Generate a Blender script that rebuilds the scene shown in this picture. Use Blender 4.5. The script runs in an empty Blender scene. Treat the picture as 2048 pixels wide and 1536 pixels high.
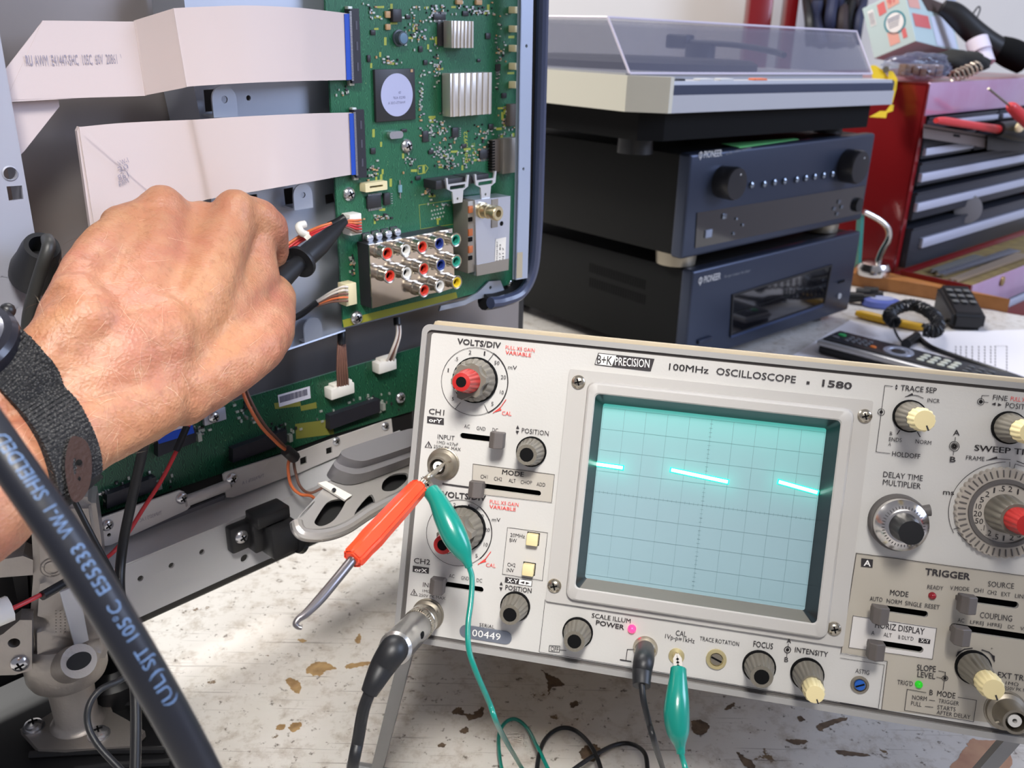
import bpy, bmesh, math, random
from mathutils import Vector, Matrix, noise
R_ = math.radians
random.seed(7)
SC = bpy.context.scene
COL = SC.collection
# ------------------------------------------------------------------ camera
F = 1785.0; CX = 1024.0; CY = 768.0
CAM = Vector((0, 0, 0.405))                     # eye, bench top is z = 0
W2C = Matrix(((1, 0, 0), (0, 0, -1), (0, 1, 0)))
RC = Matrix.Rotation(R_(1.25), 3, 'Z') @ Matrix.Rotation(R_(22.0), 3, 'X') @ W2C
RCT = RC.transposed()
cd = bpy.data.cameras.new('camera'); cam = bpy.data.objects.new('camera', cd); COL.objects.link(cam)
cam.matrix_world = Matrix.Translation(CAM) @ Matrix((RC[0], -RC[1], -RC[2])).transposed().to_4x4()
cd.sensor_width = 36; cd.lens = F / 2048 * 36; cd.clip_start = 0.01; cd.clip_end = 50
cd.dof.use_dof = True; cd.dof.focus_distance = 0.42; cd.dof.aperture_fstop = 18
SC.camera = cam
# ------------------------------------------------------------------ light
SC.view_settings.view_transform = 'Standard'; SC.view_settings.look = 'None'
SC.view_settings.gamma = 1; SC.view_settings.use_curve_mapping = False
SC.view_settings.exposure = 0.0
W = bpy.data.worlds.new('world'); SC.world = W; W.use_nodes = True
W.node_tree.nodes['Background'].inputs[0].default_value = (0.86, 0.87, 1.0, 1)
W.node_tree.nodes['Background'].inputs[1].default_value = 0.29
def area(name, loc, target, size, power, col, sy=None):
    l = bpy.data.lights.new(name, 'AREA'); l.energy = power; l.color = col; l.size = size
    if sy: l.shape = 'RECTANGLE'; l.size_y = sy
    o = bpy.data.objects.new(name, l); COL.objects.link(o); o.location = loc
    o.rotation_euler = (Vector(target) - Vector(loc)).to_track_quat('-Z', 'Y').to_euler(); return o
area('bench_lamp_light', (0.02, -0.12, 0.86), (-0.11, 0.40, 0.12), 0.16, 1.05, (1.0, 0.965, 0.92)).data.spread = R_(54)
area('ceiling_light_front', (0.3, -0.7, 2.25), (0.2, 0.8, 0.1), 1.2, 4, (1.0, 0.95, 0.92), 0.25)
area('ceiling_light_back', (-0.3, 1.8, 2.25), (-0.2, 1.2, 0.0), 1.3, 54, (1.0, 0.98, 0.95), 0.3)
area('bench_fill_left', (-1.5, 1.25, 1.7), (-0.15, 0.5, 0.0), 0.9, 45, (1.0, 0.98, 0.94), 0.4)  # unseen light added at the left to brighten the bench under the set
area('window_light', (2.7, 0.3, 1.45), (0.7, 1.2, 0.25), 1.2, 70, (0.60, 0.72, 1.0), 1.4)
# ------------------------------------------------------------------ helpers
def ray(px, py): return RCT @ Vector(((px - CX) / F, (py - CY) / F, 1.0))
def at(px, py, depth): return CAM + ray(px, py) * depth          # depth along the optical axis
def on_z(px, py, z=0.0):
    d = ray(px, py); return CAM + d * ((z - CAM.z) / d.z)
def on_plane(px, py, p0, n):
    d = ray(px, py); return CAM + d * ((p0 - CAM).dot(n) / d.dot(n))
def basis(yaw, tilt=0, rr=0):
    return Matrix.Rotation(R_(yaw), 3, 'Z') @ Matrix.Rotation(R_(tilt), 3, 'X') @ Matrix.Rotation(R_(rr), 3, 'Y')
class Fr:                                       # a flat face: x right, y away from us, z up
    def __init__(s, O, b):
        s.O = Vector(O); s.b = b; s.n = b.col[1].copy(); s.M = Matrix.Translation(s.O) @ b.to_4x4(); s.I = s.M.inverted()
    def w(s, px, py, off=0): return on_plane(px, py, s.O - s.n * off, s.n)
    def pt(s, px, py, off=0): return s.I @ s.w(px, py, off)
    def loc(s, p): return s.I @ Vector(p)
    def mm(s, px, py):                          # metres per pixel at a point of the face
        return (RC @ (s.w(px, py) - CAM)).z / F
def lin(c):
    r = []
    for v in c[:3]:
        v /= 255.0; r.append(v / 12.92 if v <= 0.04045 else ((v + 0.055) / 1.055) ** 2.4)
    return (r[0], r[1], r[2], 1.0)
MATS = {}
def mat(name, col, rough=0.5, metal=0.0, bump=None, var=None, emit=None, coat=0, sss=0, trans=0, alpha=1, ior=1.45, spec=None, aniso=0):
    if name in MATS: return MATS[name]
    m = bpy.data.materials.new(name); m.use_nodes = True; nt = m.node_tree; b = nt.nodes['Principled BSDF']
    i = b.inputs; i['Base Color'].default_value = lin(col); i['Roughness'].default_value = rough; i['Metallic'].default_value = metal
    i['IOR'].default_value = ior
    if coat: i['Coat Weight'].default_value = coat; i['Coat Roughness'].default_value = 0.08
    if trans: i['Transmission Weight'].default_value = trans
    if alpha < 1: i['Alpha'].default_value = alpha
    if aniso: i['Anisotropic'].default_value = aniso
    if spec is not None: i['Specular IOR Level'].default_value = spec
    if sss: i['Subsurface Weight'].default_value = sss; i['Subsurface Radius'].default_value = (0.004, 0.0015, 0.0008); i['Subsurface Scale'].default_value = 1
    if emit: i['Emission Color'].default_value = lin(emit[0]); i['Emission Strength'].default_value = emit[1]
    tc = None
    def coord():
        nonlocal tc
        if tc is None: tc = nt.nodes.new('ShaderNodeTexCoord')
        return tc.outputs['Object']
    if var:                                     # mottled tone: (scale, amount 0..1, other colour)
        n = nt.nodes.new('ShaderNodeTexNoise'); n.inputs['Scale'].default_value = var[0]; n.inputs['Detail'].default_value = 4
        nt.links.new(coord(), n.inputs['Vector'])
        r = nt.nodes.new('ShaderNodeMapRange'); r.inputs[1].default_value = 0.35; r.inputs[2].default_value = 0.7; r.inputs[4].default_value = var[1]
        nt.links.new(n.outputs[0], r.inputs[0])
        mx = nt.nodes.new('ShaderNodeMix'); mx.data_type = 'RGBA'; mx.inputs[6].default_value = lin(col); mx.inputs[7].default_value = lin(var[2])
        nt.links.new(r.outputs[0], mx.inputs[0]); nt.links.new(mx.outputs[2], i['Base Color'])
    if bump:
        n = nt.nodes.new('ShaderNodeTexNoise'); n.inputs['Scale'].default_value = bump[0]; n.inputs['Detail'].default_value = 3
        nt.links.new(coord(), n.inputs['Vector'])
        bp = nt.nodes.new('ShaderNodeBump'); bp.inputs['Strength'].default_value = bump[1]; bp.inputs['Distance'].default_value = 0.001
        nt.links.new(n.outputs[0], bp.inputs['Height']); nt.links.new(bp.outputs[0], i['Normal'])
    MATS[name] = m; return m
def frame_to(p, axis, up=None):
    """matrix with local z along axis, at p"""
    z = Vector(axis).normalized(); u = Vector(up) if up is not None else (Vector((0, 0, 1)) if abs(z.z) < 0.95 else Vector((0, 1, 0)))
    x = u.cross(z).normalized(); y = z.cross(x)
    return Matrix.Translation(Vector(p)) @ Matrix((x, y, z)).transposed().to_4x4()
def spline(pts, k=8, closed=False):
    pts = [Vector(p) for p in pts]; out = []; n = len(pts)
    if n < 3: return pts
    rng = n if closed else n - 1
    for i in range(rng):
        if closed: a, b, c, d = pts[i - 1], pts[i], pts[(i + 1) % n], pts[(i + 2) % n]
        else: a = pts[i - 1] if i else pts[0] * 2 - pts[1]; b = pts[i]; c = pts[i + 1]; d = pts[i + 2] if i + 2 < n else pts[-1] * 2 - pts[-2]
        for j in range(k):
            t = j / k
            out.append(0.5 * ((2 * b) + (c - a) * t + (2 * a - 5 * b + 4 * c - d) * t * t + (3 * b - a - 3 * c + d) * t ** 3))
    if not closed: out.append(pts[-1])
    return out
class MB:
    def __init__(s): s.bm = bmesh.new()
    def _fin(s, fs, m):
        for f in fs: f.material_index = m
    def geo(s, vs, fs, m=0, M=None):
        V = [s.bm.verts.new(M @ Vector(v) if M else Vector(v)) for v in vs]; out = []
        for f in fs:
            try: out.append(s.bm.faces.new([V[i] for i in f]))
            except ValueError: pass
        s._fin(out, m); return out
    def box(s, x0, x1, y0, y1, z0, z1, bev=0, m=0, M=None, seg=2):
        b = bmesh.new(); bmesh.ops.create_cube(b, size=1)
        for v in b.verts: v.co = Vector(((x0 + x1) / 2 + v.co.x * abs(x1 - x0), (y0 + y1) / 2 + v.co.y * abs(y1 - y0), (z0 + z1) / 2 + v.co.z * abs(z1 - z0)))
        if bev:
            bmesh.ops.bevel(b, geom=b.edges[:], offset=min(bev, 0.49 * min(abs(x1 - x0), abs(y1 - y0), abs(z1 - z0))), segments=seg, affect='EDGES', profile=0.5)
        s.join(b, m, M); return s
    def join(s, b, m=None, M=None):
        b.verts.index_update()
        V = [s.bm.verts.new(M @ v.co if M else v.co) for v in b.verts]
        for f in b.faces:
            try: g = s.bm.faces.new([V[v.index] for v in f.verts]); g.material_index = f.material_index if m is None else m
            except ValueError: pass
        b.free()
    def lathe(s, prof, M, n=24, m=0, cap0=True, cap1=True, flute=None):
        """prof: (r, h) or (r, h, material) along local z of M; flute=(count, depth, h0, h1)"""
        rings = []; mi = []
        for p in prof:
            r, h = p[0], p[1]; ring = []
            for k in range(n):
                a = 2 * math.pi * k / n; rr = r
                if flute and flute[2] <= h <= flute[3]: rr = r - flute[1] * (0.5 - 0.5 * math.cos(a * flute[0])) ** 1.5
                ring.append(s.bm.verts.new(M @ Vector((rr * math.cos(a), rr * math.sin(a), h))))
            rings.append(ring); mi.append(p[2] if len(p) > 2 else m)
        for i in range(len(rings) - 1):
            for k in range(n):
                f = s.bm.faces.new((rings[i][k], rings[i][(k + 1) % n], rings[i + 1][(k + 1) % n], rings[i + 1][k])); f.material_index = mi[i + 1]
        if cap0: f = s.bm.faces.new(rings[0][::-1]); f.material_index = mi[0]
        if cap1: f = s.bm.faces.new(rings[-1]); f.material_index = mi[-1]
        return s
    def cyl(s, p0, p1, r0, r1=None, n=20, m=0):
        p0 = Vector(p0); p1 = Vector(p1); L = (p1 - p0).length
        return s.lathe([(r0, 0), (r0 if r1 is None else r1, L)], frame_to(p0, p1 - p0), n, m)
    def tube(s, pts, r, n=10, m=0, k=8, closed=False, sx=1.0):
        pts2 = spline(pts, k, closed)
        if isinstance(r, (list, tuple)):
            rs = [v.x for v in spline([Vector((q, 0, 0)) for q in r], k)] if len(r) > 2 else [r[0] + (r[1] - r[0]) * i / (len(pts2) - 1) for i in range(len(pts2))]
        else: rs = [r] * len(pts2)
        N = len(pts2); T = []
        for i in range(N):
            a = pts2[i - 1] if (i or closed) else pts2[0]; b = pts2[(i + 1) % N] if (i + 1 < N or closed) else pts2[-1]
            T.append((b - a).normalized())
        u = T[0].orthogonal().normalized(); rings = []
        for i in range(N):
            u = (u - T[i] * u.dot(T[i])).normalized(); v = T[i].cross(u)
            rings.append([s.bm.verts.new(pts2[i] + (u * math.cos(2 * math.pi * j / n) * sx + v * math.sin(2 * math.pi * j / n)) * rs[i]) for j in range(n)])
        for i in range(N if closed else N - 1):
            for j in range(n):
                f = s.bm.faces.new((rings[i][j], rings[i][(j + 1) % n], rings[(i + 1) % N][(j + 1) % n], rings[(i + 1) % N][j])); f.material_index = m
        if not closed:
            s.bm.faces.new(rings[0][::-1]).material_index = m; s.bm.faces.new(rings[-1]).material_index = m
        return s
    def prism(s, poly, y0, y1, m=0, M=None):
        """poly in local xz, extruded from y0 to y1"""
        n = len(poly); vs = [(p[0], y0, p[1]) for p in poly] + [(p[0], y1, p[1]) for p in poly]
        fs = [tuple(range(n)), tuple(range(2 * n - 1, n - 1, -1))] + [(i, i + n, (i + 1) % n + n, (i + 1) % n) for i in range(n)]
        return s.geo(vs, fs, m, M)
    def sheet(s, a, b, t, m=0):
        """a, b: two rails of points; a solid strip of thickness t between them"""
        n = len(a); nr = (Vector(a[1]) - Vector(a[0])).cross(Vector(b[0]) - Vector(a[0])).normalized() * t
        vs = [Vector(p) for p in a] + [Vector(p) for p in b] + [Vector(p) + nr for p in a] + [Vector(p) + nr for p in b]; fs = []
        for i in range(n - 1):
            fs += [(i, i + 1, n + i + 1, n + i), (2 * n + i, 3 * n + i, 3 * n + i + 1, 2 * n + i + 1), (i, 2 * n + i, 2 * n + i + 1, i + 1), (n + i, n + i + 1, 3 * n + i + 1, 3 * n + i)]
        fs += [(0, n, 3 * n, 2 * n), (n - 1, 3 * n - 1, 4 * n - 1, 2 * n - 1)]
        s.geo(vs, fs, m); return s
    def holed(s, outer, holes, y0, y1, m=0, M=None):
        """plate with holes; outlines in local xz"""
        c = bpy.data.curves.new('tmp', 'CURVE'); c.dimensions = '2D'; c.fill_mode = 'BOTH'; c.extrude = abs(y1 - y0) / 2
        for pl in [outer] + holes:
            sp = c.splines.new('POLY'); sp.points.add(len(pl) - 1); sp.use_cyclic_u = True
            for q, p in zip(sp.points, pl): q.co = (p[0], p[1], 0, 1)
        o = bpy.data.objects.new('tmp', c); COL.objects.link(o)
        me = bpy.data.meshes.new_from_object(o.evaluated_get(bpy.context.evaluated_depsgraph_get()))
        bpy.data.objects.remove(o); bpy.data.curves.remove(c)
        T = Matrix(((1, 0, 0, 0), (0, 0, -1, (y0 + y1) / 2), (0, 1, 0, 0), (0, 0, 0, 1)))
        b = bmesh.new(); b.from_mesh(me); bpy.data.meshes.remove(me); bmesh.ops.remove_doubles(b, verts=b.verts, dist=1e-6)
        s.join(b, m, (M @ T) if M else T); return s
    def xform(s, M): s.bm.transform(M); return s
    def build(s, name, mats, parent=None, smooth=30, loc=None):
        me = bpy.data.meshes.new(name)
        bmesh.ops.recalc_face_normals(s.bm, faces=s.bm.faces[:]); s.bm.to_mesh(me); s.bm.free()
        for m in (mats if isinstance(mats, (list, tuple)) else [mats]): me.materials.append(m)
        if smooth:
            me.shade_smooth(); me.set_sharp_from_angle(angle=R_(smooth))
        o = bpy.data.objects.new(name, me); COL.objects.link(o)
        if parent: o.parent = parent
        if loc is not None: o.location = loc
        return o
def circle(cx, cz, r, n=24, rz=None, a0=0.0):
    return [(cx + r * math.cos(a0 + 2 * math.pi * k / n), cz + (rz or r) * math.sin(a0 + 2 * math.pi * k / n)) for k in range(n)]
def rrect(x0, x1, z0, z1, r, n=5):
    out = []
    for cx, cz, a in ((x1 - r, z1 - r, 0), (x0 + r, z1 - r, 90), (x0 + r, z0 + r, 180), (x1 - r, z0 + r, 270)):
        for k in range(n + 1): t = R_(a + 90 * k / n); out.append((cx + r * math.cos(t), cz + r * math.sin(t)))
    return out
def thing(name, label, cat, M=None, loc=None, group=None):
    o = bpy.data.objects.new(name, None); COL.objects.link(o); o.empty_display_size = 0.02
    if M is not None: o.matrix_world = M
    if loc is not None: o.location = loc
    o['label'] = label; o['category'] = cat
    if group: o['group'] = group
    return o
def tag(o, label, cat, group=None, kind=None):
    o['label'] = label; o['category'] = cat
    if group: o['group'] = group
    if kind: o['kind'] = kind
    return o
def struct(o, label=None):
    o['kind'] = 'structure'
    if label: o['label'] = label
    return o
# ---- lettering: real thin glyph meshes fitted between two points of a face
_CAP = {}
def glyphs(text, bold=0.0, res=2, shear=0.0):
    c = bpy.data.curves.new('tmp', 'FONT'); c.body = text; c.size = 1.0; c.extrude = 0.0; c.offset = bold; c.resolution_u = res; c.shear = shear; c.fill_mode = 'FRONT'
    o = bpy.data.objects.new('tmp', c); COL.objects.link(o)
    me = bpy.data.meshes.new_from_object(o.evaluated_get(bpy.context.evaluated_depsgraph_get()))
    bpy.data.objects.remove(o); bpy.data.curves.remove(c)
    vs = [v.co.copy() for v in me.vertices]; fs = [tuple(p.vertices) for p in me.polygons]; bpy.data.meshes.remove(me)
    return vs, fs
def cap_h(bold):
    if bold not in _CAP: vs, _ = glyphs('H', bold); _CAP[bold] = (min(v.y for v in vs), max(v.y for v in vs))
    return _CAP[bold]
def put_text(mb, text, a, b, h, y, bold=0.0, m=0, shear=0.0, flip=False, lift=0.00012):
    """a, b: baseline ends (local x,z) ; h: cap height ; y: face level (towards us is -y)"""
    if bold and 'M' in text:                    # the M closes up when offset: thicken it by overprinting
        v1, f1 = glyphs(text, 0.0, 2, shear); e = bold * .9
        vs = [v + Vector((sx * e, 0, 0)) for sx in (-1, 1) for v in v1]; fs = f1 + [tuple(i + len(v1) for i in f) for f in f1]
    else: vs, fs = glyphs(text, bold, 2, shear)
    if not vs: return
    x0 = min(v.x for v in vs); x1 = max(v.x for v in vs); c0, c1 = cap_h(bold)
    a = Vector((a[0], a[1])); b = Vector((b[0], b[1])); d = b - a; L = d.length; d /= L; up = Vector((-d.y, d.x))
    out = []
    for v in vs:
        t = (v.x - x0) / max(x1 - x0, 1e-6) * L; u = (v.y - c0) / (c1 - c0) * h
        q = a + d * t + up * u; out.append((q.x, y - lift, q.y))
    mb.geo(out, fs, m)
def line2(mb, pts, w, y, m=0, lift=0.0001):
    """flat printed line through local (x,z) points"""
    for p, q in zip(pts, pts[1:]):
        p = Vector(p); q = Vector(q); d = (q - p); 
        if d.length < 1e-7: continue
        d.normalize(); s = Vector((-d.y, d.x)) * w / 2; e = d * w / 2
        c = [p - e + s, q + e + s, q + e - s, p - e - s]
        mb.geo([(v.x, y - lift, v.y) for v in c], [(0, 1, 2, 3)], m)
def patch(mb, poly, y, m=0, lift=0.00006):
    mb.geo([(p[0], y - lift, p[1]) for p in poly], [tuple(range(len(poly)))], m)
# ================================================================== SETTING
def bench_material():
    m = bpy.data.materials.new('scuffed_laminate'); m.use_nodes = True; nt = m.node_tree; b = nt.nodes['Principled BSDF']; N = nt.nodes.new; L = nt.links.new
    tc = N('ShaderNodeTexCoord'); b.inputs['Roughness'].default_value = 0.32
    def noise_(s, det, lo, hi, rough=.6, warp=0):
        n = N('ShaderNodeTexNoise'); n.inputs['Scale'].default_value = s; n.inputs['Detail'].default_value = det; n.inputs['Roughness'].default_value = rough; n.inputs['Distortion'].default_value = warp
        L(tc.outputs['Object'], n.inputs['Vector']); r = N('ShaderNodeMapRange'); r.inputs[1].default_value = lo; r.inputs[2].default_value = hi; L(n.outputs[0], r.inputs[0]); return r.outputs[0]
    def mix(f, a, c):
        x = N('ShaderNodeMix'); x.data_type = 'RGBA'; L(f, x.inputs[0])
        if isinstance(a, tuple): x.inputs[6].default_value = lin(a)
        else: L(a, x.inputs[6])
        x.inputs[7].default_value = lin(c); return x.outputs[2]
    c = mix(noise_(9, 5, .35, .75), (211, 207, 201), (192, 185, 177))
    c = mix(noise_(60, 8, .50, .70, .72), c, (164, 153, 140))
    c = mix(noise_(150, 6, .60, .66, .68), c, (104, 94, 84))
    c = mix(noise_(38, 8, .655, .67, .66), c, (112, 92, 70))
    for rot, sx, sy, lo in ((35, 9, 520, .70), (-52, 7, 420, .70), (12, 6, 600, .73), (80, 9, 480, .69), (-28, 9, 420, .71), (58, 8, 560, .69), (105, 10, 500, .70)):   # scratches
        mp = N('ShaderNodeMapping'); mp.inputs['Rotation'].default_value = (0, 0, R_(rot)); mp.inputs['Scale'].default_value = (sx, sy, 1); L(tc.outputs['Object'], mp.inputs[0])
        n = N('ShaderNodeTexNoise'); n.inputs['Scale'].default_value = 1; n.inputs['Detail'].default_value = 2; L(mp.outputs[0], n.inputs['Vector'])
        r = N('ShaderNodeMapRange'); r.inputs[1].default_value = lo; r.inputs[2].default_value = lo + .03; r.inputs[4].default_value = .6; L(n.outputs[0], r.inputs[0]); c = mix(r.outputs[0], c, (120, 110, 104))
    L(c, b.inputs['Base Color']); return m
m_lam = bench_material()
m_wall = mat('cream_wall_paint', (224, 220, 214), 0.8, var=(3, .3, (212, 206, 204)))
m_chip = mat('bare_board_chip', (168, 138, 96), 0.8, var=(120, .8, (112, 84, 54)))
m_chipd = mat('dark_board_chip', (112, 92, 72), 0.85, var=(160, .8, (62, 50, 42)))
mb = MB(); mb.box(-3, 4, -2, 5, -.80, -.78); struct(mb.build('floor', mat('grey_floor', (120, 116, 112), .7)))
mb = MB(); mb.box(-3, 4, 3.0, 3.1, -.78, 2.4); struct(mb.build('wall_back', m_wall))
mb = MB(); mb.box(3.4, 3.5, -2, 3.0, -.78, 2.4); struct(mb.build('wall_right', mat('lilac_grey_wall', (206, 202, 210), .8)))
bench = thing('workbench', 'scratched off-white laminate workbench under the oscilloscope and the stacked audio units', 'workbench', loc=(0.3, 0.8, 0))
# back edge of the bench follows the wooden strip seen at the right
e0 = on_z(1700, 571); e1 = on_z(2048, 632); ed = (e1 - e0).normalized(); en = Vector((-ed.y, ed.x, 0))
a_ = e0 - ed * 2.4; b_ = e1 + ed * .8
top = [a_, b_, b_ - en * 1.9, a_ - en * 2.2]
mb = MB(); vs = [(p.x, p.y, 0) for p in top] + [(p.x, p.y, -.035) for p in top]
mb.geo(vs, [(0, 1, 2, 3), (7, 6, 5, 4)] + [(i, i + 4, (i + 1) % 4 + 4, (i + 1) % 4) for i in range(4)]); mb.xform(Matrix.Translation((-.3, -.8, 0))); mb.build('bench_top', m_lam, bench, 0)
for px, py in ((-1.2, .0), (1.1, -.5), (1.2, 1.0), (-1.0, 1.6)):
    mb = MB(); mb.box(px - .03 - .3, px + .03 - .3, py - .03 - .8, py + .03 - .8, -.78, -.035); mb.build('bench_leg', mat('grey_leg_paint', (96, 96, 98), .5), bench)
CH = [  # worn-through places in the laminate, outlined where the photograph shows them
 (0, [(612, 1340), (628, 1326), (650, 1324), (668, 1334), (672, 1338), (650, 1343), (640, 1352), (618, 1348)]),
 (0, [(572, 1360), (585, 1357), (600, 1366), (600, 1384), (592, 1387), (580, 1375)]),
 (0, [(690, 1333), (705, 1326), (740, 1324), (744, 1328), (718, 1334), (695, 1338)]),
 (0, [(712, 1277), (719, 1266), (722, 1276), (718, 1287), (711, 1285)]),
 (0, [(552, 1452), (566, 1449), (572, 1453), (564, 1460), (555, 1459)]), (0, [(578, 1453), (590, 1445), (604, 1448), (596, 1459), (585, 1465)]),
 (0, [(596, 1280), (606, 1278), (614, 1282), (604, 1286)]),
 (1, [(904, 1425), (913, 1416), (926, 1419), (930, 1426), (944, 1428), (955, 1420), (966, 1414), (966, 1432), (948, 1439), (938, 1440), (928, 1431), (908, 1428)]),
 (1, [(875, 1492), (884, 1486), (892, 1491), (886, 1496)]), (1, [(920, 1463), (930, 1454), (938, 1460), (930, 1468)]),
 (1, [(1081, 1339), (1096, 1348), (1113, 1355), (1128, 1371), (1104, 1375), (1098, 1390), (1095, 1368), (1090, 1350)]),
 (1, [(1385, 1442), (1402, 1441), (1418, 1452), (1412, 1466), (1394, 1470), (1384, 1458)]), (1, [(1160, 1502), (1180, 1488), (1196, 1492), (1200, 1510), (1186, 1524), (1166, 1520)]),
 (1, [(1474, 1505), (1484, 1510), (1510, 1528), (1504, 1540), (1488, 1530)]), (1, [(1575, 1479), (1606, 1480), (1616, 1484), (1596, 1490), (1580, 1486)]), (1, [(1636, 1450), (1680, 1436), (1696, 1438), (1664, 1450), (1642, 1462)]),
 (1, [(1672, 1500), (1720, 1506), (1740, 1512), (1700, 1512), (1678, 1508)]), (1, [(1596, 1436), (1602, 1432), (1608, 1440), (1600, 1444)]),
 (2, [(1945, 1478), (1960, 1480), (2010, 1488), (2014, 1540), (1906, 1540), (1916, 1516), (1932, 1494)]), (1, [(1140, 1408), (1152, 1402), (1156, 1410), (1144, 1416)]), (1, [(1448, 1420), (1460, 1408), (1472, 1406), (1462, 1418)]),
]
m_tape = mat('bare_wood_patch', (186, 146, 116), .8, var=(60, .7, (150, 104, 86)))
for i, (k, pl) in enumerate(CH):
    q = [on_z(x, y) for x, y in pl]; mb = MB(); pts = spline([Vector((p.x, p.y, 0)) for p in q], 7, True)
    pts = [p + Vector((noise.noise(p * 700) * .0012 + noise.noise(p * 2300) * .0006, noise.noise(p * 700 + Vector((5, 5, 5))) * .0012 + noise.noise(p * 2300 + Vector((9, 9, 9))) * .0006, 0)) for p in pts]
    mb.geo([(p.x - .3, p.y - .8, .00015) for p in pts], [tuple(range(len(pts)))]); mb.build('worn_patch', [m_chip, m_chipd, m_tape][k], bench, 0)
# ================================================================== OSCILLOSCOPE
FS = Fr(at(1420, 1015, 0.407), basis(-11.4, -19.2, 0.7))
CROPS = {'c1': (820, 640, 0.1953125), 'c2': (780, 900, 0.260417), 'c3': (1060, 680, 0.377562), 'c4': (1680, 740, 0.240838),
         'c5': (1680, 1080, 0.266860), 'c6': (1060, 1180, 0.341797), 'c7': (740, 1200, 0.1953125)}
def zc(c, x, y): o = CROPS[c]; return (o[0] + x * o[2], o[1] + y * o[2])
def sp(c, x, y, off=0.0):                        # crop pixel -> face (x, z)
    p = FS.pt(*zc(c, x, y), off); return (p.x, p.z)
m_panel = mat('silver_panel_paint', (206, 204, 200), 0.42, 0.15, bump=(900, 0.05), var=(30, 0.25, (194, 191, 186)))
m_plate = mat('beige_trigger_plate', (184, 177, 164), 0.5, 0.1, var=(25, 0.4, (172, 164, 150)))
m_rim = mat('grey_rim_metal', (176, 174, 171), 0.38, 0.4)
m_groove = mat('dark_rim_groove', (92, 88, 86), 0.6)
m_cab = mat('beige_cabinet_paint', (176, 162, 138), 0.6, bump=(500, 0.1), var=(60, 0.3, (162, 148, 122)))
m_ink = mat('dark_print', (48, 44, 46), 0.6)
m_red_ink = mat('red_print', (222, 70, 62), 0.6)
m_white_ink = mat('white_print', (236, 234, 230), 0.5)
m_knob = mat('grey_brown_knob', (112, 107, 97), 0.32)
m_black = mat('black_plastic', (26, 26, 28), 0.4)
m_softblack = mat('matt_black', (9, 9, 10), 0.85, spec=.2)
m_redknob = mat('red_knob', (172, 38, 36), 0.3)
m_cream = mat('cream_plastic', (226, 210, 160), 0.4)
m_nickel = mat('nickel_metal', (190, 182, 166), 0.25, 0.95, bump=(300, 0.1))
m_dullmetal = mat('dull_socket_metal', (150, 142, 128), 0.4, 0.8)
m_chrome = mat('chrome', (212, 208, 204), 0.2, 1.0)
m_slider = mat('slider_grey', (92, 86, 83), 0.55)
m_white = mat('white_insulator', (220, 218, 214), 0.4)

pp = lambda x, y, off=0.0: FS.pt(x, y, off)
SX0 = -0.1431; SZ1 = 0.0705; SX1 = 0.172; SZ0 = -0.0843
oscilloscope = thing('oscilloscope', 'silver bench oscilloscope with a lit teal screen standing tilted back on its bail', 'oscilloscope', FS.M)
mb = MB(); mb.box(SX0 + 0.001, SX1 - 0.001, 0.0125, 0.285, SZ0 + 0.001, SZ1 + 0.0022, 0.002)
mb.build('cabinet', m_cab, oscilloscope)
# front frame: rounded metal rim, groove, inner step
mb = MB()
o_ = rrect(SX0, SX1, SZ0, SZ1, 0.004); i_ = rrect(SX0 + 0.0026, SX1 - 0.0026, SZ0 + 0.0028, SZ1 - 0.0026, 0.0025)
mb.holed(o_, [i_], -0.0012, 0.014)
i2 = rrect(SX0 + 0.0046, SX1 - 0.0046, SZ0 + 0.0045, SZ1 - 0.0040, 0.0015)
mb.holed(i_, [i2], 0.0006, 0.003, 1)
mb.build('front_rim', [m_rim, m_groove], oscilloscope)
# panel with real slots and screen opening
def slot_poly(p0, p1, hpx, c=None):
    a = pp(*p0); b = pp(*p1); h = hpx * FS.mm(*p0) / 2; z = (a.z + b.z) / 2
    return rrect(a.x, b.x, z - h, z + h, h * 0.98, 5), a, b, z, h
SLOTS = [((920, 872), (1008, 880.5), 11.5), ((948, 969), (1082, 987.5), 10.5), ((872, 1166), (967, 1179.5), 11), ((1742, 1212.5), (1856, 1229), 13),
         ((1912, 1194), (2037, 1210), 14), ((1900, 1253), (2075, 1277), 14), ((1734, 1282), (1846, 1300), 13)]
holes = []
for s_ in SLOTS:
    pl, a, b, z, h = slot_poly(*s_); holes.append(pl)
    dark = MB(); dark.box(a.x - 0.001, b.x + 0.001, 0.0045, 0.006, z - h - 0.001, z + h + 0.001); dark.build('switch_slot', m_softblack, oscilloscope)
scr0 = [pp(x, y, 0.0) for x, y in ((1180, 778), (1698, 834), (1640, 1258), (1138, 1184))]
holes.append([(p.x, p.z) for p in scr0][::-1])
pan = MB(); pan.holed(i2, holes, 0.0, 0.0016)
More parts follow.
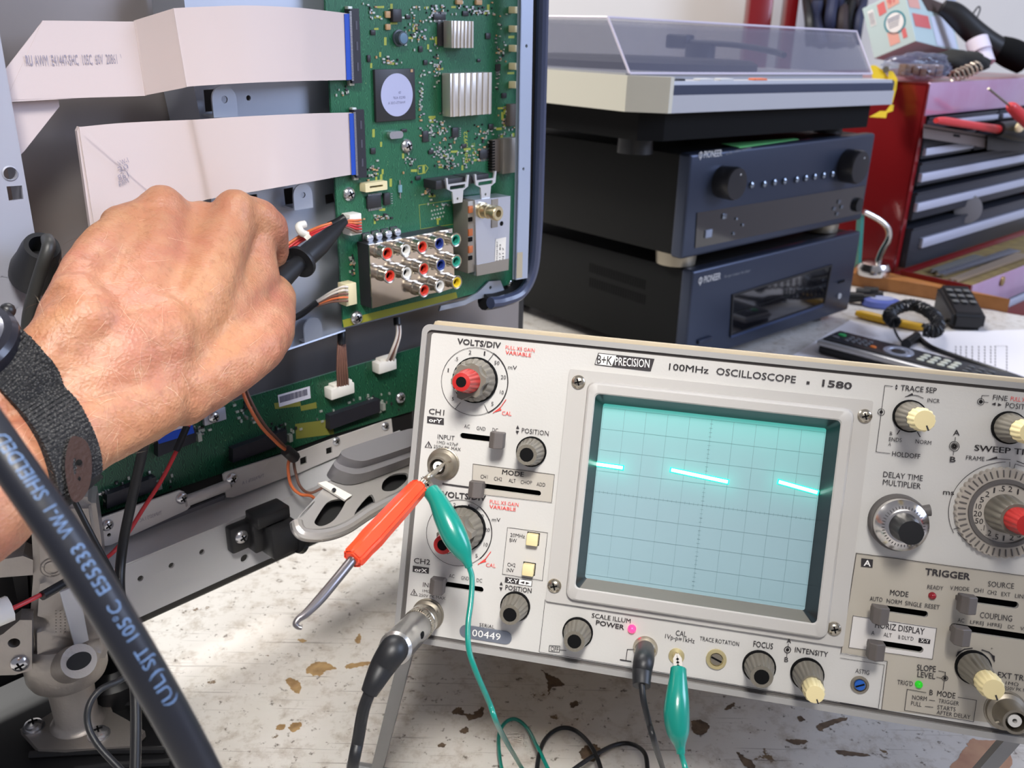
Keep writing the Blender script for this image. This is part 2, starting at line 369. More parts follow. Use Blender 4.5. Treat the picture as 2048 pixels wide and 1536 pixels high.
# raised tinted plates and outlined fields (thin printed / pressed sheets on the panel)
def plate(mbx, pts, c, idx, m=0, lift=0.00025):
    mbx.holed([sp(c, *q) for q in pts], [slot_poly(*SLOTS[i])[0] for i in idx], -lift, 0.0, m)
pl_ = MB(); plate(pl_, [(640, 105), (1265, 187), (1243, 402), (628, 330)], 'c2', [1]); pl_.build('mode_plate', mat('mode_plate_grey', (184, 178, 168), 0.5, 0.1), oscilloscope)
pl_ = MB(); plate(pl_, [(905, 592), (1212, 634), (1172, 1000), (865, 950)], 'c2', []); pl_.build('button_plate', mat('switch_field_grey', (200, 197, 192), 0.5, 0.1), oscilloscope)
pl_ = MB()
pr = sp('c5', 1379, 265)
a0, a1, a2 = sp('c5', 120, 95), sp('c5', 5, 840), sp('c5', 1379, 265)
tri = [a0, (SX1 - 0.008, a0[1]), (SX1 - 0.008, SZ0 + 0.0085), sp('c5', 308, 1268), sp('c5', 352, 905), a1]
pl_.holed(tri, [slot_poly(*SLOTS[i])[0] for i in (3, 4, 5, 6)], -0.0003, 0.0, 0)
pl_.build('trigger_plate', m_plate, oscilloscope)
pl_ = MB(); pl_.holed([sp('c5', *q) for q in ((95, 563), (720, 657), (688, 888), (63, 800))], [slot_poly(*SLOTS[6])[0]], -0.0006, -0.0003)
pl_.build('display_plate', mat('pale_display_plate', (214, 210, 206), 0.5), oscilloscope)
# ---------------------------------------------------------------- printing
ink = MB(); red = MB(); wht = MB()
def T(c, s, x0, y0, x1, y1, h, bold=0.0, mbx=None, lift=0.0007):
    p0 = zc(c, x0, y0); p1 = zc(c, x1, y1); a = pp(*p0); b = pp(*p1)
    put_text(mbx or ink, s, (a.x, a.z), (b.x, b.z), h * CROPS[c][2] * FS.mm(*p0) / 0.985, 0.0, bold, 0, lift=lift)
B1 = 0.007; B2 = 0.020
T('c1', 'VOLTS/DIV', 485, 245, 930, 290, 58, B2)
T('c1', '2', 603, 350, 630, 352, 40); T('c1', '1', 757, 360, 772, 362, 40); T('c1', '50', 865, 455, 917, 460, 38); T('c1', '20', 933, 602, 985, 606, 38)
T('c1', '10', 922, 755, 960, 760, 38); T('c1', '5', 833, 876, 857, 878, 38); T('c1', '.5', 462, 415, 495, 418, 36); T('c1', '1', 388, 530, 400, 531, 36); T('c1', '5', 430, 822, 452, 824, 34)
T('c1', 'mV', 1005, 500, 1095, 508, 38); T('c1', 'PULL X5 GAIN', 980, 296, 1277, 330, 36, 0, red); T('c1', 'VARIABLE', 978, 348, 1242, 380, 36, B1, red)
T('c1', 'CAL', 943, 972, 1042, 980, 40, 0, red); T('c1', 'CH1', 195, 958, 352, 976, 55, B1); T('c1', 'AC', 557, 1103, 615, 1108, 36); T('c1', 'GND', 683, 1122, 775, 1132, 36)
T('c1', 'DC', 845, 1140, 902, 1146, 36); T('c1', 'INPUT', 285, 1213, 458, 1232, 45); T('c1', '1MΩ ≈27pF', 280, 1262, 495, 1288, 28); T('c1', '250V PK MAX', 245, 1308, 522, 1340, 32)
T('c1', 'POSITION', 1145, 1152, 1420, 1185, 48)
T('c2', 'MODE', 862, 185, 1028, 206, 38, B2); T('c2', 'CH1', 697, 215, 752, 220, 28); T('c2', 'CH2', 800, 232, 862, 237, 28); T('c2', 'ALT', 913, 246, 967, 251, 28)
T('c2', 'CHOP', 1005, 258, 1092, 264, 28); T('c2', 'ADD', 1127, 274, 1193, 280, 28)
T('c2', 'VOLTS/DIV', 400, 358, 738, 392, 45, B2); T('c2', 'PULL X5 GAIN', 768, 407, 988, 433, 27, 0, red); T('c2', 'VARIABLE', 765, 445, 967, 469, 26, B1, red)
T('c2', '2', 488, 432, 507, 434, 28); T('c2', '1', 601, 445, 612, 446, 28); T('c2', '50', 681, 517, 720, 521, 28); T('c2', '20', 728, 622, 768, 626, 28); T('c2', '10', 722, 737, 752, 740, 28); T('c2', '5', 657, 821, 675, 823, 26)
T('c2', 'mV', 785, 545, 850, 550, 28); T('c2', 'CAL', 738, 893, 813, 902, 28, 0, red)
T('c2', '20MHz', 925, 663, 1037, 676, 28); T('c2', 'BW', 920, 703, 975, 709, 28); T('c2', 'CH2', 903, 890, 965, 897, 28); T('c2', 'INV', 898, 932, 953, 938, 28)
T('c2', 'POSITION', 887, 1068, 1088, 1096, 36, B1); T('c2', 'CH2', 185, 865, 310, 880, 40, B1); T('c2', 'AC', 455, 977, 497, 982, 28); T('c2', 'GND', 548, 993, 608, 1000, 28); T('c2', 'DC', 667, 1010, 709, 1015, 28)
T('c2', 'INPUT', 255, 1047, 388, 1065, 34); T('c2', '1MΩ ≈27pF', 252, 1088, 412, 1108, 20); T('c2', '250V PK MAX', 225, 1120, 428, 1148, 22); T('c2', 'SERIAL', 688, 1350, 803, 1370, 26)
T('c3', '100MHz', 735, 157, 945, 178, 34, B1); T('c3', 'OSCILLOSCOPE', 985, 182, 1405, 228, 36, B1); T('c3', '1580', 1545, 245, 1702, 262, 36, B2)
T('c4', 'TRACE SEP', 500, 168, 797, 193, 44, B1); T('c4', 'INCR', 722, 266, 823, 275, 33); T('c4', 'B', 410, 541, 430, 543, 30); T('c4', 'ENDS', 403, 588, 508, 598, 32); T('c4', 'A', 397, 628, 420, 630, 30)
T('c4', 'NORM', 622, 607, 752, 622, 33); T('c4', 'HOLDOFF', 428, 713, 660, 738, 40, B1); T('c4', 'A', 935, 540, 990, 543, 45, B2); T('c4', 'B', 908, 762, 955, 766, 45, B2)
T('c4', 'DELAY TIME', 355, 885, 682, 920, 45); T('c4', 'MULTIPLIER', 352, 950, 666, 986, 45); T('c4', 'FINE', 1265, 246, 1385, 258, 42); T('c4', 'PULL X10', 1412, 255, 1570, 270, 36, 0, red)
T('c4', 'POSITION', 1370, 312, 1640, 340, 44); T('c4', 'SWEEP TIME/DIV', 1110, 668, 1850, 735, 50, B2); T('c4', 'FRAME', 1042, 742, 1195, 755, 34); T('c4', 'ms', 852, 1032, 943, 1038, 44, B1)
T('c5', 'TRIGGER', 632, 256, 970, 297, 50, B2, lift=.0010); T('c5', 'SOURCE', 1103, 343, 1297, 362, 40, 0, lift=.001); T('c5', 'READY', 650, 361, 768, 373, 30, 0, lift=.001)
T('c5', 'V.MODE', 820, 368, 963, 380, 30, 0, lift=.001); T('c5', 'CH1', 998, 385, 1068, 391, 30, 0, lift=.001); T('c5', 'CH2', 1098, 400, 1168, 407, 30, 0, lift=.001); T('c5', 'EXT', 1203, 415, 1270, 421, 30, 0, lift=.001); T('c5', 'LINE', 1305, 428, 1390, 437, 30, 0, lift=.001)
T('c5', 'MODE', 370, 407, 507, 424, 40, B1, lift=.001); T('c5', 'AUTO', 220, 449, 314, 459, 32, 0, lift=.001); T('c5', 'NORM', 345, 466, 458, 480, 32, 0, lift=.001); T('c5', 'SINGLE', 483, 483, 607, 500, 32, 0, lift=.001); T('c5', 'RESET', 632, 502, 741, 516, 32, 0, lift=.001)
T('c5', 'COUPLING', 1042, 577, 1282, 606, 43, 0, lift=.001); T('c5', 'AC', 875, 610, 925, 615, 30, 0, lift=.001); T('c5', 'LFREJ', 970, 622, 1070, 632, 26, 0, lift=.001); T('c5', 'HFREJ', 1100, 638, 1205, 649, 26, 0, lift=.001); T('c5', 'DC', 1252, 658, 1298, 663, 28, 0, lift=.001); T('c5', 'VIDEO', 1345, 670, 1460, 684, 26, 0, lift=.001)
T('c5', 'HORIZ DISPLAY', 258, 652, 627, 705, 46, B1, lift=.001); T('c5', 'A', 230, 704, 254, 707, 30, 0, lift=.001); T('c5', 'ALT', 322, 718, 383, 726, 30, 0, lift=.001); T('c5', 'B DLY’D', 432, 735, 545, 750, 28, 0, lift=.001)
T('c5', 'SLOPE', 572, 970, 713, 984, 44, B1, lift=.001); T('c5', 'LEVEL', 575, 1020, 708, 1037, 42, B1, lift=.001); T('c5', "TRIG'D", 425, 1075, 541, 1089, 34, 0, lift=.001); T('c5', 'B', 665, 1155, 690, 1158, 40, B1, lift=.001); T('c5', 'MODE', 722, 1163, 858, 1182, 42, B1, lift=.001)
T('c5', 'NORM', 537, 1188, 645, 1200, 32, 0, lift=.001); T('c5', 'TRIGGER', 732, 1212, 885, 1235, 30, 0, lift=.001); T('c5', 'PULL', 527, 1232, 605, 1243, 32, 0, lift=.001); T('c5', 'STARTS', 725, 1260, 860, 1278, 30, 0, lift=.001); T('c5', 'AFTER DELAY', 718, 1298, 970, 1336, 30, 0, lift=.001)
T('c5', 'EXT TRIG', 1175, 1022, 1425, 1058, 42, B1, lift=.001); T('c5', '1MΩ', 1235, 1075, 1330, 1090, 24, 0, lift=.001); T('c5', '250V PK MAX', 1228, 1112, 1440, 1140, 24, 0, lift=.001); T('c5', 'ASTIG', 112, 990, 215, 1008, 32)
T('c5', '–', 925, 800, 960, 803, 30, 0, lift=.001); T('c5', '+', 1122, 815, 1140, 818, 18, 0, lift=.001)
T('c6', 'SCALE ILLUM', 362, 158, 588, 193, 26, B1); T('c6', 'POWER', 385, 200, 551, 231, 28, B2); T('c6', 'OFF', 122, 352, 167, 358, 26); T('c6', 'CAL', 852, 262, 915, 271, 30); T('c6', '1Vp-p≈1kHz', 790, 280, 962, 309, 26)
T('c6', 'TRACE ROTATION', 992, 292, 1222, 326, 24); T('c6', 'FOCUS', 1305, 328, 1420, 344, 34, B1); T('c6', 'A', 1500, 306, 1527, 309, 24, B2); T('c6', 'B', 1487, 417, 1509, 420, 28, B1); T('c6', 'INTENSITY', 1548, 360, 1741, 390, 30, B1)
T('c6', '1', 0, 0, 1, 0, 0.01)
def L(c, pts, w=3.2, mbx=None, lift=0.0007): line2(mbx or ink, [sp(c, *q) for q in pts], w * CROPS[c][2] * 0.00023, 0.0, 0, lift)
def arc(c, cx, cy, rx, ry, a0, a1, w=3.2, mbx=None, n=40, lift=0.0007): L(c, [(cx + rx * math.cos(R_(a0 + (a1 - a0) * k / n)), cy + ry * math.sin(R_(a0 + (a1 - a0) * k / n))) for k in range(n + 1)], w, mbx, lift)
def P(c, pts, mbx=None, lift=0.0006): patch(mbx or ink, [sp(c, *q) for q in pts], 0.0, 0, lift)
arc('c1', 664, 628, 339, 347, 0, 360, 5); L('c1', [(860, 345), (805, 418)], 5); L('c1', [(765, 865), (800, 940)], 5); L('c1', [(520, 845), (465, 910)], 5); arc('c1', 664, 628, 341, 349, -55, 65, 11)
L('c1', [(985, 815), (930, 893), (855, 950)], 7, red); P('c1', [(862, 945), (925, 898), (940, 922)], red)
P('c1', [(180, 983), (350, 1005), (350, 1072), (178, 1050)])
T('c1', 'orY', 197, 1040, 330, 1058, 40, B2, wht, 0.0009)
P('c1', [(1105, 1075), (1121, 1113), (1088, 1112)]); P('c1', [(1086, 1130), (1119, 1134), (1100, 1172)])
L('c1', [(195, 1242), (227, 1305), (158, 1298), (195, 1242)], 6); T('c1', 'I', 191, 1292, 199, 1293, 36)
arc('c2', 533, 634, 250, 254, 0, 360, 3.6); L('c2', [(680, 438), (642, 485)], 4); L('c2', [(775, 780), (735, 835), (680, 875)], 6, red); P('c2', [(685, 872), (730, 838), (742, 855)], red); arc('c2', 533, 634, 251, 255, -50, 50, 7)
L('c2', [(410, 258), (610, 285)], 12); L('c2', [(640, 105), (1265, 187), (1243, 402), (628, 330), (640, 105)], 3.2); L('c2', [(905, 592), (1212, 634), (1172, 1000), (865, 950), (905, 592)], 3.2)
P('c2', [(888, 972), (1095, 1003), (1090, 1045), (883, 1012)]); P('c2', [(996, 990), (1091, 1004), (1086, 1042), (990, 1027)], wht, 0.0008); T('c2', 'X-Y', 902, 1010, 984, 1023, 30, B2, wht, 0.0009)
P('c2', [(1003, 1012), (1035, 1004), (1033, 1025)], None, 0.001); P('c2', [(1076, 1020), (1047, 1008), (1045, 1028)], None, 0.001); P('c2', [(856, 1008), (868, 1036), (844, 1034)]); P('c2', [(843, 1050), (866, 1053), (853, 1082)])
P('c2', [(178, 885), (302, 902), (300, 948), (176, 932)]); T('c2', 'orX', 192, 928, 288, 940, 28, B2, wht, 0.0009); L('c2', [(187, 1067), (213, 1115), (162, 1108), (187, 1067)], 4); T('c2', 'I', 184, 1105, 190, 1106, 26)
# maker's plate: black slanted label
P('c3', [(362, 68), (660, 100), (640, 165), (342, 130)]); P('c3', [(366, 72), (458, 82), (434, 138), (347, 127)], wht, 0.0008)
T('c3', 'B+K', 354, 125, 434, 134, 46, 0.010, None, 0.0010); T('c3', 'PRECISION', 450, 133, 632, 147, 42, B1, wht, 0.0009); P('c3', [(1465, 218), (1481, 220), (1479, 235), (1463, 233)])
L('c4', [(435, 135), (370, 128), (297, 678), (412, 692)], 4); arc('c4', 340, 348, 27, 27, 0, 360, 4); arc('c4', 340, 348, 7, 7, 0, 360, 10); P('c4', [(468, 118), (479, 138), (457, 136)]); P('c4', [(455, 145), (477, 147), (465, 165)])
L('c4', [(688, 233), (640, 212), (598, 207), (540, 220)], 5); P('c4', [(540, 221), (598, 190), (607, 210)]); L('c4', [(493, 500), (472, 530)], 7); L('c4', [(640, 515), (662, 552)], 7)
for r in (12, 26, 40): arc('c4', 946, 632, r, r, 0, 360, 4.5 if r > 12 else 14)
L('c4', [(955, 558), (951, 592)], 4); L('c4', [(941, 672), (937, 705)], 4); L('c4', [(1232, 213), (1175, 210), (1165, 262), (1225, 270)], 4); arc('c4', 1165, 263, 27, 27, 0, 360, 4); arc('c4', 1165, 263, 8, 8, 0, 360, 11); P('c4', [(1255, 282), (1290, 268), (1288, 296)]); P('c4', [(1340, 290), (1310, 274), (1307, 300)])
L('c4', [(1410, 743), (1300, 735), (1210, 748)], 4.5); P('c4', [(1208, 750), (1298, 716), (1305, 737)])
arc('c4', 1385, 1180, 487, 418, 156, 268, 4); L('c4', [(1405, 763), (1405, 800)], 4); L('c4', [(940, 1318), (1000, 1305)], 4); L('c4', [(1440, 815), (1450, 780), (1528, 800)], 4); L('c4', [(1465, 755), (1528, 780)], 6); L('c4', [(970, 1345), (1075, 1450), (1200, 1520)], 4)
L('c5', [(1379, 265), (120, 95), (5, 840)], 4, None, .001); P('c5', [(158, 133), (245, 143), (240, 204), (155, 195)], None, .0009); T('c5', 'A', 172, 188, 226, 194, 44, B2, wht, .0012)
L('c5', [(95, 563), (720, 657), (688, 888), (63, 800), (95, 563)], 3, None, .001); P('c5', [(588, 730), (674, 742), (669, 775), (583, 764)], None, .0009); T('c5', 'X-Y', 597, 757, 660, 767, 24, B1, wht, .0012)
L('c5', [(735, 975), (785, 985), (783, 1022)], 4, None, .001); L('c5', [(720, 1022), (760, 1030)], 4, None, .001); arc('c5', 782, 1030, 22, 18, 0, 360, 4, None, 20, .001); arc('c5', 782, 1030, 6, 6, 0, 360, 9, None, 12, .001); L('c5', [(777, 1050), (768, 1115)], 4, None, .001)
L('c5', [(640, 1137), (500, 1112), (480, 1270), (995, 1355), (1018, 1195), (880, 1172)], 4, None, .001); L('c5', [(665, 1193), (705, 1198)], 4, None, .001); L('c5', [(635, 1240), (692, 1247)], 4, None, .001)
L('c5', [(985, 805), (930, 812), (880, 840), (868, 865)], 7, None, .001); P('c5', [(868, 868), (876, 832), (915, 818)], None, .001); L('c5', [(1060, 818), (1110, 835), (1140, 862), (1152, 900)], 7, None, .001); P('c5', [(1125, 855), (1155, 862), (1152, 915)], None, .001)
L('c5', [(0, 845), (352, 905), (308, 1268)], 3, None, .001); L('c5', [(0, 880), (330, 932), (285, 1262), (0, 1215)], 3)
L('c6', [(90, 55), (55, 360), (1000, 517), (2030, 690)], 2.8); L('c6', [(115, 322), (176, 325), (172, 362), (112, 356), (115, 322)], 3.4); L('c6', [(178, 347), (212, 352)], 3.4); L('c6', [(612, 345), (570, 345), (562, 408)], 4); L('c6', [(530, 405), (590, 415)], 7)
arc('c6', 1506, 347, 18, 18, 0, 360, 4); arc('c6', 1506, 347, 5, 5, 0, 360, 8, None, 12); L('c6', [(1511, 312), (1509, 328)], 3.2); L('c6', [(1503, 366), (1501, 390)], 3.2)
for k_, b_ in enumerate((ink, red, wht)): pan.join(b_.bm, k_ + 1)
pan.build('front_panel', [m_panel, m_ink, m_red_ink, m_white_ink], oscilloscope)
# serial plate
mb = MB(); c_ = sp('c2', 735, 1415); hx = 0.0128; hz = 0.0031
mb.holed(rrect(c_[0] - hx, c_[0] + hx, c_[1] - hz, c_[1] + hz, hz * 0.98, 6), [], -0.0006, 0.0)
put_text(mb, '00449', (c_[0] - 0.0065, c_[1] - 0.0016), (c_[0] + 0.0075, c_[1] - 0.0016), 0.0033, -0.0007, 0, 1)
mb.build('serial_plate', [mat('blue_grey_metal', (140, 146, 158), 0.35, 0.6), m_white_ink], oscilloscope)
# ---------------------------------------------------------------- screen
OFFB = 0.005
op = [pp(x, y, OFFB) for x, y in ((1192, 787.6), (1686.8, 842), (1629, 1248), (1149.5, 1174.7))]
ox0 = (op[0].x + op[3].x) / 2; ox1 = (op[1].x + op[2].x) / 2; oz1 = (op[0].z + op[1].z) / 2; oz0 = (op[2].z + op[3].z) / 2
rp = [pp(x, y, OFFB) for x, y in ((1175, 761), (1711.4, 819.7), (1660, 1262), (1128, 1203))]
rx0 = (rp[0].x + rp[3].x) / 2; rx1 = (rp[1].x + rp[2].x) / 2; rz1 = (rp[0].z + rp[1].z) / 2; rz0 = (rp[2].z + rp[3].z) / 2 - 0.002
bp_ = [pp(x, y, 0.002) for x, y in ((1141, 737), (1750, 803), (1684, 1290), (1090, 1202))]
bx0 = (bp_[0].x + bp_[3].x) / 2; bx1 = (bp_[1].x + bp_[2].x) / 2; bz1 = (bp_[0].z + bp_[1].z) / 2; bz0 = min(bp_[2].z, bp_[3].z)
SD = 0.0065
sc4 = [pp(x, y, -SD) for x, y in ((1207, 806.5), (1656.6, 857.5), (1605.6, 1220), (1169.5, 1155.8))]
sx0 = (sc4[0].x + sc4[3].x) / 2; sx1 = (sc4[1].x + sc4[2].x) / 2; sz1 = (sc4[0].z + sc4[1].z) / 2; sz0 = (sc4[2].z + sc4[3].z) / 2
m_bez = mat('bezel_grey', (188, 185, 181), 0.45, 0.1)
mb = MB()
mb.holed(rrect(bx0, bx1, bz0, bz1, 0.001), [rrect(rx0 + 0.001, rx1 - 0.001, rz0 + 0.001, rz1 - 0.001, 0.003)], -0.002, 0.0)
# ridge: sloped shoulder ring
def ring_loft(mbx, loops, m):
    n = len(loops[0][0]); vs = []
    for lp, y in loops: vs += [(p[0], y, p[1]) for p in lp]
    fs = []
    for i in range(len(loops) - 1):
        for k in range(n): fs.append((i * n + k, i * n + (k + 1) % n, (i + 1) * n + (k + 1) % n, (i + 1) * n + k))
    mbx.geo(vs, fs, m)
RR = lambda d, r: rrect(rx0 + d, rx1 - d, rz0 + d, rz1 - d, r)
ring_loft(mb, [(RR(0, .004), -0.002), (RR(0.0006, .004), -0.0044), (RR(0.0014, .004), -OFFB), (rrect(ox0 - .0006, ox1 + .0006, oz0 - .0006, oz1 + .0006, .0022), -OFFB), (rrect(ox0, ox1, oz0, oz1, .002), -OFFB + .0006)], 0)
mb.build('screen_bezel', m_bez, oscilloscope)
mb = MB(); ring_loft(mb, [(rrect(ox0, ox1, oz0, oz1, .002), -OFFB + .0006), (rrect(sx0, sx1, sz0, sz1, .001), SD)], 0)
for f_ in mb.bm.faces:
    if f_.calc_center_median().z < sz0 + .0008 and f_.calc_area() > 1e-5: f_.material_index = 1
mb.build('screen_hood', [mat('hood_black', (24, 26, 31), 0.35, coat=0.3), mat('hood_lower_grey', (128, 123, 116), 0.5)], oscilloscope)
TR = [((1187, 927), (1243, 935)), ((1345, 940), (1453, 963)), ((1560, 964), (1632, 984))]
TRL = [(pp(*a, -SD), pp(*b, -SD)) for a, b in TR]
m_scr = bpy.data.materials.new('phosphor_screen'); m_scr.use_nodes = True; nt = m_scr.node_tree; b = nt.nodes['Principled BSDF']
b.inputs['Base Color'].default_value = lin((142, 167, 174)); b.inputs['Roughness'].default_value = 0.25
ca = nt.nodes.new('ShaderNodeVertexColor'); ca.layer_name = 'phosphor'; nt.links.new(ca.outputs[0], b.inputs['Emission Color']); b.inputs['Emission Strength'].default_value = 1.0
NX, NZ = 100, 80; vs = []; fs = []; cols = []
for j in range(NZ + 1):
    for i in range(NX + 1):
        x = sx0 + (sx1 - sx0) * i / NX; z = sz0 + (sz1 - sz0) * j / NZ; vs.append((x, SD, z))
        g = 0.0
        for a, q in TRL:
            t = min(1, max(0, (x - a.x) / (q.x - a.x))); dx = x - (a.x + t * (q.x - a.x)); dz = z - (a.z + t * (q.z - a.z))
            g += 0.34 * math.exp(-math.sqrt(dx * dx + dz * dz) / 0.0055)
        g += 0.34 * max(0, (j / NZ - 0.66) / 0.34) ** 1.4
        cols.append((max(0, 0.03 - .04 * g), 0.06 + 0.85 * g, 0.075 + 0.60 * g, 1))
for j in range(NZ):
    for i in range(NX): a = j * (NX + 1) + i; fs.append((a, a + 1, a + NX + 2, a + NX + 1))
me = bpy.data.meshes.new('screen'); me.from_pydata(vs, [], fs); me.materials.append(m_scr)
at_ = me.color_attributes.new('phosphor', 'FLOAT_COLOR', 'POINT')
for k, c in enumerate(cols): at_.data[k].color = c
screen = bpy.data.objects.new('screen', me); COL.objects.link(screen); screen.parent = oscilloscope
gr = MB(); cx_ = (sx0 + sx1) / 2; cz_ = (sz0 + sz1) / 2
for k in range(-5, 6): line2(gr, [(cx_ + k * .01, max(sz0, cz_ - .04)), (cx_ + k * .01, min(sz1, cz_ + .04))], 0.00011, SD, 0, .0002)
for k in range(-4, 5): line2(gr, [(cx_ - .05, cz_ + k * .01), (cx_ + .05, cz_ + k * .01)], 0.00011, SD, 0, .0002)
for k in range(-25, 26): line2(gr, [(cx_ + k * .002, cz_ - .0006), (cx_ + k * .002, cz_ + .0006)], 0.00014, SD, 0, .0002)
for k in range(-20, 21): line2(gr, [(cx_ - .0006, cz_ + k * .002), (cx_ + .0006, cz_ + k * .002)], 0.00014, SD, 0, .0002)
gr.build('graticule', mat('graticule_lines', (112, 142, 148), 0.5), oscilloscope, smooth=0)
m_tr = mat('trace_light', (200, 255, 245), 0.5, emit=((190, 255, 240), 4.0)); m_tr2 = mat('trace_edge_light', (40, 220, 190), 0.5, emit=((40, 235, 200), 0.9))
for a, q in TRL:
    mb = MB(); line2(mb, [(a.x, a.z), (q.x, q.z)], 0.0025, SD, 1, .0003); line2(mb, [(a.x + .0002, a.z), (q.x - .0002, q.z)], 0.0015, SD, 0, .0004)
    mb.build('trace_line', [m_tr, m_tr2], oscilloscope, smooth=0)
# ---------------------------------------------------------------- controls
NS = lambda x, y, off=0: Matrix.Translation(pp(x, y, off)) @ Matrix(((1, 0, 0, 0), (0, 0, -1, 0), (0, 1, 0, 0), (0, 0, 0, 1)))  # local +z out of the panel
def screw(x, y, rpx, off, par, m=None, fr=None):
    fr = fr or FS; r = rpx * fr.mm(x, y); M_ = Matrix.Translation(fr.pt(x, y, off)) @ Matrix(((1, 0, 0, 0), (0, 0, -1, 0), (0, 1, 0, 0), (0, 0, 0, 1)))
    b = MB(); b.lathe([(r, 0), (r * .98, r * .25), (r * .8, r * .5), (r * .45, r * .66), (0.0001, r * .7)], M_, 24)
    for a in (20, 110):
        b.box(-r * .5, r * .5, -r * .1, r * .1, r * .62, r * .735, 0, 1, M_ @ Matrix.Rotation(R_(a), 4, 'Z'))
    return b.build('screw', [m or m_nickel, m_softblack], par)
for x, y in ((1157, 764), (1729.5, 832), (1109, 1171), (1668, 1257)): screw(x, y, 14, 0.002, oscilloscope)
def knob(x, y, rpx, h, kind='plain', tip=0.45, name='knob', nf=16, cap=True, mt=None, label=None):
    r = rpx * FS.mm(x, y); M_ = NS(x, y)
    b = MB(); n = nf * 6
    b.lathe([(r, 0), (r, h * .10), (r * .93, h * .14)], M_, 32, 1)
    b.lathe([(r * .92, h * .12), (r * .84, h * .35), (r * .70, h * .93), (r * .66, h), (r * tip, h), (r * tip, h * .985)], M_, n, 0, flute=(nf, r * .09, h * .3, h * .99))
    k = b.build(name, [mt or m_knob, m_softblack], oscilloscope, 40)
    if label: k['label'] = label
    if cap:
        c = MB(); c.lathe([(r * tip, h * .99), (r * tip * .96, h * 1.015), (0.0002, h * 1.02)], M_, 28, 0, cap0=False); c.build('knob_cap', m_softblack, k)
    return k, r, M_
knob(1063, 903, 30.5, .0135, nf=18); knob(1031, 1212, 30, .0145, nf=16); knob(1155.7, 1264, 30.5, .014, nf=16); knob(1518, 1332, 32.5, .014, nf=16)
def dual(x, y, rpx, h1, h2, rt, tilt=0):
    k, r, M_ = knob(x, y, rpx, h1, nf=16, cap=False)
    c = MB(); rr = r * rt; c.lathe([(rr * .9, h1), (rr, h1 + .001), (rr, h1 + h2 * .75), (rr * .82, h1 + h2), (0.0002, h1 + h2 * 1.01)], M_, 84, 0, cap0=False, flute=(14, rr * .10, h1 + .0005, h1 + h2 * .8))
    c.box(-rr * .06, rr * .06, -rr * .9, -rr * .45, h1 + h2 * .97, h1 + h2 * 1.03, 0, 1, M_ @ Matrix.Rotation(R_(25), 4, 'Z'))
    c.build('inner_knob', [m_cream, m_ink], k)['label'] = 'cream inner knob'
dual(1819, 832, 32.5, .015, .010, .70); dual(2017, 855, 33, .015, .010, .70); dual(1614, 1347, 32.5, .016, .009, .62); dual(1945, 1333, 34, .017, .010, .68)
# CH1 volts knob with wings and red vernier
def volts(x, y, wings, h0, h1, h2):
    r = 46 * FS.mm(x, y); M_ = NS(x, y); b = MB()
    b.lathe([(r, 0), (r, .002), (r * .97, .0028)], M_, 40, 1)
    b.lathe([(r * .95, .002), (r * .92, .006), (r * .80, h0), (r * .74, h0 + .001), (.001, h0 + .001)], M_, 120, 0, flute=(20, r * .07, .004, h0))
    if wings:
        pts = []
        for k in range(24):
            a = 2 * math.pi * k / 24; q = r * (.80 if k % 4 in (0, 1) else .66) * (1.12 if k in (16, 17, 18) else 1); pts.append((q * math.cos(a), q * math.sin(a)))
        n = len(pts); vs = [(p[0], p[1], h0 * .7) for p in pts] + [(p[0] * .95, p[1] * .95, h1) for p in pts]
        b.geo(vs, [tuple(range(n - 1, -1, -1)), tuple(range(n, 2 * n))] + [(i, (i + 1) % n, n + (i + 1) % n, n + i) for i in range(n)], 0, M_)
    k = b.build('range_knob', [m_knob, m_softblack], oscilloscope, 35)
    c = MB(); rr = r * .52; c.lathe([(rr, h1), (rr, h1 + .002), (rr * .82, h1 + (h2 - h1) * .7), (rr * .72, h2), (rr * .42, h2 + .0003), (rr * .42, h2 - .0002), (.0002, h2 - .0002)], M_, 84, 0, flute=(14, rr * .10, h1 + .001, h2 * .98))
    c.lathe([(rr * .42, h2 + .0001), (.0002, h2 + .0002)], M_, 24, 1, cap0=False)
    c.build('vernier_knob', [m_redknob, m_softblack], k)['label'] = 'red inner knob'
volts(951, 760, True, .0085, .0145, .028); volts(927, 1056, True, .0105, .018, .038)
# sliders
for x, y in ((1003, 876), (962, 972), (886, 1161), (1750, 1216), (1920, 1195), (1908, 1257), (1742, 1286)):
    M_ = NS(x, y); b = MB(); w = .0033
    b.box(-w * .6, w * .6, -.0011, .0011, -.004, .008, 0, 0, M_); b.geo([(x_, z_, y_) for z_ in (-.0037, .0037) for x_, y_ in ((-w, .0068), (w, .0068), (w, .0122), (-w * .2, .0142), (-w, .0122))], [(0, 1, 2, 3, 4), (9, 8, 7, 6, 5)] + [(i, i + 5, (i + 1) % 5 + 5, (i + 1) % 5) for i in range(5)], 0, M_); bmesh.ops.bevel(b.bm, geom=b.bm.edges[:], offset=.0003, segments=1, affect='EDGES'); b.build('slide_switch', m_slider, oscilloscope, 0)
# push buttons
for x, y in ((1066.5, 1077), (1058.5, 1137)):
    M_ = NS(x, y); w = .0027; b = MB(); b.box(-w * 1.12, w * 1.12, -w * 1.12, w * 1.12, .0001, .0004, 0, 1, M_); b.box(-w, w, -w, w, 0, .0042, .0004, 0, M_); b.build('push_button', [m_cream, m_softblack], oscilloscope)
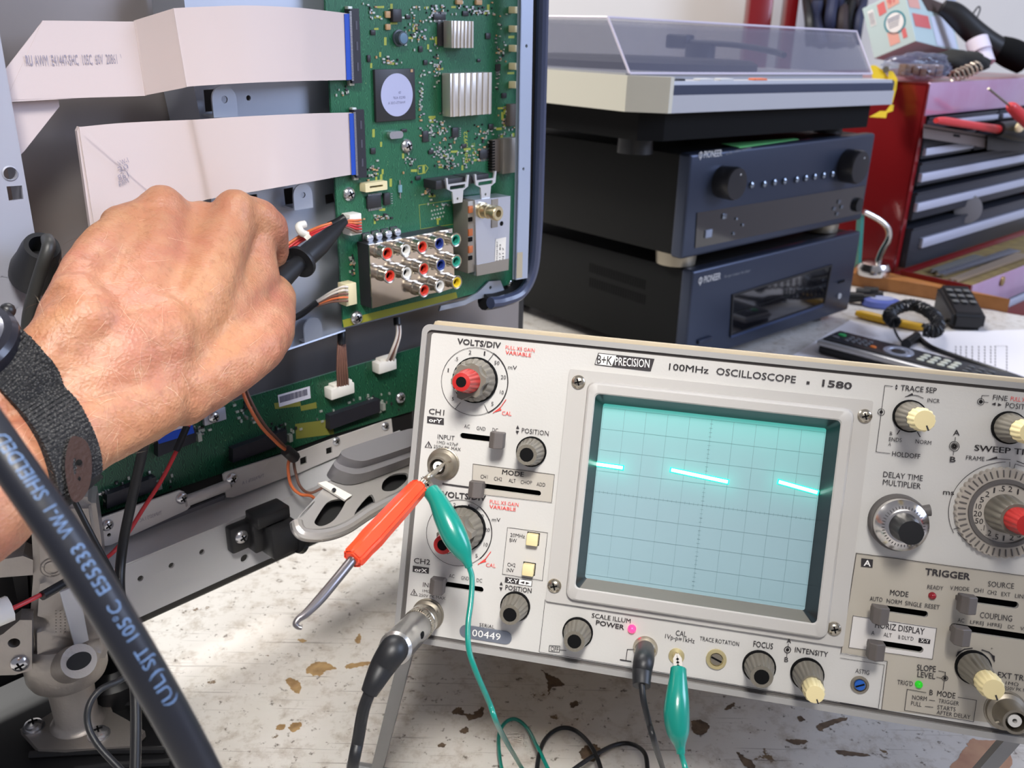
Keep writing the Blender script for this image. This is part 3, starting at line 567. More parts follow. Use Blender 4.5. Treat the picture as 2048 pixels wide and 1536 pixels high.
# lamps
def led(x, y, rpx, col, em, lab):
    r = rpx * FS.mm(x, y); b = MB(); b.lathe([(r, 0), (r, r * .5), (r * .8, r), (r * .45, r * 1.3), (.0001, r * 1.4)], NS(x, y), 20); o = b.build('indicator_lamp', mat(lab, col, 0.2, emit=em), oscilloscope); o['label'] = lab
led(1264, 1257, 8.5, (255, 60, 120), ((255, 60, 120), 1.3), 'lit pink power lamp'); led(1864, 1191, 7.5, (140, 30, 40), None, 'unlit red ready lamp'); led(1837, 1368, 7.5, (40, 160, 40), ((30, 220, 30), 0.4), 'lit green trigger lamp')
# coaxial sockets
def socket(x, y, rpx, h, name='coaxial_socket'):
    r = rpx * FS.mm(x, y); M_ = NS(x, y); b = MB()
    b.lathe([(r * 1.06, 0), (r * 1.06, .0008), (r, .001), (r * .97, .0025), (r * .78, .0035), (r * .66, .0055), (r * .63, h), (r * .5, h), (r * .5, .002)], M_, 40, 0, cap1=True)
    b.lathe([(r * .33, .002), (r * .33, h * .9), (r * .12, h * .9), (r * .12, h * .5)], M_, 24, 1)
    for a in (30, 210): b.cyl(M_ @ Vector((r * .6 * math.cos(R_(a)), r * .6 * math.sin(R_(a)), h * .6)), M_ @ Vector((r * .85 * math.cos(R_(a)), r * .85 * math.sin(R_(a)), h * .6)), r * .07, n=8)
    return b.build(name, [m_dullmetal, m_white], oscilloscope)
socket(887, 928, 31, .011); socket(856, 1229, 31, .0052); socket(2010, 1420, 38, .013)
# ground post, calibration terminal, rotation and astigmatism adjusters
b = MB(); r = 24.5 * FS.mm(1290, 1296); b.lathe([(r, 0), (r, .001), (r * .9, .0018), (r * .86, .004), (r * .6, .006), (r * .55, .010)], NS(1290.7, 1296), 36); b.build('ground_post', m_nickel, oscilloscope)
b = MB(); r = 15.5 * FS.mm(1353, 1311); b.lathe([(r, 0), (r, .0008), (r * .6, .0012), (r * .45, .002), (r * .2, .0022), (r * .2, .008)], NS(1353, 1311.5), 28); b.build('calibration_terminal', mat('brass_terminal', (200, 186, 140), 0.35, 0.6), oscilloscope)
b = MB(); M_ = NS(1432.5, 1317.5); r = 20 * FS.mm(1432, 1317); b.lathe([(r, 0), (r, .0012), (r * .68, .0014), (r * .66, .0004), (.0002, .0005)], M_, 32); b.lathe([(r * .6, .0005), (r * .58, .0011), (.0002, .0012)], M_, 28, 1); b.box(-r * .55, r * .55, -r * .09, r * .09, .0011, .0013, 0, 2, M_ @ Matrix.Rotation(R_(-20), 4, 'Z')); b.build('rotation_adjuster', [mat('brass_terminal', (200, 186, 140), .35, .6), m_dullmetal, m_softblack], oscilloscope)
b = MB(); M_ = NS(1719, 1369); r = 17.5 * FS.mm(1719, 1369); b.lathe([(r, 0), (r, .0008), (r * .75, .001), (r * .72, .0001), (.0002, .0002)], M_, 32); b.lathe([(r * .6, .0002), (r * .58, .0012), (.0002, .0013)], M_, 28, 1); b.box(-r * .5, r * .5, -r * .08, r * .08, .0012, .0015, 0, 2, M_ @ Matrix.Rotation(R_(25), 4, 'Z')); b.build('astigmatism_adjuster', [m_dullmetal, mat('blue_plastic', (38, 92, 176), .35), m_softblack], oscilloscope)
# delay-time multiplier dial
M_ = NS(1794, 1043); r = 56 * FS.mm(1794, 1043); b = MB()
b.lathe([(r, 0), (r, .004), (r * .96, .005)], M_, 48, 1); b.lathe([(r * .93, .004), (r * .9, .009), (r * .62, .0125), (r * .55, .0128)], M_, 64, 0)
for k in range(40):
    a = 2 * math.pi * k / 40; q = M_ @ Matrix.Rotation(a, 4, 'Z'); b.geo([(r * .64, -.00012, .0125), (r * .72, -.00012, .01165), (r * .72, .00012, .01165), (r * .64, .00012, .0125)], [(0, 1, 2, 3)], 2, q @ Matrix.Translation((0, 0, .0001)))
b.cyl(M_ @ Vector((r * .62, r * .52, .004)), M_ @ Vector((r * .96, r * .60, .004)), .0022, .0026, 12, 1)
k = b.build('multiplier_dial', [m_chrome, m_groove, m_ink], oscilloscope, 40)
b = MB(); b.lathe([(r * .5, .0125), (r * .48, .016), (r * .44, .024), (r * .40, .025), (.0002, .0252)], M_, 48, 0, flute=(8, r * .05, .014, .0245)); b.build('dial_grip', [m_black], k)
# sweep-time dial
M_ = NS(2004, 1024); r = 96 * FS.mm(2004, 1024) * .95; b = MB()
b.lathe([(r, 0), (r * .99, .003), (r * .74, .0034)], M_, 44 * 6, 0, flute=(44, r * .035, .0, .0031), cap1=False); b.lathe([(r * .75, .0033), (r * .74, .0044), (r * .66, .0044), (r * .64, .003)], M_, 64, 1, False, False)
b.lathe([(r * .65, .0031), (.001, .0032)], M_, 64, 2, cap0=False)
for k in range(44):
    q = M_ @ Matrix.Rotation(R_(k * 360 / 44), 4, 'Z'); b.box(r * .79, r * .95, -r * .014, r * .014, .0031, .0038, .0002, 1, q)
for k, t in enumerate(['1', '2', '.5', '1', '2', '5', '10', '20', '50', '.1', '.2', '.5', '1', '2', '5']):
    a = R_(68 + 17.2 * k); x = r * .545 * math.cos(a); y = r * .545 * math.sin(a); s_ = .0023; tb = MB(); wt = sum(.0003 if ch_ in '1.' else .0008 for ch_ in t); put_text(tb, t, (-wt, -s_ / 2), (wt, -s_ / 2), s_, 0); tb.xform(M_ @ Matrix.Translation((x, y, .00335)) @ Matrix(((1, 0, 0, 0), (0, 0, 1, 0), (0, -1, 0, 0), (0, 0, 0, 1))) ); b.join(tb.bm, 3)
k = b.build('sweep_dial', [mat('pale_knurl', (170, 162, 152), .45), m_groove, mat('dial_face', (186, 178, 168), .5), m_ink], oscilloscope, 40)
c = MB(); c.lathe([(r * .42, .003), (r * .40, .008), (r * .36, .017), (r * .33, .018), (.001, .018)], M_, 16 * 6, 0, flute=(16, r * .04, .004, .0172)); c.build('outer_grip', m_knob, k)
c = MB(); c.lathe([(r * .27, .018), (r * .27, .022), (r * .22, .030), (.0005, .0305)], M_, 14 * 6, 0, flute=(14, r * .025, .019, .029)); c.build('vernier_knob', m_redknob, k)['label'] = 'red inner knob'
# bail stand (bends under the cabinet, feet on the bench)
l0 = FS.M @ Vector((SX0 + .006, .012, SZ0 + .004)); l1 = on_z(754, 1540, .0055); r0 = FS.M @ Vector((.146, .012, SZ0 + .004)); r1 = l1 + (r0 - l0); r1.z = .0055
b = MB(); ux = FS.b.col[0]
for p0, p1 in ((l0, l1), (r0, r1)):
    d = (p1 - p0).normalized(); s_ = ux * .0034; t_ = d.cross(ux).normalized() * .002
    b.geo([p0 + s_ + t_, p0 - s_ + t_, p0 - s_ - t_, p0 + s_ - t_, p1 + s_ + t_, p1 - s_ + t_, p1 - s_ - t_, p1 + s_ - t_], [(0, 1, 2, 3), (7, 6, 5, 4), (0, 4, 5, 1), (1, 5, 6, 2), (2, 6, 7, 3), (3, 7, 4, 0)])
b.tube([l1, l1 + ux * .004 - Vector((0, 0, .001)), r1 - ux * .004 - Vector((0, 0, .001)), r1], .003, 10)
b.xform(FS.I); b.build('bail_stand', mat('grey_bail', (150, 150, 150), .45, .6), oscilloscope)
for x in (SX0 + .03, .14):
    b = MB(); w_ = FS.M @ Vector((x, .268, SZ0)); hh = (w_.z - .0032) / math.cos(R_(19.2)); b.cyl((x, .268, SZ0 + .002), (x, .268, SZ0 - hh), .008, .007, 16); b.build('rear_foot', m_black, oscilloscope)
# ================================================================== TELEVISION (seen from behind, back cover off)
bt = basis(47.0); FT = Fr(at(775, 507, 0.528) + bt.col[1] * 0.021, bt)       # off = 0 is the main board
tv = thing('television', 'opened flat television seen from behind, green main board and white ribbons exposed', 'television', FT.M)
tp = lambda x, y, off=0.0: FT.pt(x, y, off)
def tq(pts, off=0.0): return [(p.x, p.z) for p in (tp(x, y, off) for x, y in pts)]
def tbox(mb, x0, y0, x1, y1, o0, o1, bev=0, m=0, M=None):
    xm = (x0 + x1) / 2; ym = (y0 + y1) / 2
    mb.box(tp(x0, ym, o1).x, tp(x1, ym, o1).x, -o1, -o0, tp(xm, y1, o1).z, tp(xm, y0, o1).z, bev, m, M); return mb
TN = Matrix(((1, 0, 0, 0), (0, 0, -1, 0), (0, 1, 0, 0), (0, 0, 0, 1)))
NT = lambda x, y, off=0: Matrix.Translation(tp(x, y, off)) @ TN
m_sheet = mat('dark_zinc_sheet', (150, 143, 140), 0.36, 0.6, var=(14, .5, (132, 126, 124)))
m_brkt = mat('pale_zinc_bracket', (176, 182, 194), 0.42, 0.6, var=(18, .4, (160, 164, 174)))
m_flange = mat('pale_grey_flange', (168, 170, 182), 0.5, 0.35)
m_gap = mat('chassis_gap_black', (20, 19, 20), 0.7)
def pcb_mat(name, c1, c2):
    m = bpy.data.materials.new(name); m.use_nodes = True; nt = m.node_tree; b = nt.nodes['Principled BSDF']; N = nt.nodes.new; L = nt.links.new
    tc = N('ShaderNodeTexCoord'); n = N('ShaderNodeTexNoise'); n.inputs['Scale'].default_value = 38; n.inputs['Detail'].default_value = 5; L(tc.outputs['Object'], n.inputs['Vector'])
    v = N('ShaderNodeTexVoronoi'); v.distance = 'MANHATTAN'; v.feature = 'F1'; v.inputs['Scale'].default_value = 170; L(tc.outputs['Object'], v.inputs['Vector'])
    w = N('ShaderNodeTexWave'); w.inputs['Scale'].default_value = 260; w.inputs['Distortion'].default_value = 14; w.inputs['Detail'].default_value = 1; L(tc.outputs['Object'], w.inputs['Vector'])
    mx = N('ShaderNodeMix'); mx.data_type = 'RGBA'; L(n.outputs[0], mx.inputs[0]); mx.inputs[6].default_value = lin(c1); mx.inputs[7].default_value = lin(c2)
    r = N('ShaderNodeMapRange'); r.inputs[1].default_value = .72; r.inputs[2].default_value = .8; r.inputs[4].default_value = .35; L(w.outputs[0], r.inputs[0])
    m2 = N('ShaderNodeMix'); m2.data_type = 'RGBA'; L(r.outputs[0], m2.inputs[0]); L(mx.outputs[2], m2.inputs[6]); m2.inputs[7].default_value = lin((70, 140, 100))
    r2 = N('ShaderNodeMapRange'); r2.inputs[1].default_value = .10; r2.inputs[2].default_value = .06; r2.inputs[4].default_value = .5; L(v.outputs[0], r2.inputs[0])
    m3 = N('ShaderNodeMix'); m3.data_type = 'RGBA'; L(r2.outputs[0], m3.inputs[0]); L(m2.outputs[2], m3.inputs[6]); m3.inputs[7].default_value = lin((150, 180, 120))
    L(m3.outputs[2], b.inputs['Base Color']); b.inputs['Roughness'].default_value = 0.3; return m
m_pcb = pcb_mat('green_solder_mask', (14, 66, 48), (36, 100, 70)); m_pcb2 = pcb_mat('dark_green_solder_mask', (12, 54, 38), (20, 68, 48))
m_olive = mat('olive_bare_margin', (136, 134, 40), .5); m_silk = mat('yellow_silk', (150, 160, 66), .5)
m_tin = mat('bright_tin', (205, 205, 208), .22, .9); m_solder = mat('solder_white', (178, 182, 174), .4, .4); m_icb = mat('chip_black', (40, 40, 44), .45)
m_ivory = mat('ivory_nylon', (222, 210, 168), .45); m_wnyl = mat('white_nylon', (226, 222, 214), .45)
m_wred = mat('red_wire', (190, 52, 56), .4); m_worg = mat('orange_wire', (206, 110, 66), .4); m_wbrn = mat('brown_wire', (116, 82, 70), .45); m_wwht = mat('white_wire', (216, 206, 196), .45)
m_sleeve = mat('black_sleeve', (24, 25, 28), .45); m_grey_c = mat('grey_cable', (44, 44, 42), .45)
# sheets ---------------------------------------------------------------------------
mb = MB(); x0 = tp(-420, 300, -.045).x; x1 = tp(1045, 300, -.045).x; z1 = tp(600, -330, -.045).z; z0 = tp(560, 830, -.045).z
mb.box(x0, x1, .045, .048, z0, z1); mb.build('display_back_sheet', m_sheet, tv)
# raised bracket with cut-outs
OB = -.012
br = tq([(364, -40), (374, 20), (388, 175), (402, 245), (425, 420), (455, 640), (480, 730), (555, 702), (690, 657), (900, 603), (1028, 570), (1042, -40)], OB)
hl = [tq([(407, 180), (432, 178), (434, 222), (411, 224)], OB), [(p[0], p[1]) for p in circle(*tq([(497, 196)], OB)[0], .0014, 14)],
      tq([(497, 390), (514, 388), (516, 408), (500, 412)], OB), tq([(567, 378), (586, 374), (590, 407), (571, 412)], OB), tq([(650, 390), (668, 386), (671, 404), (652, 409)], OB)]
mb = MB(); mb.holed(br, hl, -OB, -OB + .0012); mb.sheet([tp(x, y, OB) for x, y in ((364, -40), (388, 175), (402, 245), (425, 420), (455, 640))], [tp(x, y, OB) + Vector((-.0018, .030, 0)) for x, y in ((364, -40), (388, 175), (402, 245), (425, 420), (455, 640))], .001)
mb.sheet([tp(x, y, OB) for x, y in ((480, 729), (555, 701), (690, 656))], [tp(x, y, OB + .006) + Vector((0, 0, -.001)) for x, y in ((480, 729), (555, 701), (690, 656))], .001)
bracket = mb.build('chassis_bracket', m_brkt, tv)
def tab(x, y, r, off, hole=True, stem=1.1):
    c = tq([(x, y)], off)[0]; o = [(c[0] + r * math.cos(R_(a)), c[1] + r * math.sin(R_(a))) for a in range(0, 181, 15)] + [(c[0] - r, c[1] - r * stem), (c[0] + r, c[1] - r * stem)]
    mb = MB(); mb.holed(o, [circle(c[0], c[1], r * .27, 12)] if hole else [], -off, -off + .0012)
    mb.box(c[0] - r, c[0] + r, -off, -OB + .001, c[1] - r * stem - .001, c[1] - r * stem); return mb.build('mounting_tab', m_brkt, bracket)
tab(449, 199, .0068, .0); tab(606, 390, .0062, .0); tab(626, 656, .0064, -.006, False)
# left flange
OF = .008
mb = MB(); c = tq([(20, 347)], OF)[0]
mb.holed(tq([(-330, -60), (-28, -60), (7.5, 143), (39, 318), (63, 458), (96, 640), (118, 760), (-280, 900)], OF), [circle(c[0], c[1], .0026, 20), tq([(13, 373), (44, 371), (47, 398), (18, 402)], OF)], -OF, -OF + .0015)
c2 = tq([(2, 590)], OF)[0]; arcp = circle(c2[0], c2[1], .0085, 28); line2(mb, arcp, .0006, -OF, 0, .0002)
ring_loft(mb, [([(c[0] + (p[0] - c[0]), p[1]) for p in circle(c[0], c[1], .0028, 20)], -OF - .0008), (circle(c[0], c[1], .0034, 20), -OF - .0002)], 0)
mb.sheet([tp(x, y, OF) for x, y in ((-28, -60), (7.5, 143), (63, 458), (118, 760))], [tp(x, y, OF) + Vector((.001, .02, 0)) for x, y in ((-28, -60), (7.5, 143), (63, 458), (118, 760))], .001)
mb.build('side_flange', m_flange, tv)
# right-hand metal strip and outer moulding
ORS = .016
mb = MB(); mb.holed(tq([(1043, -60), (1068, -60), (1066.7, 0), (1060, 390), (1055, 556), (1031, 560), (1035.5, 390), (1042, 0)], ORS), [circle(*tq([(1053, 92)], ORS)[0], .0011, 12), circle(*tq([(1047, 338)], ORS)[0], .0011, 12)], -ORS, -ORS + .0015)
mb.sheet([tp(x, y, ORS) for x, y in ((1043, -60), (1042, 0), (1035.5, 390), (1031, 560))], [tp(x, y, ORS) + Vector((0, .003, 0)) for x, y in ((1043, -60), (1042, 0), (1035.5, 390), (1031, 560))], .0008)
strip = mb.build('edge_strip', mat('edge_strip_zinc', (170, 180, 200), .4, .5), tv)
mb = MB(); patch(mb, tq([(1034, 505), (1045, 504), (1044, 555), (1032, 557)], ORS), -ORS, 0, .0002); mb.build('tape_piece', mat('tan_tape', (170, 160, 138), .6), strip, 0)
mb = MB(); OE = .004
pth = [(1091, -80), (1086, 160), (1080, 390), (1076, 480), (1068, 545), (1046, 586), (1010, 602), (985, 606)]
mb.tube([tp(x - 4, y, OE + .006) for x, y in pth], .0042, 10, 0); mb.tube([tp(x - 18, y - 2, OE - .002) for x, y in pth], .006, 10, 1)
mb.sheet([tp(x - 4, y, OE + .004) for x, y in pth], [tp(x - 4, y, OE + .004) + Vector((.002, .05, 0)) for x, y in pth], .002, 0)
mb.build('outer_moulding', [mat('blue_black_moulding', (58, 66, 92), .35, coat=.4), m_black], tv)
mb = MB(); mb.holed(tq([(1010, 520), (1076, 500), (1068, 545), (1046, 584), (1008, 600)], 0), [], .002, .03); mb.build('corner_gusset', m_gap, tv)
# main board -------------------------------------------------------------------------
mb = MB(); brd = tq([(650, -40), (652, 30), (687.6, 655), (915, 596), (1030, 566), (1044, -40)]); mb.holed(brd, [], 0.0, .0016, 0)
patch(mb, tq([(684.5, 640), (687.6, 655), (915, 596), (912, 584)]), 0.0, 1, .0001)
rnd = random.Random(3)
inb = lambda x, y: not (695 < x < 735 and 15 < y < 360) and not (745 < x < 838 and 130 < y < 248) and not (880 < x < 990 and 30 < y < 240) and not (708 < x < 925 and 440 < y < 620) and not (925 < x < 1030 and 385 < y < 560) and not (865 < x < 1000 and 340 < y < 405)
for k in range(130):
    x = rnd.uniform(735, 1025); y = rnd.uniform(5, 560)
    if not inb(x, y) or y > 560 - (x - 700) * .1: continue
    w, h = rnd.choice([(9, 4), (12, 5), (4, 10), (14, 4), (5, 16)]); a = tq([(x, y), (x + w, y - .05 * w), (x + w, y + h), (x, y + h)]); patch(mb, a, 0.0, 2, .0001)
line2(mb, tq([(838, 410), (905, 400), (908, 448), (841, 458), (838, 410)]), .0003, 0.0, 2); line2(mb, tq([(836, 332), (851, 330), (856, 336), (850, 346), (836, 348), (836, 332)]), .0005, 0.0, 2)
put_text(mb, 'TNPH0922', tq([(937, 328)])[0], tq([(934, 262)])[0], .0032, 0.0, .02, 2); put_text(mb, '1 A/E', tq([(951, 322)])[0], tq([(949, 285)])[0], .0026, 0.0, .0, 2)
main_board = mb.build('main_board', [m_pcb, m_olive, m_silk], tv, 0)
# small surface parts: far too many to count
mb = MB(); pal = [0, 0, 0, 1, 1, 2, 3]
def smd(x, y, w, h, m): 
    p = tp(x, y); mb.box(p.x - w, p.x + w, -.0009, -.00005, p.z - h, p.z + h, 0, m)
for cx, cy, sx, sy, n in ((830, 60, 22, 30, 42), (870, 25, 24, 18, 40), (950, 25, 40, 14, 50), (872, 130, 12, 32, 46), (838, 195, 5, 60, 60), (875, 255, 26, 22, 44), (985, 160, 14, 40, 40), (1015, 240, 14, 30, 40), (890, 300, 24, 22, 50), (970, 270, 22, 22, 34), (742, 345, 10, 20, 24), (715, 205, 6, 12, 22),
                          (690, 182, 12, 8, 14), (738, 22, 20, 14, 18), (990, 60, 14, 40, 30), (760, 435, 22, 6, 26), (705, 530, 6, 22, 30), (858, 380, 10, 16, 30), (945, 310, 40, 14, 30), (775, 120, 20, 6, 16), (905, 330, 30, 6, 30), (880, 410, 18, 4, 10), (820, 320, 14, 24, 16), (930, 120, 30, 6, 16), (1000, 110, 10, 12, 18)):
    for k in range(n):
        x = rnd.gauss(cx, sx * .6); y = rnd.gauss(cy, sy * .6)
        if inb(x, y) and 655 + y * .045 < x < 1034: smd(x, y, *rnd.choice([(.0004, .0007), (.0007, .0004), (.0003, .0005), (.0009, .0005)]), rnd.choice(pal))
smo = mb.build('surface_component', [m_solder, m_tin, mat('tan_ceramic', (176, 142, 104), .5), m_icb], main_board, 0); smo['kind'] = 'stuff'; smo['label'] = 'scatter of tiny soldered parts over the green board'
def chip(x0, y0, x1, y1, h, par=None, name='chip', m=None, pins=None, bev=.0004):
    mb = MB(); tbox(mb, x0, y0, x1, y1, 0, h, bev, 0)
    if pins:
        a = tp(x0, (y0 + y1) / 2, 0); b = tp(x1, (y0 + y1) / 2, 0); c = tp((x0 + x1) / 2, y0, 0); d = tp((x0 + x1) / 2, y1, 0); n, vert = pins
        for k in range(n):
            t = (k + .5) / n
            if vert:
                z = d.z + (c.z - d.z) * t
                for xx in (a.x - .0006, b.x + .0006): mb.box(xx - .0006, xx + .0006, -.0006, -.0001, z - .00018, z + .00018, 0, 1)
            else:
                xx = a.x + (b.x - a.x) * t
                for zz in (c.z + .0006, d.z - .0006): mb.box(xx - .0002, xx + .0002, -.0006, -.0001, zz - .0007, zz + .0007, 0, 1)
    return mb.build(name, [m or m_icb, m_tin], par or main_board)
chip(786, 18, 804, 44, .003); chip(735, 391, 763, 416, .0018, pins=(12, False)); chip(868, 28, 892, 40, .0015, pins=(9, False)); chip(769, 386, 781, 410, .002, pins=(5, True)); chip(876, 44, 888, 92, .0012, pins=(14, True))
chip(846, 262, 858, 284, .0012, pins=(6, True)); chip(905, 255, 918, 275, .0012, pins=(5, True)); chip(960, 300, 978, 318, .0012, pins=(6, False)); chip(803, 258, 815, 264, .001); chip(955, 118, 962, 124, .001); chip(772, 22, 782, 36, .0016, m=mat('tan_ceramic', (176, 142, 104), .5)); chip(773, 48, 782, 60, .0016, m=mat('tan_ceramic', (176, 142, 104), .5))
chip(953, 0, 965, 10, .002, m=mat('tan_ceramic', (176, 142, 104), .5)); chip(914, 0, 926, 9, .002, m=mat('tan_ceramic', (176, 142, 104), .5))
for q_ in ((742, 60, 752, 70), (812, 30, 822, 38), (838, 92, 846, 104), (926, 22, 938, 32), (972, 66, 982, 78), (992, 128, 1002, 142), (858, 300, 868, 308), (924, 288, 934, 296), (742, 296, 752, 308), (848, 120, 856, 130), (978, 248, 988, 258), (832, 352, 842, 360), (1004, 186, 1014, 196), (735, 110, 742, 124)): chip(*q_, .0011)
# processor with round label
mb = MB(); tbox(mb, 751, 138, 831, 242, 0, .0022, .0005, 0); c = tq([(794, 190)], .0022)[0]; patch(mb, circle(c[0], c[1], .0121, 40), -.0022, 1, .0001)
for k, t in enumerate(('9V4XT5-OSE A', 'EK23 A3F', 'T5304')): put_text(mb, t, (c[0] + .006 - .0030 * (k == 2), c[1] - .005 + .0028 * k), (c[0] - .007 + .004 * k, c[1] - .005 + .0028 * k), -.0014, -.0023, .0, 2)
cp = tq([(823, 140)], .0022)[0]; mb.box(cp[0] - .0008, cp[0] + .0008, -.0025, -.002, cp[1] - .0012, cp[1] + .0004, 0, 3)
mb.build('processor_chip', [m_icb, mat('lavender_label', (170, 174, 206), .5), mat('faint_label_print', (120, 122, 150), .6), mat('tan_ceramic', (176, 142, 104), .5)], main_board)
# heat sinks
def heatsink(x0, y0, x1, y1, h, n):
    mb = MB(); a = tp(x0, (y0 + y1) / 2, h); b = tp(x1, (y0 + y1) / 2, h); zt = tp((x0 + x1) / 2, y0, h).z; zb = tp((x0 + x1) / 2, y1, h).z
    mb.box(a.x, b.x, -h * .93, -h * .2, zb, zt, .0002)
    for k in range(n):
        x = a.x + (b.x - a.x) * (k + .5) / n; w = (b.x - a.x) / n * .13; mb.box(x - w, x + w, -h, -h * .44, zb, zt)
    o = mb.build('heat_sink', mat('cast_aluminium_fins', (206, 200, 192), .35, .75), main_board)
    m2 = MB(); m2.box(a.x + .001, b.x - .001, -h * .21, 0, zb + .001, zt - .001, .0003); m2.build('sink_chip', m_icb, main_board); return o
heatsink(905, 42, 949, 96, .010, 6); heatsink(902, 146, 985, 231, .010, 7)
# coil, crystal, diode, capacitors
mb = MB(); mb.lathe([(.0046, 0), (.0046, .001), (.0038, .0012), (.0038, .0042), (.0036, .0046), (.0001, .0047)], NT(797, 76), 24); c_ = NT(797, 76); mb.lathe([(.0029, .0048), (.0022, .0049), (.0001, .0049)], c_, 20, 1, cap0=False); mb.build('power_coil', [mat('coil_ferrite', (60, 70, 80), .4), mat('coil_top', (86, 116, 140), .4)], main_board)
mb = MB(); p = tp(786, 269); mb.holed(rrect(p.x - .0052, p.x + .0052, p.z - .0021, p.z + .0021, .0020, 6), [], -.0033, -.0003); mb.build('crystal_can', m_tin, main_board)
mb = MB(); p = tp(798, 378); mb.cyl((p.x, -.001, p.z + .0055), (p.x, -.001, p.z - .0055), .0005, n=8, m=0); mb.cyl((p.x, -.001, p.z + .0026), (p.x, -.001, p.z - .0018), .0013, n=14, m=1); mb.build('glass_diode', [m_tin, mat('diode_glass', (120, 160, 176), .2)], main_board)
for x, y in ((731, 474), (749, 470), (768, 466), (786, 462)):
    mb = MB(); M_ = NT(x, y); mb.box(-.0029, .0029, -.0029, .0029, 0, .0008, .0003, 1, M_); mb.lathe([(.0026, .0007), (.0024, .0012), (.0026, .0016), (.0026, .0046), (.0022, .005), (.0001, .005)], M_, 24, 0); mb.build('can_capacitor', [m_tin, m_icb], main_board)
# flat-cable connectors
for (x0, y0, x1, y1) in ((700, 18, 721, 166), (708.5, 220, 731, 355)):
    mb = MB(); a = [(x0, y0), (x1 - 3, y0 - 1), (x1 + 3 - .0, y1), (x0 + 5, y1 + 1)]; q = tq(a, .005); mb.holed(q, [], -.005, 0.0)
    for k in range(50):
        t = (k + .5) / 50; xx = x0 + 1.5 + 5 * t; yy = y0 + 4 + (y1 - y0 - 8) * t; p = tp(xx, yy, .005); mb.box(p.x - .0011, p.x + .0003, -.0053, -.0045, p.z - .00022, p.z + .00022, 0, 1)
    for yy in (y0, y1): 
        p = tp(x0 - 1 + (4 if yy == y1 else 0), yy, .002); mb.box(p.x - .0018, p.x + .0014, -.003, 0, p.z - .0014, p.z + .0014, .0003, 2)
    for k in range(3):
        p = tp((x0 + x1) / 2 + 2 + 1.5 * k, y0 + (y1 - y0) * (.22 + .28 * k), .005); mb.box(p.x - .0006, p.x + .0006, -.0052, -.0049, p.z - .0022, p.z + .0022, 0, 3)
    mb.build('ribbon_socket', [mat('connector_black', (36, 36, 44), .4), m_tin, m_solder, mat('connector_grey', (70, 70, 82), .4)], main_board)
# side sockets at the right edge, card slot
for y in (20, 58, 97, 133, 170):
    mb = MB(); tbox(mb, 1030, y - 7, 1038, y + 7, 0, .006, .0005); mb.build('edge_socket', m_ivory, main_board)
mb = MB(); tbox(mb, 1006, 276, 1040, 346, 0, .006, .0004, 0); tbox(mb, 985, 279, 1007, 344, 0, .0035, .0003, 1)
for k in range(11): tbox(mb, 984, 282 + k * 5.6, 990, 284.6 + k * 5.6, 0, .004, 0, 2)
mb.build('card_slot', [mat('slot_metal', (150, 146, 140), .4, .7), mat('slot_brown', (84, 76, 70), .6), m_softblack], main_board)
mb = MB(); tbox(mb, 1020, 208, 1034, 252, 0, .004, .0003); mb.build('brown_socket', mat('slot_brown', (84, 76, 70), .6), main_board)
# cream socket
mb = MB(); q = tp(752, 373, .005); mb.holed(rrect(q.x - .0082, q.x + .0082, q.z - .0026, q.z + .0026, .0005, 2), [rrect(q.x - .005, q.x + .005, q.z - .0005, q.z + .0007, .0003, 2)], -.0055, 0); mb.build('cream_socket', m_ivory, main_board)
mb = MB(); tbox(mb, 733, 383, 741, 390, 0, .003, 0, 0); mb.bm.free()
# hdmi sockets with bent lugs
for (x0, y0, x1, y1, lx, ly) in ((872, 358, 928, 376, 912, 372), (930, 350, 978, 366, 968, 364)):
    mb = MB(); tbox(mb, x0, y0, x1, y1, 0, .012, .0006, 0)
    c = tq([(lx, ly)], .013)[0]; s = .00029
    mb.holed([(c[0] - .0100, c[1] + .0060), (c[0] - .0085, c[1] + .0060), (c[0] - .0080, c[1] + .0020), (c[0] + .0075, c[1] + .0020), (c[0] + .0085, c[1] + .0062), (c[0] + .0100, c[1] + .0062), (c[0] + .0092, c[1] - .0010), (c[0] + .0050, c[1] - .0030), (c[0] + .0042, c[1] - .0105), (c[0] - .0036, c[1] - .0105), (c[0] - .0045, c[1] - .0030), (c[0] - .0090, c[1] - .0008)],
             [rrect(c[0] - .0066, c[0] + .0066, c[1] - .0016, c[1] + .0008, .0006, 2), circle(c[0], c[1] - .0078, .0009, 10)], -.0145, -.0133, 1)
    mb.build('video_socket', [m_icb, mat('lug_metal', (206, 206, 208), .35, .6)], main_board)
# 15-pin footprint
mb = MB()
for r in range(3):
    for k in range(5): p = tp(863 + k * 5.6 + (2 if r == 1 else 0), 437 - k * 1.3 - r * 8 + 1); mb.lathe([(.0007, 0), (.0005, .0005), (.0001, .0006)], Matrix.Translation(p) @ TN, 8)
sp_ = mb.build('pin_field', m_solder, main_board)
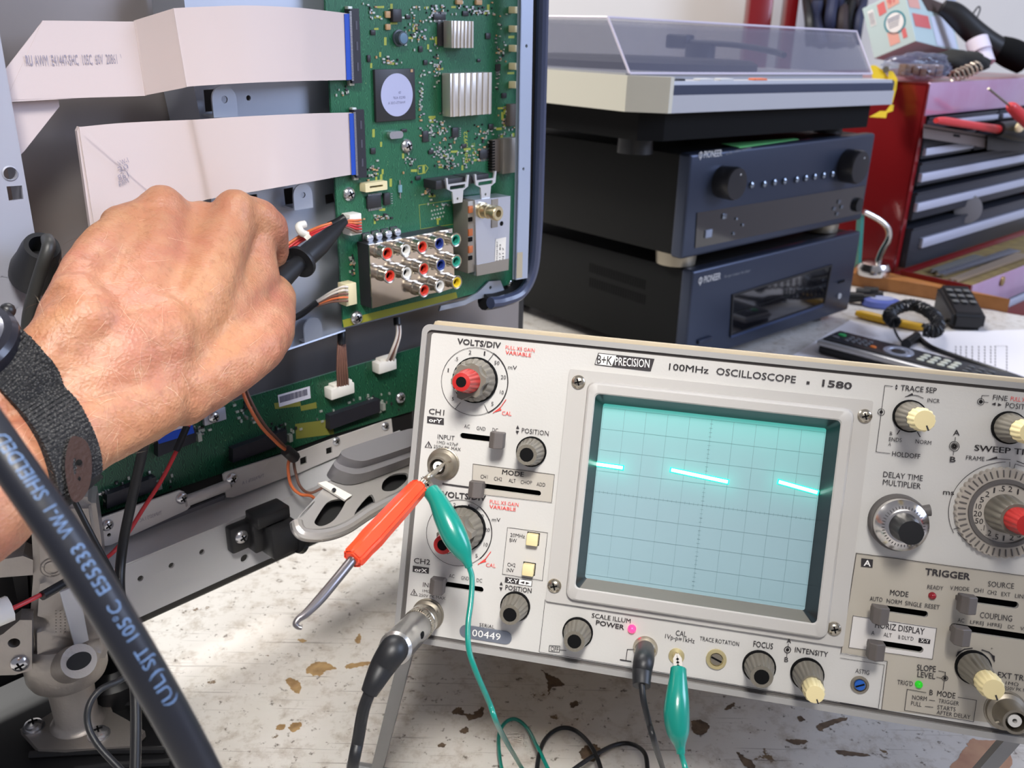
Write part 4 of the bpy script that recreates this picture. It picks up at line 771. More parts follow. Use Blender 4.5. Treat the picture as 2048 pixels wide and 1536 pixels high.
# tuner can
OT = .016
tuner_q = tq([(950, 400), (1021, 392), (1017, 540), (954, 552)], OT)
mb = MB(); mb.holed(tuner_q, [], -OT, -.002)
for (a, b_) in (((1002, 400), (1013, 399)), ): pass
tuner = mb.build('tuner_can', mat('tuner_tinplate', (196, 200, 212), .3, .75), main_board)
mb = MB(); mb.sheet([tp(x, y, OT + .0006) for x, y in ((953, 530), (1018, 517))], [tp(x, y, OT + .0006) for x, y in ((954, 552), (1017, 540))], .0008); mb.build('tuner_lip', mat('tuner_lip_grey', (150, 144, 136), .45, .6), main_board, 0)
mb = MB(); tbox(mb, 936, 402, 950, 545, .001, OT - .001, .0002, 0)
for y in (412, 458, 492): tbox(mb, 938, y, 946, y + 14, OT - .0012, OT, .0002, 1)
for y in (435, 475, 512): tbox(mb, 938, y, 945, y + 8, OT - .0012, OT - .0002, 0, 2)
mb.build('tuner_side', [mat('tuner_lip_grey', (150, 144, 136), .45, .6), mat('copper_orange', (176, 98, 56), .4), m_softblack], main_board)
mb = MB(); tbox(mb, 984, 398, 996, 455, OT, OT + .0006, 0, 0); mb.build('tuner_spring', mat('tuner_lip_grey', (150, 144, 136), .45, .6), main_board)
M_ = NT(963, 420, OT); mb = MB(); mb.lathe([(.0052, 0), (.0052, .002), (.0042, .0024), (.0041, .0050), (.0046, .0054), (.0046, .0072), (.0040, .0076), (.0040, .0110), (.0048, .0114), (.0048, .0150), (.0042, .0156), (.0024, .0156), (.0024, .008)], M_, 30); mb.build('aerial_socket', mat('pale_brass', (206, 192, 156), .3, .85), main_board)
mb = MB(); q = tq([(991, 478), (1012, 474), (1010, 524), (989, 528)], OT); patch(mb, q, -OT, 0, .0002)
for k, t in enumerate(('ENG36E18KF', '017 83', '0J17')): 
    put_text(mb, t, tq([(994 + 6 * k, 525 - k)], OT)[0], tq([(995 + 6 * k, 482 + 6 * k)], OT)[0], .0013, -OT, 0, 1, lift=.0004)
mb.build('barcode_sticker', [m_wnyl, m_ink], main_board, 0)
for x, y in ((1003, 447),): 
    mb = MB(); mb.lathe([(.0016, .0002), (.0001, .0003)], NT(x, y, OT), 14, 0, cap0=False); mb.build('tuner_hole', m_softblack, main_board)
# jack panel
OJ = .0125
jp = tq([(738.4, 489.8), (904.7, 456.8), (909.8, 575), (884, 583), (836, 592), (744.7, 616.8)], OJ)
mb = MB(); mb.holed(jp, [], -OJ, -OJ + .0008); mb.build('jack_plate', mat('mirror_tinplate', (214, 202, 192), .14, .95, bump=(60, .1)), main_board)
mb = MB(); mb.holed([(p[0] + .0006, p[1] - .0004) for p in jp], [], -OJ + .0008, 0); mb.build('jack_housing', m_icb, main_board)
JK = [(775, 507, 'red'), (812, 500, 'white'), (845, 494, 'red'), (879, 487, 'blue'), (912, 480, 'green'), (780, 552, 'red'), (814, 546, 'white'), (848, 538, 'red'), (882, 530, 'blue'), (913, 523, 'green'), (849, 581, 'red'), (880, 572, 'white'), (914, 565, 'yellow')]
JC = {'red': (206, 60, 44), 'white': (222, 220, 214), 'blue': (40, 58, 130), 'green': (40, 150, 128), 'yellow': (226, 196, 40)}
for x, y, c in JK:
    mb = MB(); M_ = NT(x, y, .021); d = OJ - .021
    mb.lathe([(.0046, d), (.0046, d + .0012), (.0040, d + .0016), (.0038, -.0016), (.0044, -.0012), (.0046, -.0002), (.0042, .0002), (.0035, 0.0)], M_, 28, 0, cap1=False); mb.lathe([(.0036, -.0001), (.0033, .0001), (.0024, -.0004), (.0021, -.006), (.0001, -.006)], M_, 24, 1, cap0=False)
    mb.lathe([(.0022, -.0035), (.0001, -.0034)], M_, 14, 2, cap0=False)
    o = mb.build('phono_jack', [mat('jack_nickel', (190, 184, 172), .22, .95), mat('jack_' + c, JC[c], .4), m_softblack], main_board); o['label'] = c + ' phono jack'
for x, y, off in ((697, 388, 0), (712, 635, 0), (812.5, 292, 0), (1019, 566, -.002)): 
    mb = MB(); mb.lathe([(.0060, 0), (.0060, .0003), (.0001, .0003)], NT(x, y, off), 24); mb.bm.free(); screw(x, y, 14 if x < 1000 else 10, off, main_board, m_tin, FT)
# plastic wire connectors
def wire(pts, r, m, par=tv, name='wire', fr=FT, lab=None, n=8):
    mb = MB(); mb.tube([fr.pt(x, y, o) for x, y, o in pts], r, n); o = mb.build(name, m, par, 60)
    if lab: o['label'] = lab
    return o
mb = MB(); tbox(mb, 700, 428, 724, 470, 0, .008, .0005); mb.build('wire_connector', m_wnyl, main_board)
for k, m_ in enumerate((m_worg, m_worg, m_wred, m_wred, m_wbrn)): wire([(722, 440 + k * 6, .009), (712, 441 + k * 5.5, .0105), (700, 441 + k * 4, .010), (684, 443 + k * 2, .009)], .0007, m_, main_board)
wire([(690, 436, .007), (676, 445, .006), (660, 452, .006)], .0028, m_sleeve, main_board, 'heat_shrink')
for k, m_ in enumerate((m_worg, m_wred, m_wred)): wire([(664, 446 + k * 4, .010), (636, 455 + k * 5, .006), (600, 472 + k * 6, -.002), (560, 500 + k * 8, -.005), (520, 530 + k * 9, -.004)], .0009, m_, tv)
wire([(620, 470, .003), (612, 478, .002)], .0044, m_wnyl, tv, 'cable_clip'); wire([(610, 448, .002), (598, 452, .002), (602, 464, .003), (614, 470, .003)], .0022, m_wnyl, tv, 'cable_clip')
mb = MB(); tbox(mb, 692, 567, 714, 611, 0, .008, .0005, 0); mb.build('wire_connector', m_ivory, main_board)
for k, m_ in enumerate((m_wwht, m_wwht, m_wbrn, m_worg, m_wbrn)): wire([(696, 574 + k * 7, .010), (684, 574 + k * 7, .009), (662, 584 + k * 5, .004), (640, 598 + k * 3, .0), (628, 606 + k * 2, -.002)], .0007, m_, main_board)
wire([(634, 604, -.001), (600, 630, -.004), (570, 642, -.006), (520, 660, -.008)], .0020, m_sleeve, tv, 'heat_shrink')
# bracket foot below the board
mb = MB(); mb.holed(tq([(879, 622), (882, 612), (930, 601), (955, 586), (978, 563), (1001, 561), (1010, 584), (950, 600), (930, 610)], .002), [circle(*tq([(981, 575)], .002)[0], .0012, 12)], -.002, -.0005); mb.build('bracket_foot', m_brkt, tv)
# ribbons ---------------------------------------------------------------------------
m_rib = mat('ribbon_white', (204, 190, 188), .28, coat=.5); m_blue = mat('ribbon_blue_end', (24, 70, 176), .4); m_rink = mat('ribbon_print', (142, 136, 150), .6)
def ribbon(topr, botr):
    k = 8; a = spline([tp(x, y, o) for x, y, o in topr], k); b = spline([tp(x, y, o) for x, y, o in botr], k); mb = MB(); mb.sheet(a, b, .0003); return mb.build('ribbon_cable', m_rib, tv, 60)
r1 = ribbon([(85, 41, -.004), (180, 42, -.004), (262, 43, -.003), (272, 40, -.002), (340, 19, .013), (354, 16, .015), (420, 13, .018), (500, 11, .020), (590, 15, .017), (640, 20, .011), (697, 27, .003)],
            [(12, 200, -.004), (150, 196, -.004), (284, 192, -.003), (294, 190, -.002), (366, 176, .012), (380, 173, .014), (440, 169, .017), (515, 165, .019), (600, 162, .016), (650, 161, .010), (702, 160, .003)])
mb = MB(); a = tq([(86, 41), (8, 142), (-20, 180), (20, 204), (200, 194), (180, 42)], -.0042); mb.holed(a, [], .0042, .0046); mb.build('ribbon_fold', m_rib, r1)
mb = MB(); a = tq([(10, 206), (117, 199), (119, 213), (48, 303), (20, 330), (-40, 320)], -.010); mb.holed(a, [], .010, .0104); mb.build('ribbon_fold', m_rib, r1)
mb = MB(); put_text(mb, 'AWM  E41447-SHC  105C  60V  20861  VW-1', tq([(70, 131)], -.004)[0], tq([(263, 127)], -.004)[0], .0042, .004, .0, 0, lift=.0006); put_text(mb, 'RU', tq([(52, 131)], -.004)[0], tq([(65, 131)], -.004)[0], .0042, .004, .02, 0, lift=.0006); mb.build('ribbon_print', m_rink, r1, 0)
mb = MB(); mb.sheet([tp(x, y, .0045) for x, y in ((688, 28), (692.7, 160))], [tp(x, y, .0045) for x, y in ((700, 27), (704.5, 159))], .0004); mb.build('blue_stiffener', m_blue, r1, 0)
r2 = ribbon([(158, 254, -.003), (230, 247, -.002), (300, 243, -.001), (372, 240, .004), (395, 239, .008), (470, 234, .014), (550, 230, .017), (620, 227, .014), (660, 226, .009), (705, 225, .003)],
            [(196, 500, -.003), (260, 470, -.002), (330, 436, -.001), (400, 404, .004), (430, 396, .008), (490, 386, .013), (560, 374, .016), (630, 362, .013), (668, 355, .008), (711, 348, .003)])
mb = MB(); mb.holed(tq([(158, 253), (154, 262), (190, 520), (205, 510)], -.0036), [], .0036, .006); line2(mb, tq([(164, 258), (290, 372)], -.0005), .0004, .0005, 0, .002); mb.build('ribbon_fold', m_rib, r2)
mb = MB()
for k, t in enumerate(('VW-1', '20', '861', 'AWM')): put_text(mb, t, tq([(236, 332 + k * 12 + (4 if k > 1 else 0))], -.002)[0], tq([(256, 324 + k * 12 + (4 if k > 1 else 0))], -.002)[0], .0024, .002, .0, 0, lift=.0012)
mb.build('ribbon_print', m_rink, r2, 0)
mb = MB(); mb.sheet([tp(x, y, .0045) for x, y in ((698, 227), (703, 350))], [tp(x, y, .0045) for x, y in ((708.5, 226.5), (713, 349))], .0004); mb.build('blue_stiffener', m_blue, r2, 0)
# grommet with grey lead at the left -----------------------------------------------------
g0 = tp(68, 560, .012); g1 = tp(84, 492, .030)
mb = MB(); ax = (g1 - g0).normalized(); M_ = frame_to(g0, ax); Lg = (g1 - g0).length
mb.lathe([(.0085, 0), (.0105, Lg * .12), (.0105, Lg * .35), (.0090, Lg * .6), (.0078, Lg * .9), (.0070, Lg), (.0050, Lg), (.0048, Lg * .6)], M_, 28); grom = mb.build('cable_grommet', m_sleeve, tv)
wire([(95, 478, .034), (97, 494, .040), (86, 530, .040), (72, 575, .034), (58, 630, .028), (52, 700, .024)], [.0027] * 6, m_grey_c, tv, 'grey_lead', n=12)
# lower part: buffer board, plates, rail --------------------------------------------------
OL = -.024
mb = MB(); mb.holed(tq([(100, 912), (375.6, 829.9), (843, 692.7), (905, 674), (915, 790), (822, 823), (667, 868.5), (446, 946), (193, 1032), (130, 1052)], OL), [], -OL, -OL + .0016, 0)
for q in (((590, 848), (664, 838), (668, 868), (592, 878)), ((548, 806), (600, 800), (602, 812), (550, 818)), ((600, 812), (632, 804), (634, 816), (602, 822))): patch(mb, tq(q, OL), -OL, 1, .0001)
lower_board = mb.build('lower_board', [m_pcb2, mat('olive_patch', (124, 124, 56), .5)], tv, 0)
mb = MB()
def smd2(x, y, w, h, m): p = tp(x, y, OL); mb.box(p.x - w, p.x + w, -OL * -1 - .001 if False else -OL - .001, -OL, p.z - h, p.z + h, 0, m)
for cx, cy, sx, sy, n in ((490, 825, 24, 14, 22), (560, 860, 34, 14, 22), (750, 800, 40, 14, 30), (300, 960, 50, 14, 22), (215, 985, 24, 10, 12), (400, 860, 20, 12, 14), (660, 835, 20, 10, 10)):
    for k in range(n): smd2(rnd.gauss(cx, sx * .6), rnd.gauss(cy, sy * .6), *rnd.choice([(.0006, .0010), (.001, .0006), (.0004, .0007)]), rnd.choice((0, 0, 1, 3)))
o = mb.build('surface_component', [m_solder, m_tin, m_icb, m_icb], lower_board, 0); o['kind'] = 'stuff'; o['label'] = 'scatter of tiny soldered parts over the lower board'
for pl in ([(555, 790), (619, 772), (621, 796), (558, 814)],):
    mb = MB(); patch(mb, tq(pl, OL), -OL, 0, .0003); a = tp(560, 809, OL); b_ = tp(615, 793, OL)
    for k in range(26):
        x = a.x + (b_.x - a.x) * (k + .4) / 26; w = rnd.choice((.0002, .0003, .0005)); z = a.z + (b_.z - a.z) * k / 26 + .0012; mb.box(x - w, x + w, -OL - .0005, -OL - .0003, z, z + .0042, 0, 1)
    mb.build('barcode_label', [mat('label_lilac_white', (214, 212, 222), .5), mat('barcode_grey', (110, 108, 122), .6)], lower_board, 0)
for x, y, w in ((686, 783, 24), (776, 733, 18)):
    mb = MB(); tbox(mb, x - w, y - 11, x + w, y + 11, OL, OL + .008, .0008, 0); tbox(mb, x - w * .8, y - 18, x + w * .8, y - 9, OL, OL + .006, .0006, 0); mb.build('wire_connector', m_wnyl, lower_board)
for k in range(5): wire([(676 + k * 5, 772, OL + .007), (675 + k * 4.6, 740, OL + .010), (676 + k * 3.6, 700, OL + .010), (678 + k * 2.4, 672, OL + .008)], .0008, m_wbrn, lower_board)
wire([(683, 688, OL + .010), (683, 670, OL + .009), (682, 655, OL + .006)], .0026, m_sleeve, lower_board, 'heat_shrink')
for k in range(3): wire([(774 + k * 6, 722, OL + .007), (784 + k * 4, 700, OL + .012), (794 + k * 3, 670, OL + .013), (793 + k * 3, 640, OL + .010)], .0009, (m_wwht, m_wbrn, m_wwht)[k], lower_board)
wire([(795, 650, OL + .012), (794, 636, OL + .010)], .0026, m_sleeve, lower_board, 'heat_shrink')
for (x0, y0, x1, y1) in ((466, 912, 574, 874), (660, 846, 760, 812), (214, 1004, 312, 968), (316, 900, 392, 872)):
    a = tq([(x0, y0 - 14), (x1, y1 - 14), (x1, y1 + 12), (x0, y0 + 14)], OL + .005); mb = MB(); mb.holed(a, [], -OL - .005, -OL)
    for e in ((x0 - 3, y0), (x1 + 3, y1)): p = tp(*e, OL); mb.box(p.x - .0012, p.x + .0012, -OL - .003, -OL, p.z - .0025, p.z + .0025, 0, 1)
    mb.build('ribbon_socket', [mat('connector_black', (36, 36, 44), .4), m_solder], lower_board)
mb = MB(); mb.sheet([tp(x, y, OL + .006) for x, y in ((312, 872), (385, 850))], [tp(x, y, OL + .006) for x, y in ((318, 888), (389, 866))], .0005, 0); mb.sheet([tp(x, y, OL + .007) for x, y in ((300, 850), (378, 832))], [tp(x, y, OL + .007) for x, y in ((312, 872), (385, 850))], .0005, 1); mb.build('ribbon_end', [m_blue, m_rib], lower_board, 0)
mb = MB(); tbox(mb, 408, 820, 453, 846, OL, OL + .003, .0004); mb.build('board_clamp', m_flange, lower_board); screw(427, 834, 13, OL + .003, lower_board, m_tin, FT); screw(800, 795, 12, OL + .002, lower_board, m_tin, FT)
OP = -.012; m_plt = mat('pale_plate', (202, 198, 196), .42, .3)
for pts, scr, txt in (([(194.5, 1042.6), (204, 1036), (360, 981), (369, 984), (381, 1012.7), (374, 1020), (222, 1090), (210, 1092)], ((214, 1050), (363, 996)), 'TNPA5075 1 AC'), ([(446, 949.5), (452, 945), (572.5, 907), (576, 953), (466, 995), (453, 995)], ((463, 957),), 'TNPA5076 1 A')):
    mb = MB(); mb.holed(tq(pts, OP), [circle(*tq([(pts[-1][0] + 8, pts[-1][1] - 22)], OP)[0], .0011, 10)], -OP, -OP + .0012, 0)
    xm = sum(p[0] for p in pts) / len(pts); ym = sum(p[1] for p in pts) / len(pts)
    put_text(mb, txt, tq([(xm + 34, ym - 4)], OP)[0], tq([(xm - 10, ym + 12)], OP)[0], -.0022, -OP, 0, 1, lift=.0002)
    o = mb.build('fixing_plate', [m_plt, m_rink], tv)
    for x, y in scr: screw(x, y, 13, OP, o, m_tin, FT)
mb = MB(); mb.holed(tq([(572, 914), (660, 880), (783, 838), (786, 868), (700, 902), (578, 955)], OP), [tq([(600, 917), (613, 912), (614, 926), (601, 931)], OP), tq([(652, 897), (664, 893), (665, 906), (653, 910)], OP)], -OP, -OP + .0012); o = mb.build('long_plate', m_plt, tv); screw(672, 882, 9, OP, o, m_tin, FT); screw(770, 852, 9, OP, o, m_tin, FT); screw(590, 912, 9, OP, o, m_tin, FT)
mb = MB(); mb.tube([tp(x, y, OP) for x, y in ((370, 1003), (420, 984), (456, 970))], .0034, 12); mb.build('spacer_tube', m_plt, tv)
# rail
mb = MB(); OR = .004
rail = tq([(120, 1185), (190, 1156), (254, 1130), (453, 1048), (840, 890), (905, 864), (912, 940), (840, 985), (500, 1134.6), (281, 1234), (150, 1293)], OR)
mb.holed(rail, [circle(*tq([q], OR)[0], r, 14) for q, r in (((281, 1157), .0017), ((343, 1131), .0017), ((404, 1104), .0017), ((489, 1117), .0026))], -OR, -OR + .0015)
mb.sheet([tp(x, y, OR) for x, y in ((190, 1156), (453, 1048), (840, 890))], [tp(x, y, OR) + Vector((0, .022, .003)) for x, y in ((190, 1156), (453, 1048), (840, 890))], .001)
mb.box(tp(190, 1160, OR).x, tp(880, 880, OR).x, -OR + .030, -OR + .040, tp(281, 1157, OR).z - .004, tp(281, 1157, OR).z + .055, 0, 1)
line2(mb, tq([(306, 1192), (382, 1158)], OR), .0008, -OR, 2, .0003)
rl = mb.build('lower_rail', [mat('rail_zinc', (196, 196, 198), .45, .3), m_gap, mat('embossed_line', (196, 196, 200), .4, .5)], tv)
mb = MB(); mb.holed(tq([(193, 1092), (250, 1070), (450, 990), (446, 1030), (260, 1104), (200, 1130)], -.016), [], .016, .018); mb.build('inner_rail', mat('dull_grey_rail', (130, 130, 136), .5, .5), tv)
# screen body behind everything, seen only from elsewhere
mb = MB(); mb.box(tp(100, 800, -.06).x - .12, tp(1050, 300, -.06).x, .055, .075, tp(281, 1234, -.06).z - .003, z1, .004); mb.build('display_panel', m_black, tv)
# speaker -----------------------------------------------------------------------------
m_spk = mat('speaker_chrome', (206, 203, 200), .26, .65, bump=(120, .1)); m_mag = mat('magnet_grey', (134, 132, 136), .42, .4)
sn = (Vector((0, 0, 1)) * .80 - FT.n * .60).normalized(); sx_ = FT.b.col[0]; sy_ = sn.cross(sx_)   # x along the set, y up the slope
S_O = at(700, 1000, .505); SB = Matrix((sx_, -sn, sy_)).transposed(); FSP = Fr(S_O, SB)
def spq(pts, off=0): return [(p.x, p.z) for p in (FSP.pt(x, y, off) for x, y in pts)]
spk = bpy.data.objects.new('speaker', None); COL.objects.link(spk); spk.parent = tv; spk.matrix_parent_inverse = Matrix(); spk.matrix_local = FT.I @ FSP.M
sm = lambda pts, k=4: [(v.x, v.z) for v in spline([Vector((p[0], 0, p[1])) for p in pts], k, True)]
mb = MB(); mb.holed(sm(spq([(592, 1046), (600, 1030), (640, 985), (672, 950), (700, 925), (760, 905), (840, 880), (870, 900), (862, 960), (800, 990), (740, 1020), (690, 1052), (650, 1066), (610, 1068)])),
    [sm(spq([(628, 1048), (634, 1034), (652, 1008), (672, 1000), (690, 1002), (680, 1024), (664, 1044), (642, 1054)])), sm(spq([(708, 1034), (716, 1016), (738, 992), (746, 996), (748, 1012), (732, 1026)])), sm(spq([(598, 1036), (608, 1024), (628, 1004), (622, 1014), (604, 1034)])), sm(spq([(764, 982), (766, 964), (786, 950), (812, 948), (812, 962), (788, 982)]))], -.001, .001)
mb.build('speaker_frame', m_spk, spk)
mb = MB()
for d, r, m in ((0.002, .0032, 0), (-.004, .0036, 0), (-.010, .0042, 1)): mb.tube([FSP.pt(x, y, d) for x, y in ((594, 1044), (598, 1058), (612, 1068), (650, 1068), (692, 1054), (742, 1022), (800, 992), (866, 962))], r, 10, m)
mb.build('speaker_rim', [m_spk, m_mag], spk)
mb = MB(); mb.holed(sm(spq([(602, 1050), (640, 1000), (700, 940), (860, 900), (850, 960), (740, 1020), (690, 1050), (640, 1062)], -.010)), [], .010, .012); mb.build('speaker_cone', m_gap, spk)
mb = MB(); mb.holed(sm(spq([(668, 924), (690, 908), (770, 880), (836, 862), (850, 872), (850, 900), (760, 936), (716, 948), (690, 944), (672, 936)], .014), 3), [], -.014, -.002); mb.holed(sm(spq([(682, 904), (700, 894), (780, 868), (830, 856), (842, 866), (842, 884), (750, 916), (720, 922), (690, 914)], .022), 3), [], -.022, -.014)
mb.build('magnet', m_mag, spk)
mb = MB(); mb.holed(spq([(636, 966), (652, 962), (704, 990), (690, 1000)], .004), [], -.004, -.0025, 0); c = spq([(668, 980)], .005)[0]; mb.holed(circle(c[0], c[1], .0012, 10), [], -.0055, -.004, 1); mb.build('terminal_strip', [m_wnyl, m_icb], spk)
# clamp
mb = MB(); tbox(mb, 508, 1034, 566, 1098, .006, .016, .001); tbox(mb, 462, 1048, 520, 1100, .004, .011, .0015); tbox(mb, 545, 1050, 598, 1112, .010, .026, .0015); tbox(mb, 515, 1024, 582, 1048, .008, .022, .001); mb.tube([tp(598, 1088, .022), tp(606, 1090, .022)], .0055, 14)
cl = mb.build('speaker_clamp', m_black, spk); cl.matrix_parent_inverse = spk.matrix_local.inverted()
sc_ = screw(482, 1073, 14, .011, spk, m_tin, FT); sc_.matrix_parent_inverse = spk.matrix_local.inverted()
# loose leads ------------------------------------------------------------------------
wire([(480, 762, -.004), (492, 800, .004), (520, 850, .010), (556, 888, .012), (578, 908, .008), (576, 935, .006), (582, 970, .010), (600, 988, .014), (622, 992, .014), (636, 1004, .012)], .0010, m_worg, tv, 'speaker_lead', lab='orange speaker lead')
wire([(488, 764, -.004), (500, 798, .003), (528, 848, .008), (562, 886, .010), (584, 910, .007), (590, 940, .006), (600, 972, .010), (620, 986, .012), (648, 974, .012)], .0009, m_wbrn, tv, 'speaker_lead', lab='brown speaker lead')
wire([(572, 900, .011), (590, 916, .010)], .0036, m_sleeve, tv, 'cable_tie')
wire([(402, 806, -.006), (392, 824, -.004), (372, 860, .0), (348, 912, .002), (322, 962, .004), (288, 1015, .006), (252, 1072, .010), (220, 1110, .012), (160, 1150, .030), (100, 1180, .040), (40, 1210, .045), (-20, 1236, .045)], .0011, m_wred, tv, 'red_lead')
wire([(374, 852, .001), (352, 902, .003)], .0020, m_sleeve, tv, 'heat_shrink'); wire([(140, 1160, .036), (84, 1192, .043)], .0022, m_sleeve, tv, 'heat_shrink')
wire([(20, 1216, .046), (-20, 1232, .046)], .0060, m_wnyl, tv, 'wire_connector')
# ================================================================== AUDIO STACK
bR = basis(40.9); FR = Fr(on_z(1490, 696, 0.010), bR); rx_, ry_ = bR.col[0], bR.col[1]
m_case = mat('black_textured_steel', (15, 16, 16), .62, bump=(1500, .15), spec=.25); m_face = mat('blue_black_brushed_face', (54, 61, 78), .36, .55, aniso=.5)
m_glass = mat('dark_display_glass', (16, 16, 20), .06, coat=1.0); m_badge = mat('pale_badge', (196, 196, 196), .4); m_btn = mat('dark_steel_button', (120, 128, 140), .2, .9)
def fq(fr, pts, off=0): return [(p.x, p.z) for p in (fr.pt(x, y, off) for x, y in pts)]
def unit(name, label, cat, tl, tr, br_, bl_, fr, depth):
    a, b, c, d = [fr.pt(*q) for q in (tl, tr, br_, bl_)]
    x0 = (a.x + d.x) / 2; x1 = (b.x + c.x) / 2; z1 = (a.z + b.z) / 2; z0 = (c.z + d.z) / 2
    t = thing(name, label, cat, fr.M); mb = MB(); mb.box(x0 + .003, x1 - .003, .014, depth, z0, z1 - .002, .002); mb.build('cabinet', m_case, t)
    mb = MB(); mb.box(x0, x1, 0, .018, z0 - .002, z1, .004, 0, None, 3); mb.build('faceplate', m_face, t); return t, x0, x1, z0, z1
def logo(mb, fr, a, b, h, rest):
    put_text(mb, 'PIONEER', fq(fr, [a])[0], fq(fr, [b])[0], h, 0, .008, 0, lift=.0004)
    p = fq(fr, [a])[0]; e = h * 1.0; x = p[0] - e * 1.1; z = p[1]
    line2(mb, [(x + e * .8 * math.cos(t) * .5 + e * .3, z + e * .5 + e * .45 * math.sin(t)) for t in [R_(120 + 30 * k) for k in range(11)]], e * .14, 0, 0, .0004); line2(mb, [(x + e * .3, z - e * .15), (x + e * .3, z + e * .95)], e * .16, 0, 0, .0004)
    put_text(mb, rest, fq(fr, [(b[0] + 8, b[1] - 2)])[0], fq(fr, [(b[0] + 60, b[1] - 15)])[0], h * .45, 0, 0, 1, lift=.0004)
cdp, x0, x1, z0, z1 = unit('disc_changer', 'black disc changer with a wide dark window, bottom unit of the audio stack', 'disc player', (1380, 546), (1721, 461), (1700, 612), (1373, 731), FR, .40)
mb = MB(); logo(mb, FR, (1407, 566), (1440, 558), .0085, 'file type compact disc player'); mb.build('maker_badge', [m_badge, mat('dim_print', (120, 124, 130), .5)], cdp, 0)
w = fq(FR, [(1465.5, 592), (1659.8, 533), (1646, 605), (1462, 668)]); mb = MB(); mb.holed([(p[0] + (-.003, .003, .003, -.003)[i], p[1] + (.003, .003, -.003, -.003)[i]) for i, p in enumerate(w)], [w], -.002, .002); mb.build('window_frame', m_black, cdp)
mb = MB(); mb.holed(w, [], -.0008, .002); line2(mb, [(w[0][0] * .55 + w[3][0] * .45, w[0][1] * .55 + w[3][1] * .45), (w[1][0] * .55 + w[2][0] * .45, w[1][1] * .55 + w[2][1] * .45)], .0012, -.0008, 1); mb.build('disc_window', [m_glass, m_case], cdp)
mb = MB(); mb.sheet([FR.pt(x, y, .003) for x, y in ((1462, 672), (1648, 608))], [FR.pt(x, y, .003) for x, y in ((1463, 676), (1645, 614))], .002); mb.build('tray_ledge', mat('blue_ledge', (62, 76, 108), .3, .5), cdp)
def rbox(mb, fr, x0, y0, x1, y1, o0, o1, bev=0, m=0):
    a = fr.pt(x0, (y0 + y1) / 2, 0); b = fr.pt(x1, (y0 + y1) / 2, 0); c = fr.pt((x0 + x1) / 2, y0, 0); d = fr.pt((x0 + x1) / 2, y1, 0); mb.box(a.x, b.x, -o1, -o0, d.z, c.z, bev, m)
mb = MB(); rbox(mb, FR, 1394, 676, 1420, 684, 0, .004, .001); mb.build('power_button', m_face, cdp)
mb = MB(); mb.lathe([(.0042, 0), (.0040, .0016), (.0024, .0018), (.0022, .0002)], Matrix.Translation(FR.pt(1678, 592)) @ TN, 20); mb.build('headphone_jack', m_badge, cdp)
mb = MB(); rbox(mb, FR, 1676, 561, 1688, 565, 0, .001); mb.build('button_slot', m_softblack, cdp)
# vents on the side of the changer
bS = Matrix((-ry_, rx_, Vector((0, 0, 1)))).transposed(); FSd = Fr(FR.M @ Vector((x0 + .003, .02, 0)), bS)
mb = MB()
for r_, (ya, yb, yc, yd) in enumerate(((526, 544, 560, 579), (555, 573, 590, 609))):
    for k in range(24):
        t = k / 23; xx = 1181 + 109 * t; a = FSd.pt(xx, ya + (yc - ya) * t); b = FSd.pt(xx - 1, yb + (yd - yb) * t); mb.box(a.x - .0012, a.x + .0012, -.0002, .0008, b.z, a.z)
v_ = mb.build('side_vent', m_softblack, cdp); v_.matrix_parent_inverse = FR.I; v_.matrix_basis = FSd.M
for lx in (x0 + .04, x1 - .04):
    for ly in (.04, .36): mb = MB(); mb.cyl((lx, ly, z0 + .001), (lx, ly, -.010), .016, .018, 20); mb.build('foot', m_black, cdp)
cd_top = z1
rec, x0, x1, z0, z1 = unit('receiver', 'black stereo receiver with two large round knobs, middle unit of the audio stack', 'receiver', (1379, 302), (1748, 272), (1727, 437), (1366, 514), FR, .40)
mb = MB(); logo(mb, FR, (1407, 316), (1443, 312), .0075, 'audio video receiver'); mb.build('maker_badge', [m_badge, mat('dim_print', (120, 124, 130), .5)], rec, 0)
w = fq(FR, [(1393, 425), (1729, 371), (1721, 427), (1389, 496)]); mb = MB(); mb.holed(w, [], -.0012, .002); mb.build('display_window', m_glass, rec)
for (bx, by, rr, h) in ((1444, 363, 33, .022), (1692, 331, 33, .022)):
    r = rr * FR.mm(bx, by); mb = MB(); mb.lathe([(r, 0), (r, h * .85), (r * .93, h), (r * .4, h * 1.02), (.0001, h * 1.02)], Matrix.Translation(FR.pt(bx, by)) @ TN, 40); mb.lathe([(.0012, h * 1.03), (.0001, h * 1.05)], Matrix.Translation(FR.pt(bx, by)) @ TN @ Matrix.Translation((r * .2, r * .55, 0)), 10, 1, cap0=False); mb.build('volume_knob' if bx > 1600 else 'input_knob', [mat('black_knob_gloss', (34, 34, 38), .3, .2), m_badge], rec)
for x, y in ((690, 632), (812, 622), (912, 605), (1010, 593), (1128, 578), (1218, 563), (1305, 550), (1392, 537), (1478, 524)):
    mb = MB(); px, py = 1360 + x * .2051, 240 + y * .2051; mb.lathe([(.0042, 0), (.0040, .003), (.002, .0042), (.0001, .0044)], Matrix.Translation(FR.pt(px, py)) @ TN, 18); mb.build('selector_button', m_btn, rec)
for x, y, s in ((265, 1105, .006), (420, 935, .004), (540, 960, .002), (600, 1020, .002), (510, 1105, .002), (1540, 795, .003), (1492, 862, .003), (1565, 845, .003), (1520, 912, .003)):
    mb = MB(); p = FR.pt(1360 + x * .2051, 240 + y * .2051); mb.box(p.x - s, p.x + s, -.003, 0, p.z - s * .8, p.z + s * .8, .0005); mb.build('display_button', m_btn if s < .005 else mat('pale_button', (130, 138, 156), .4), rec)
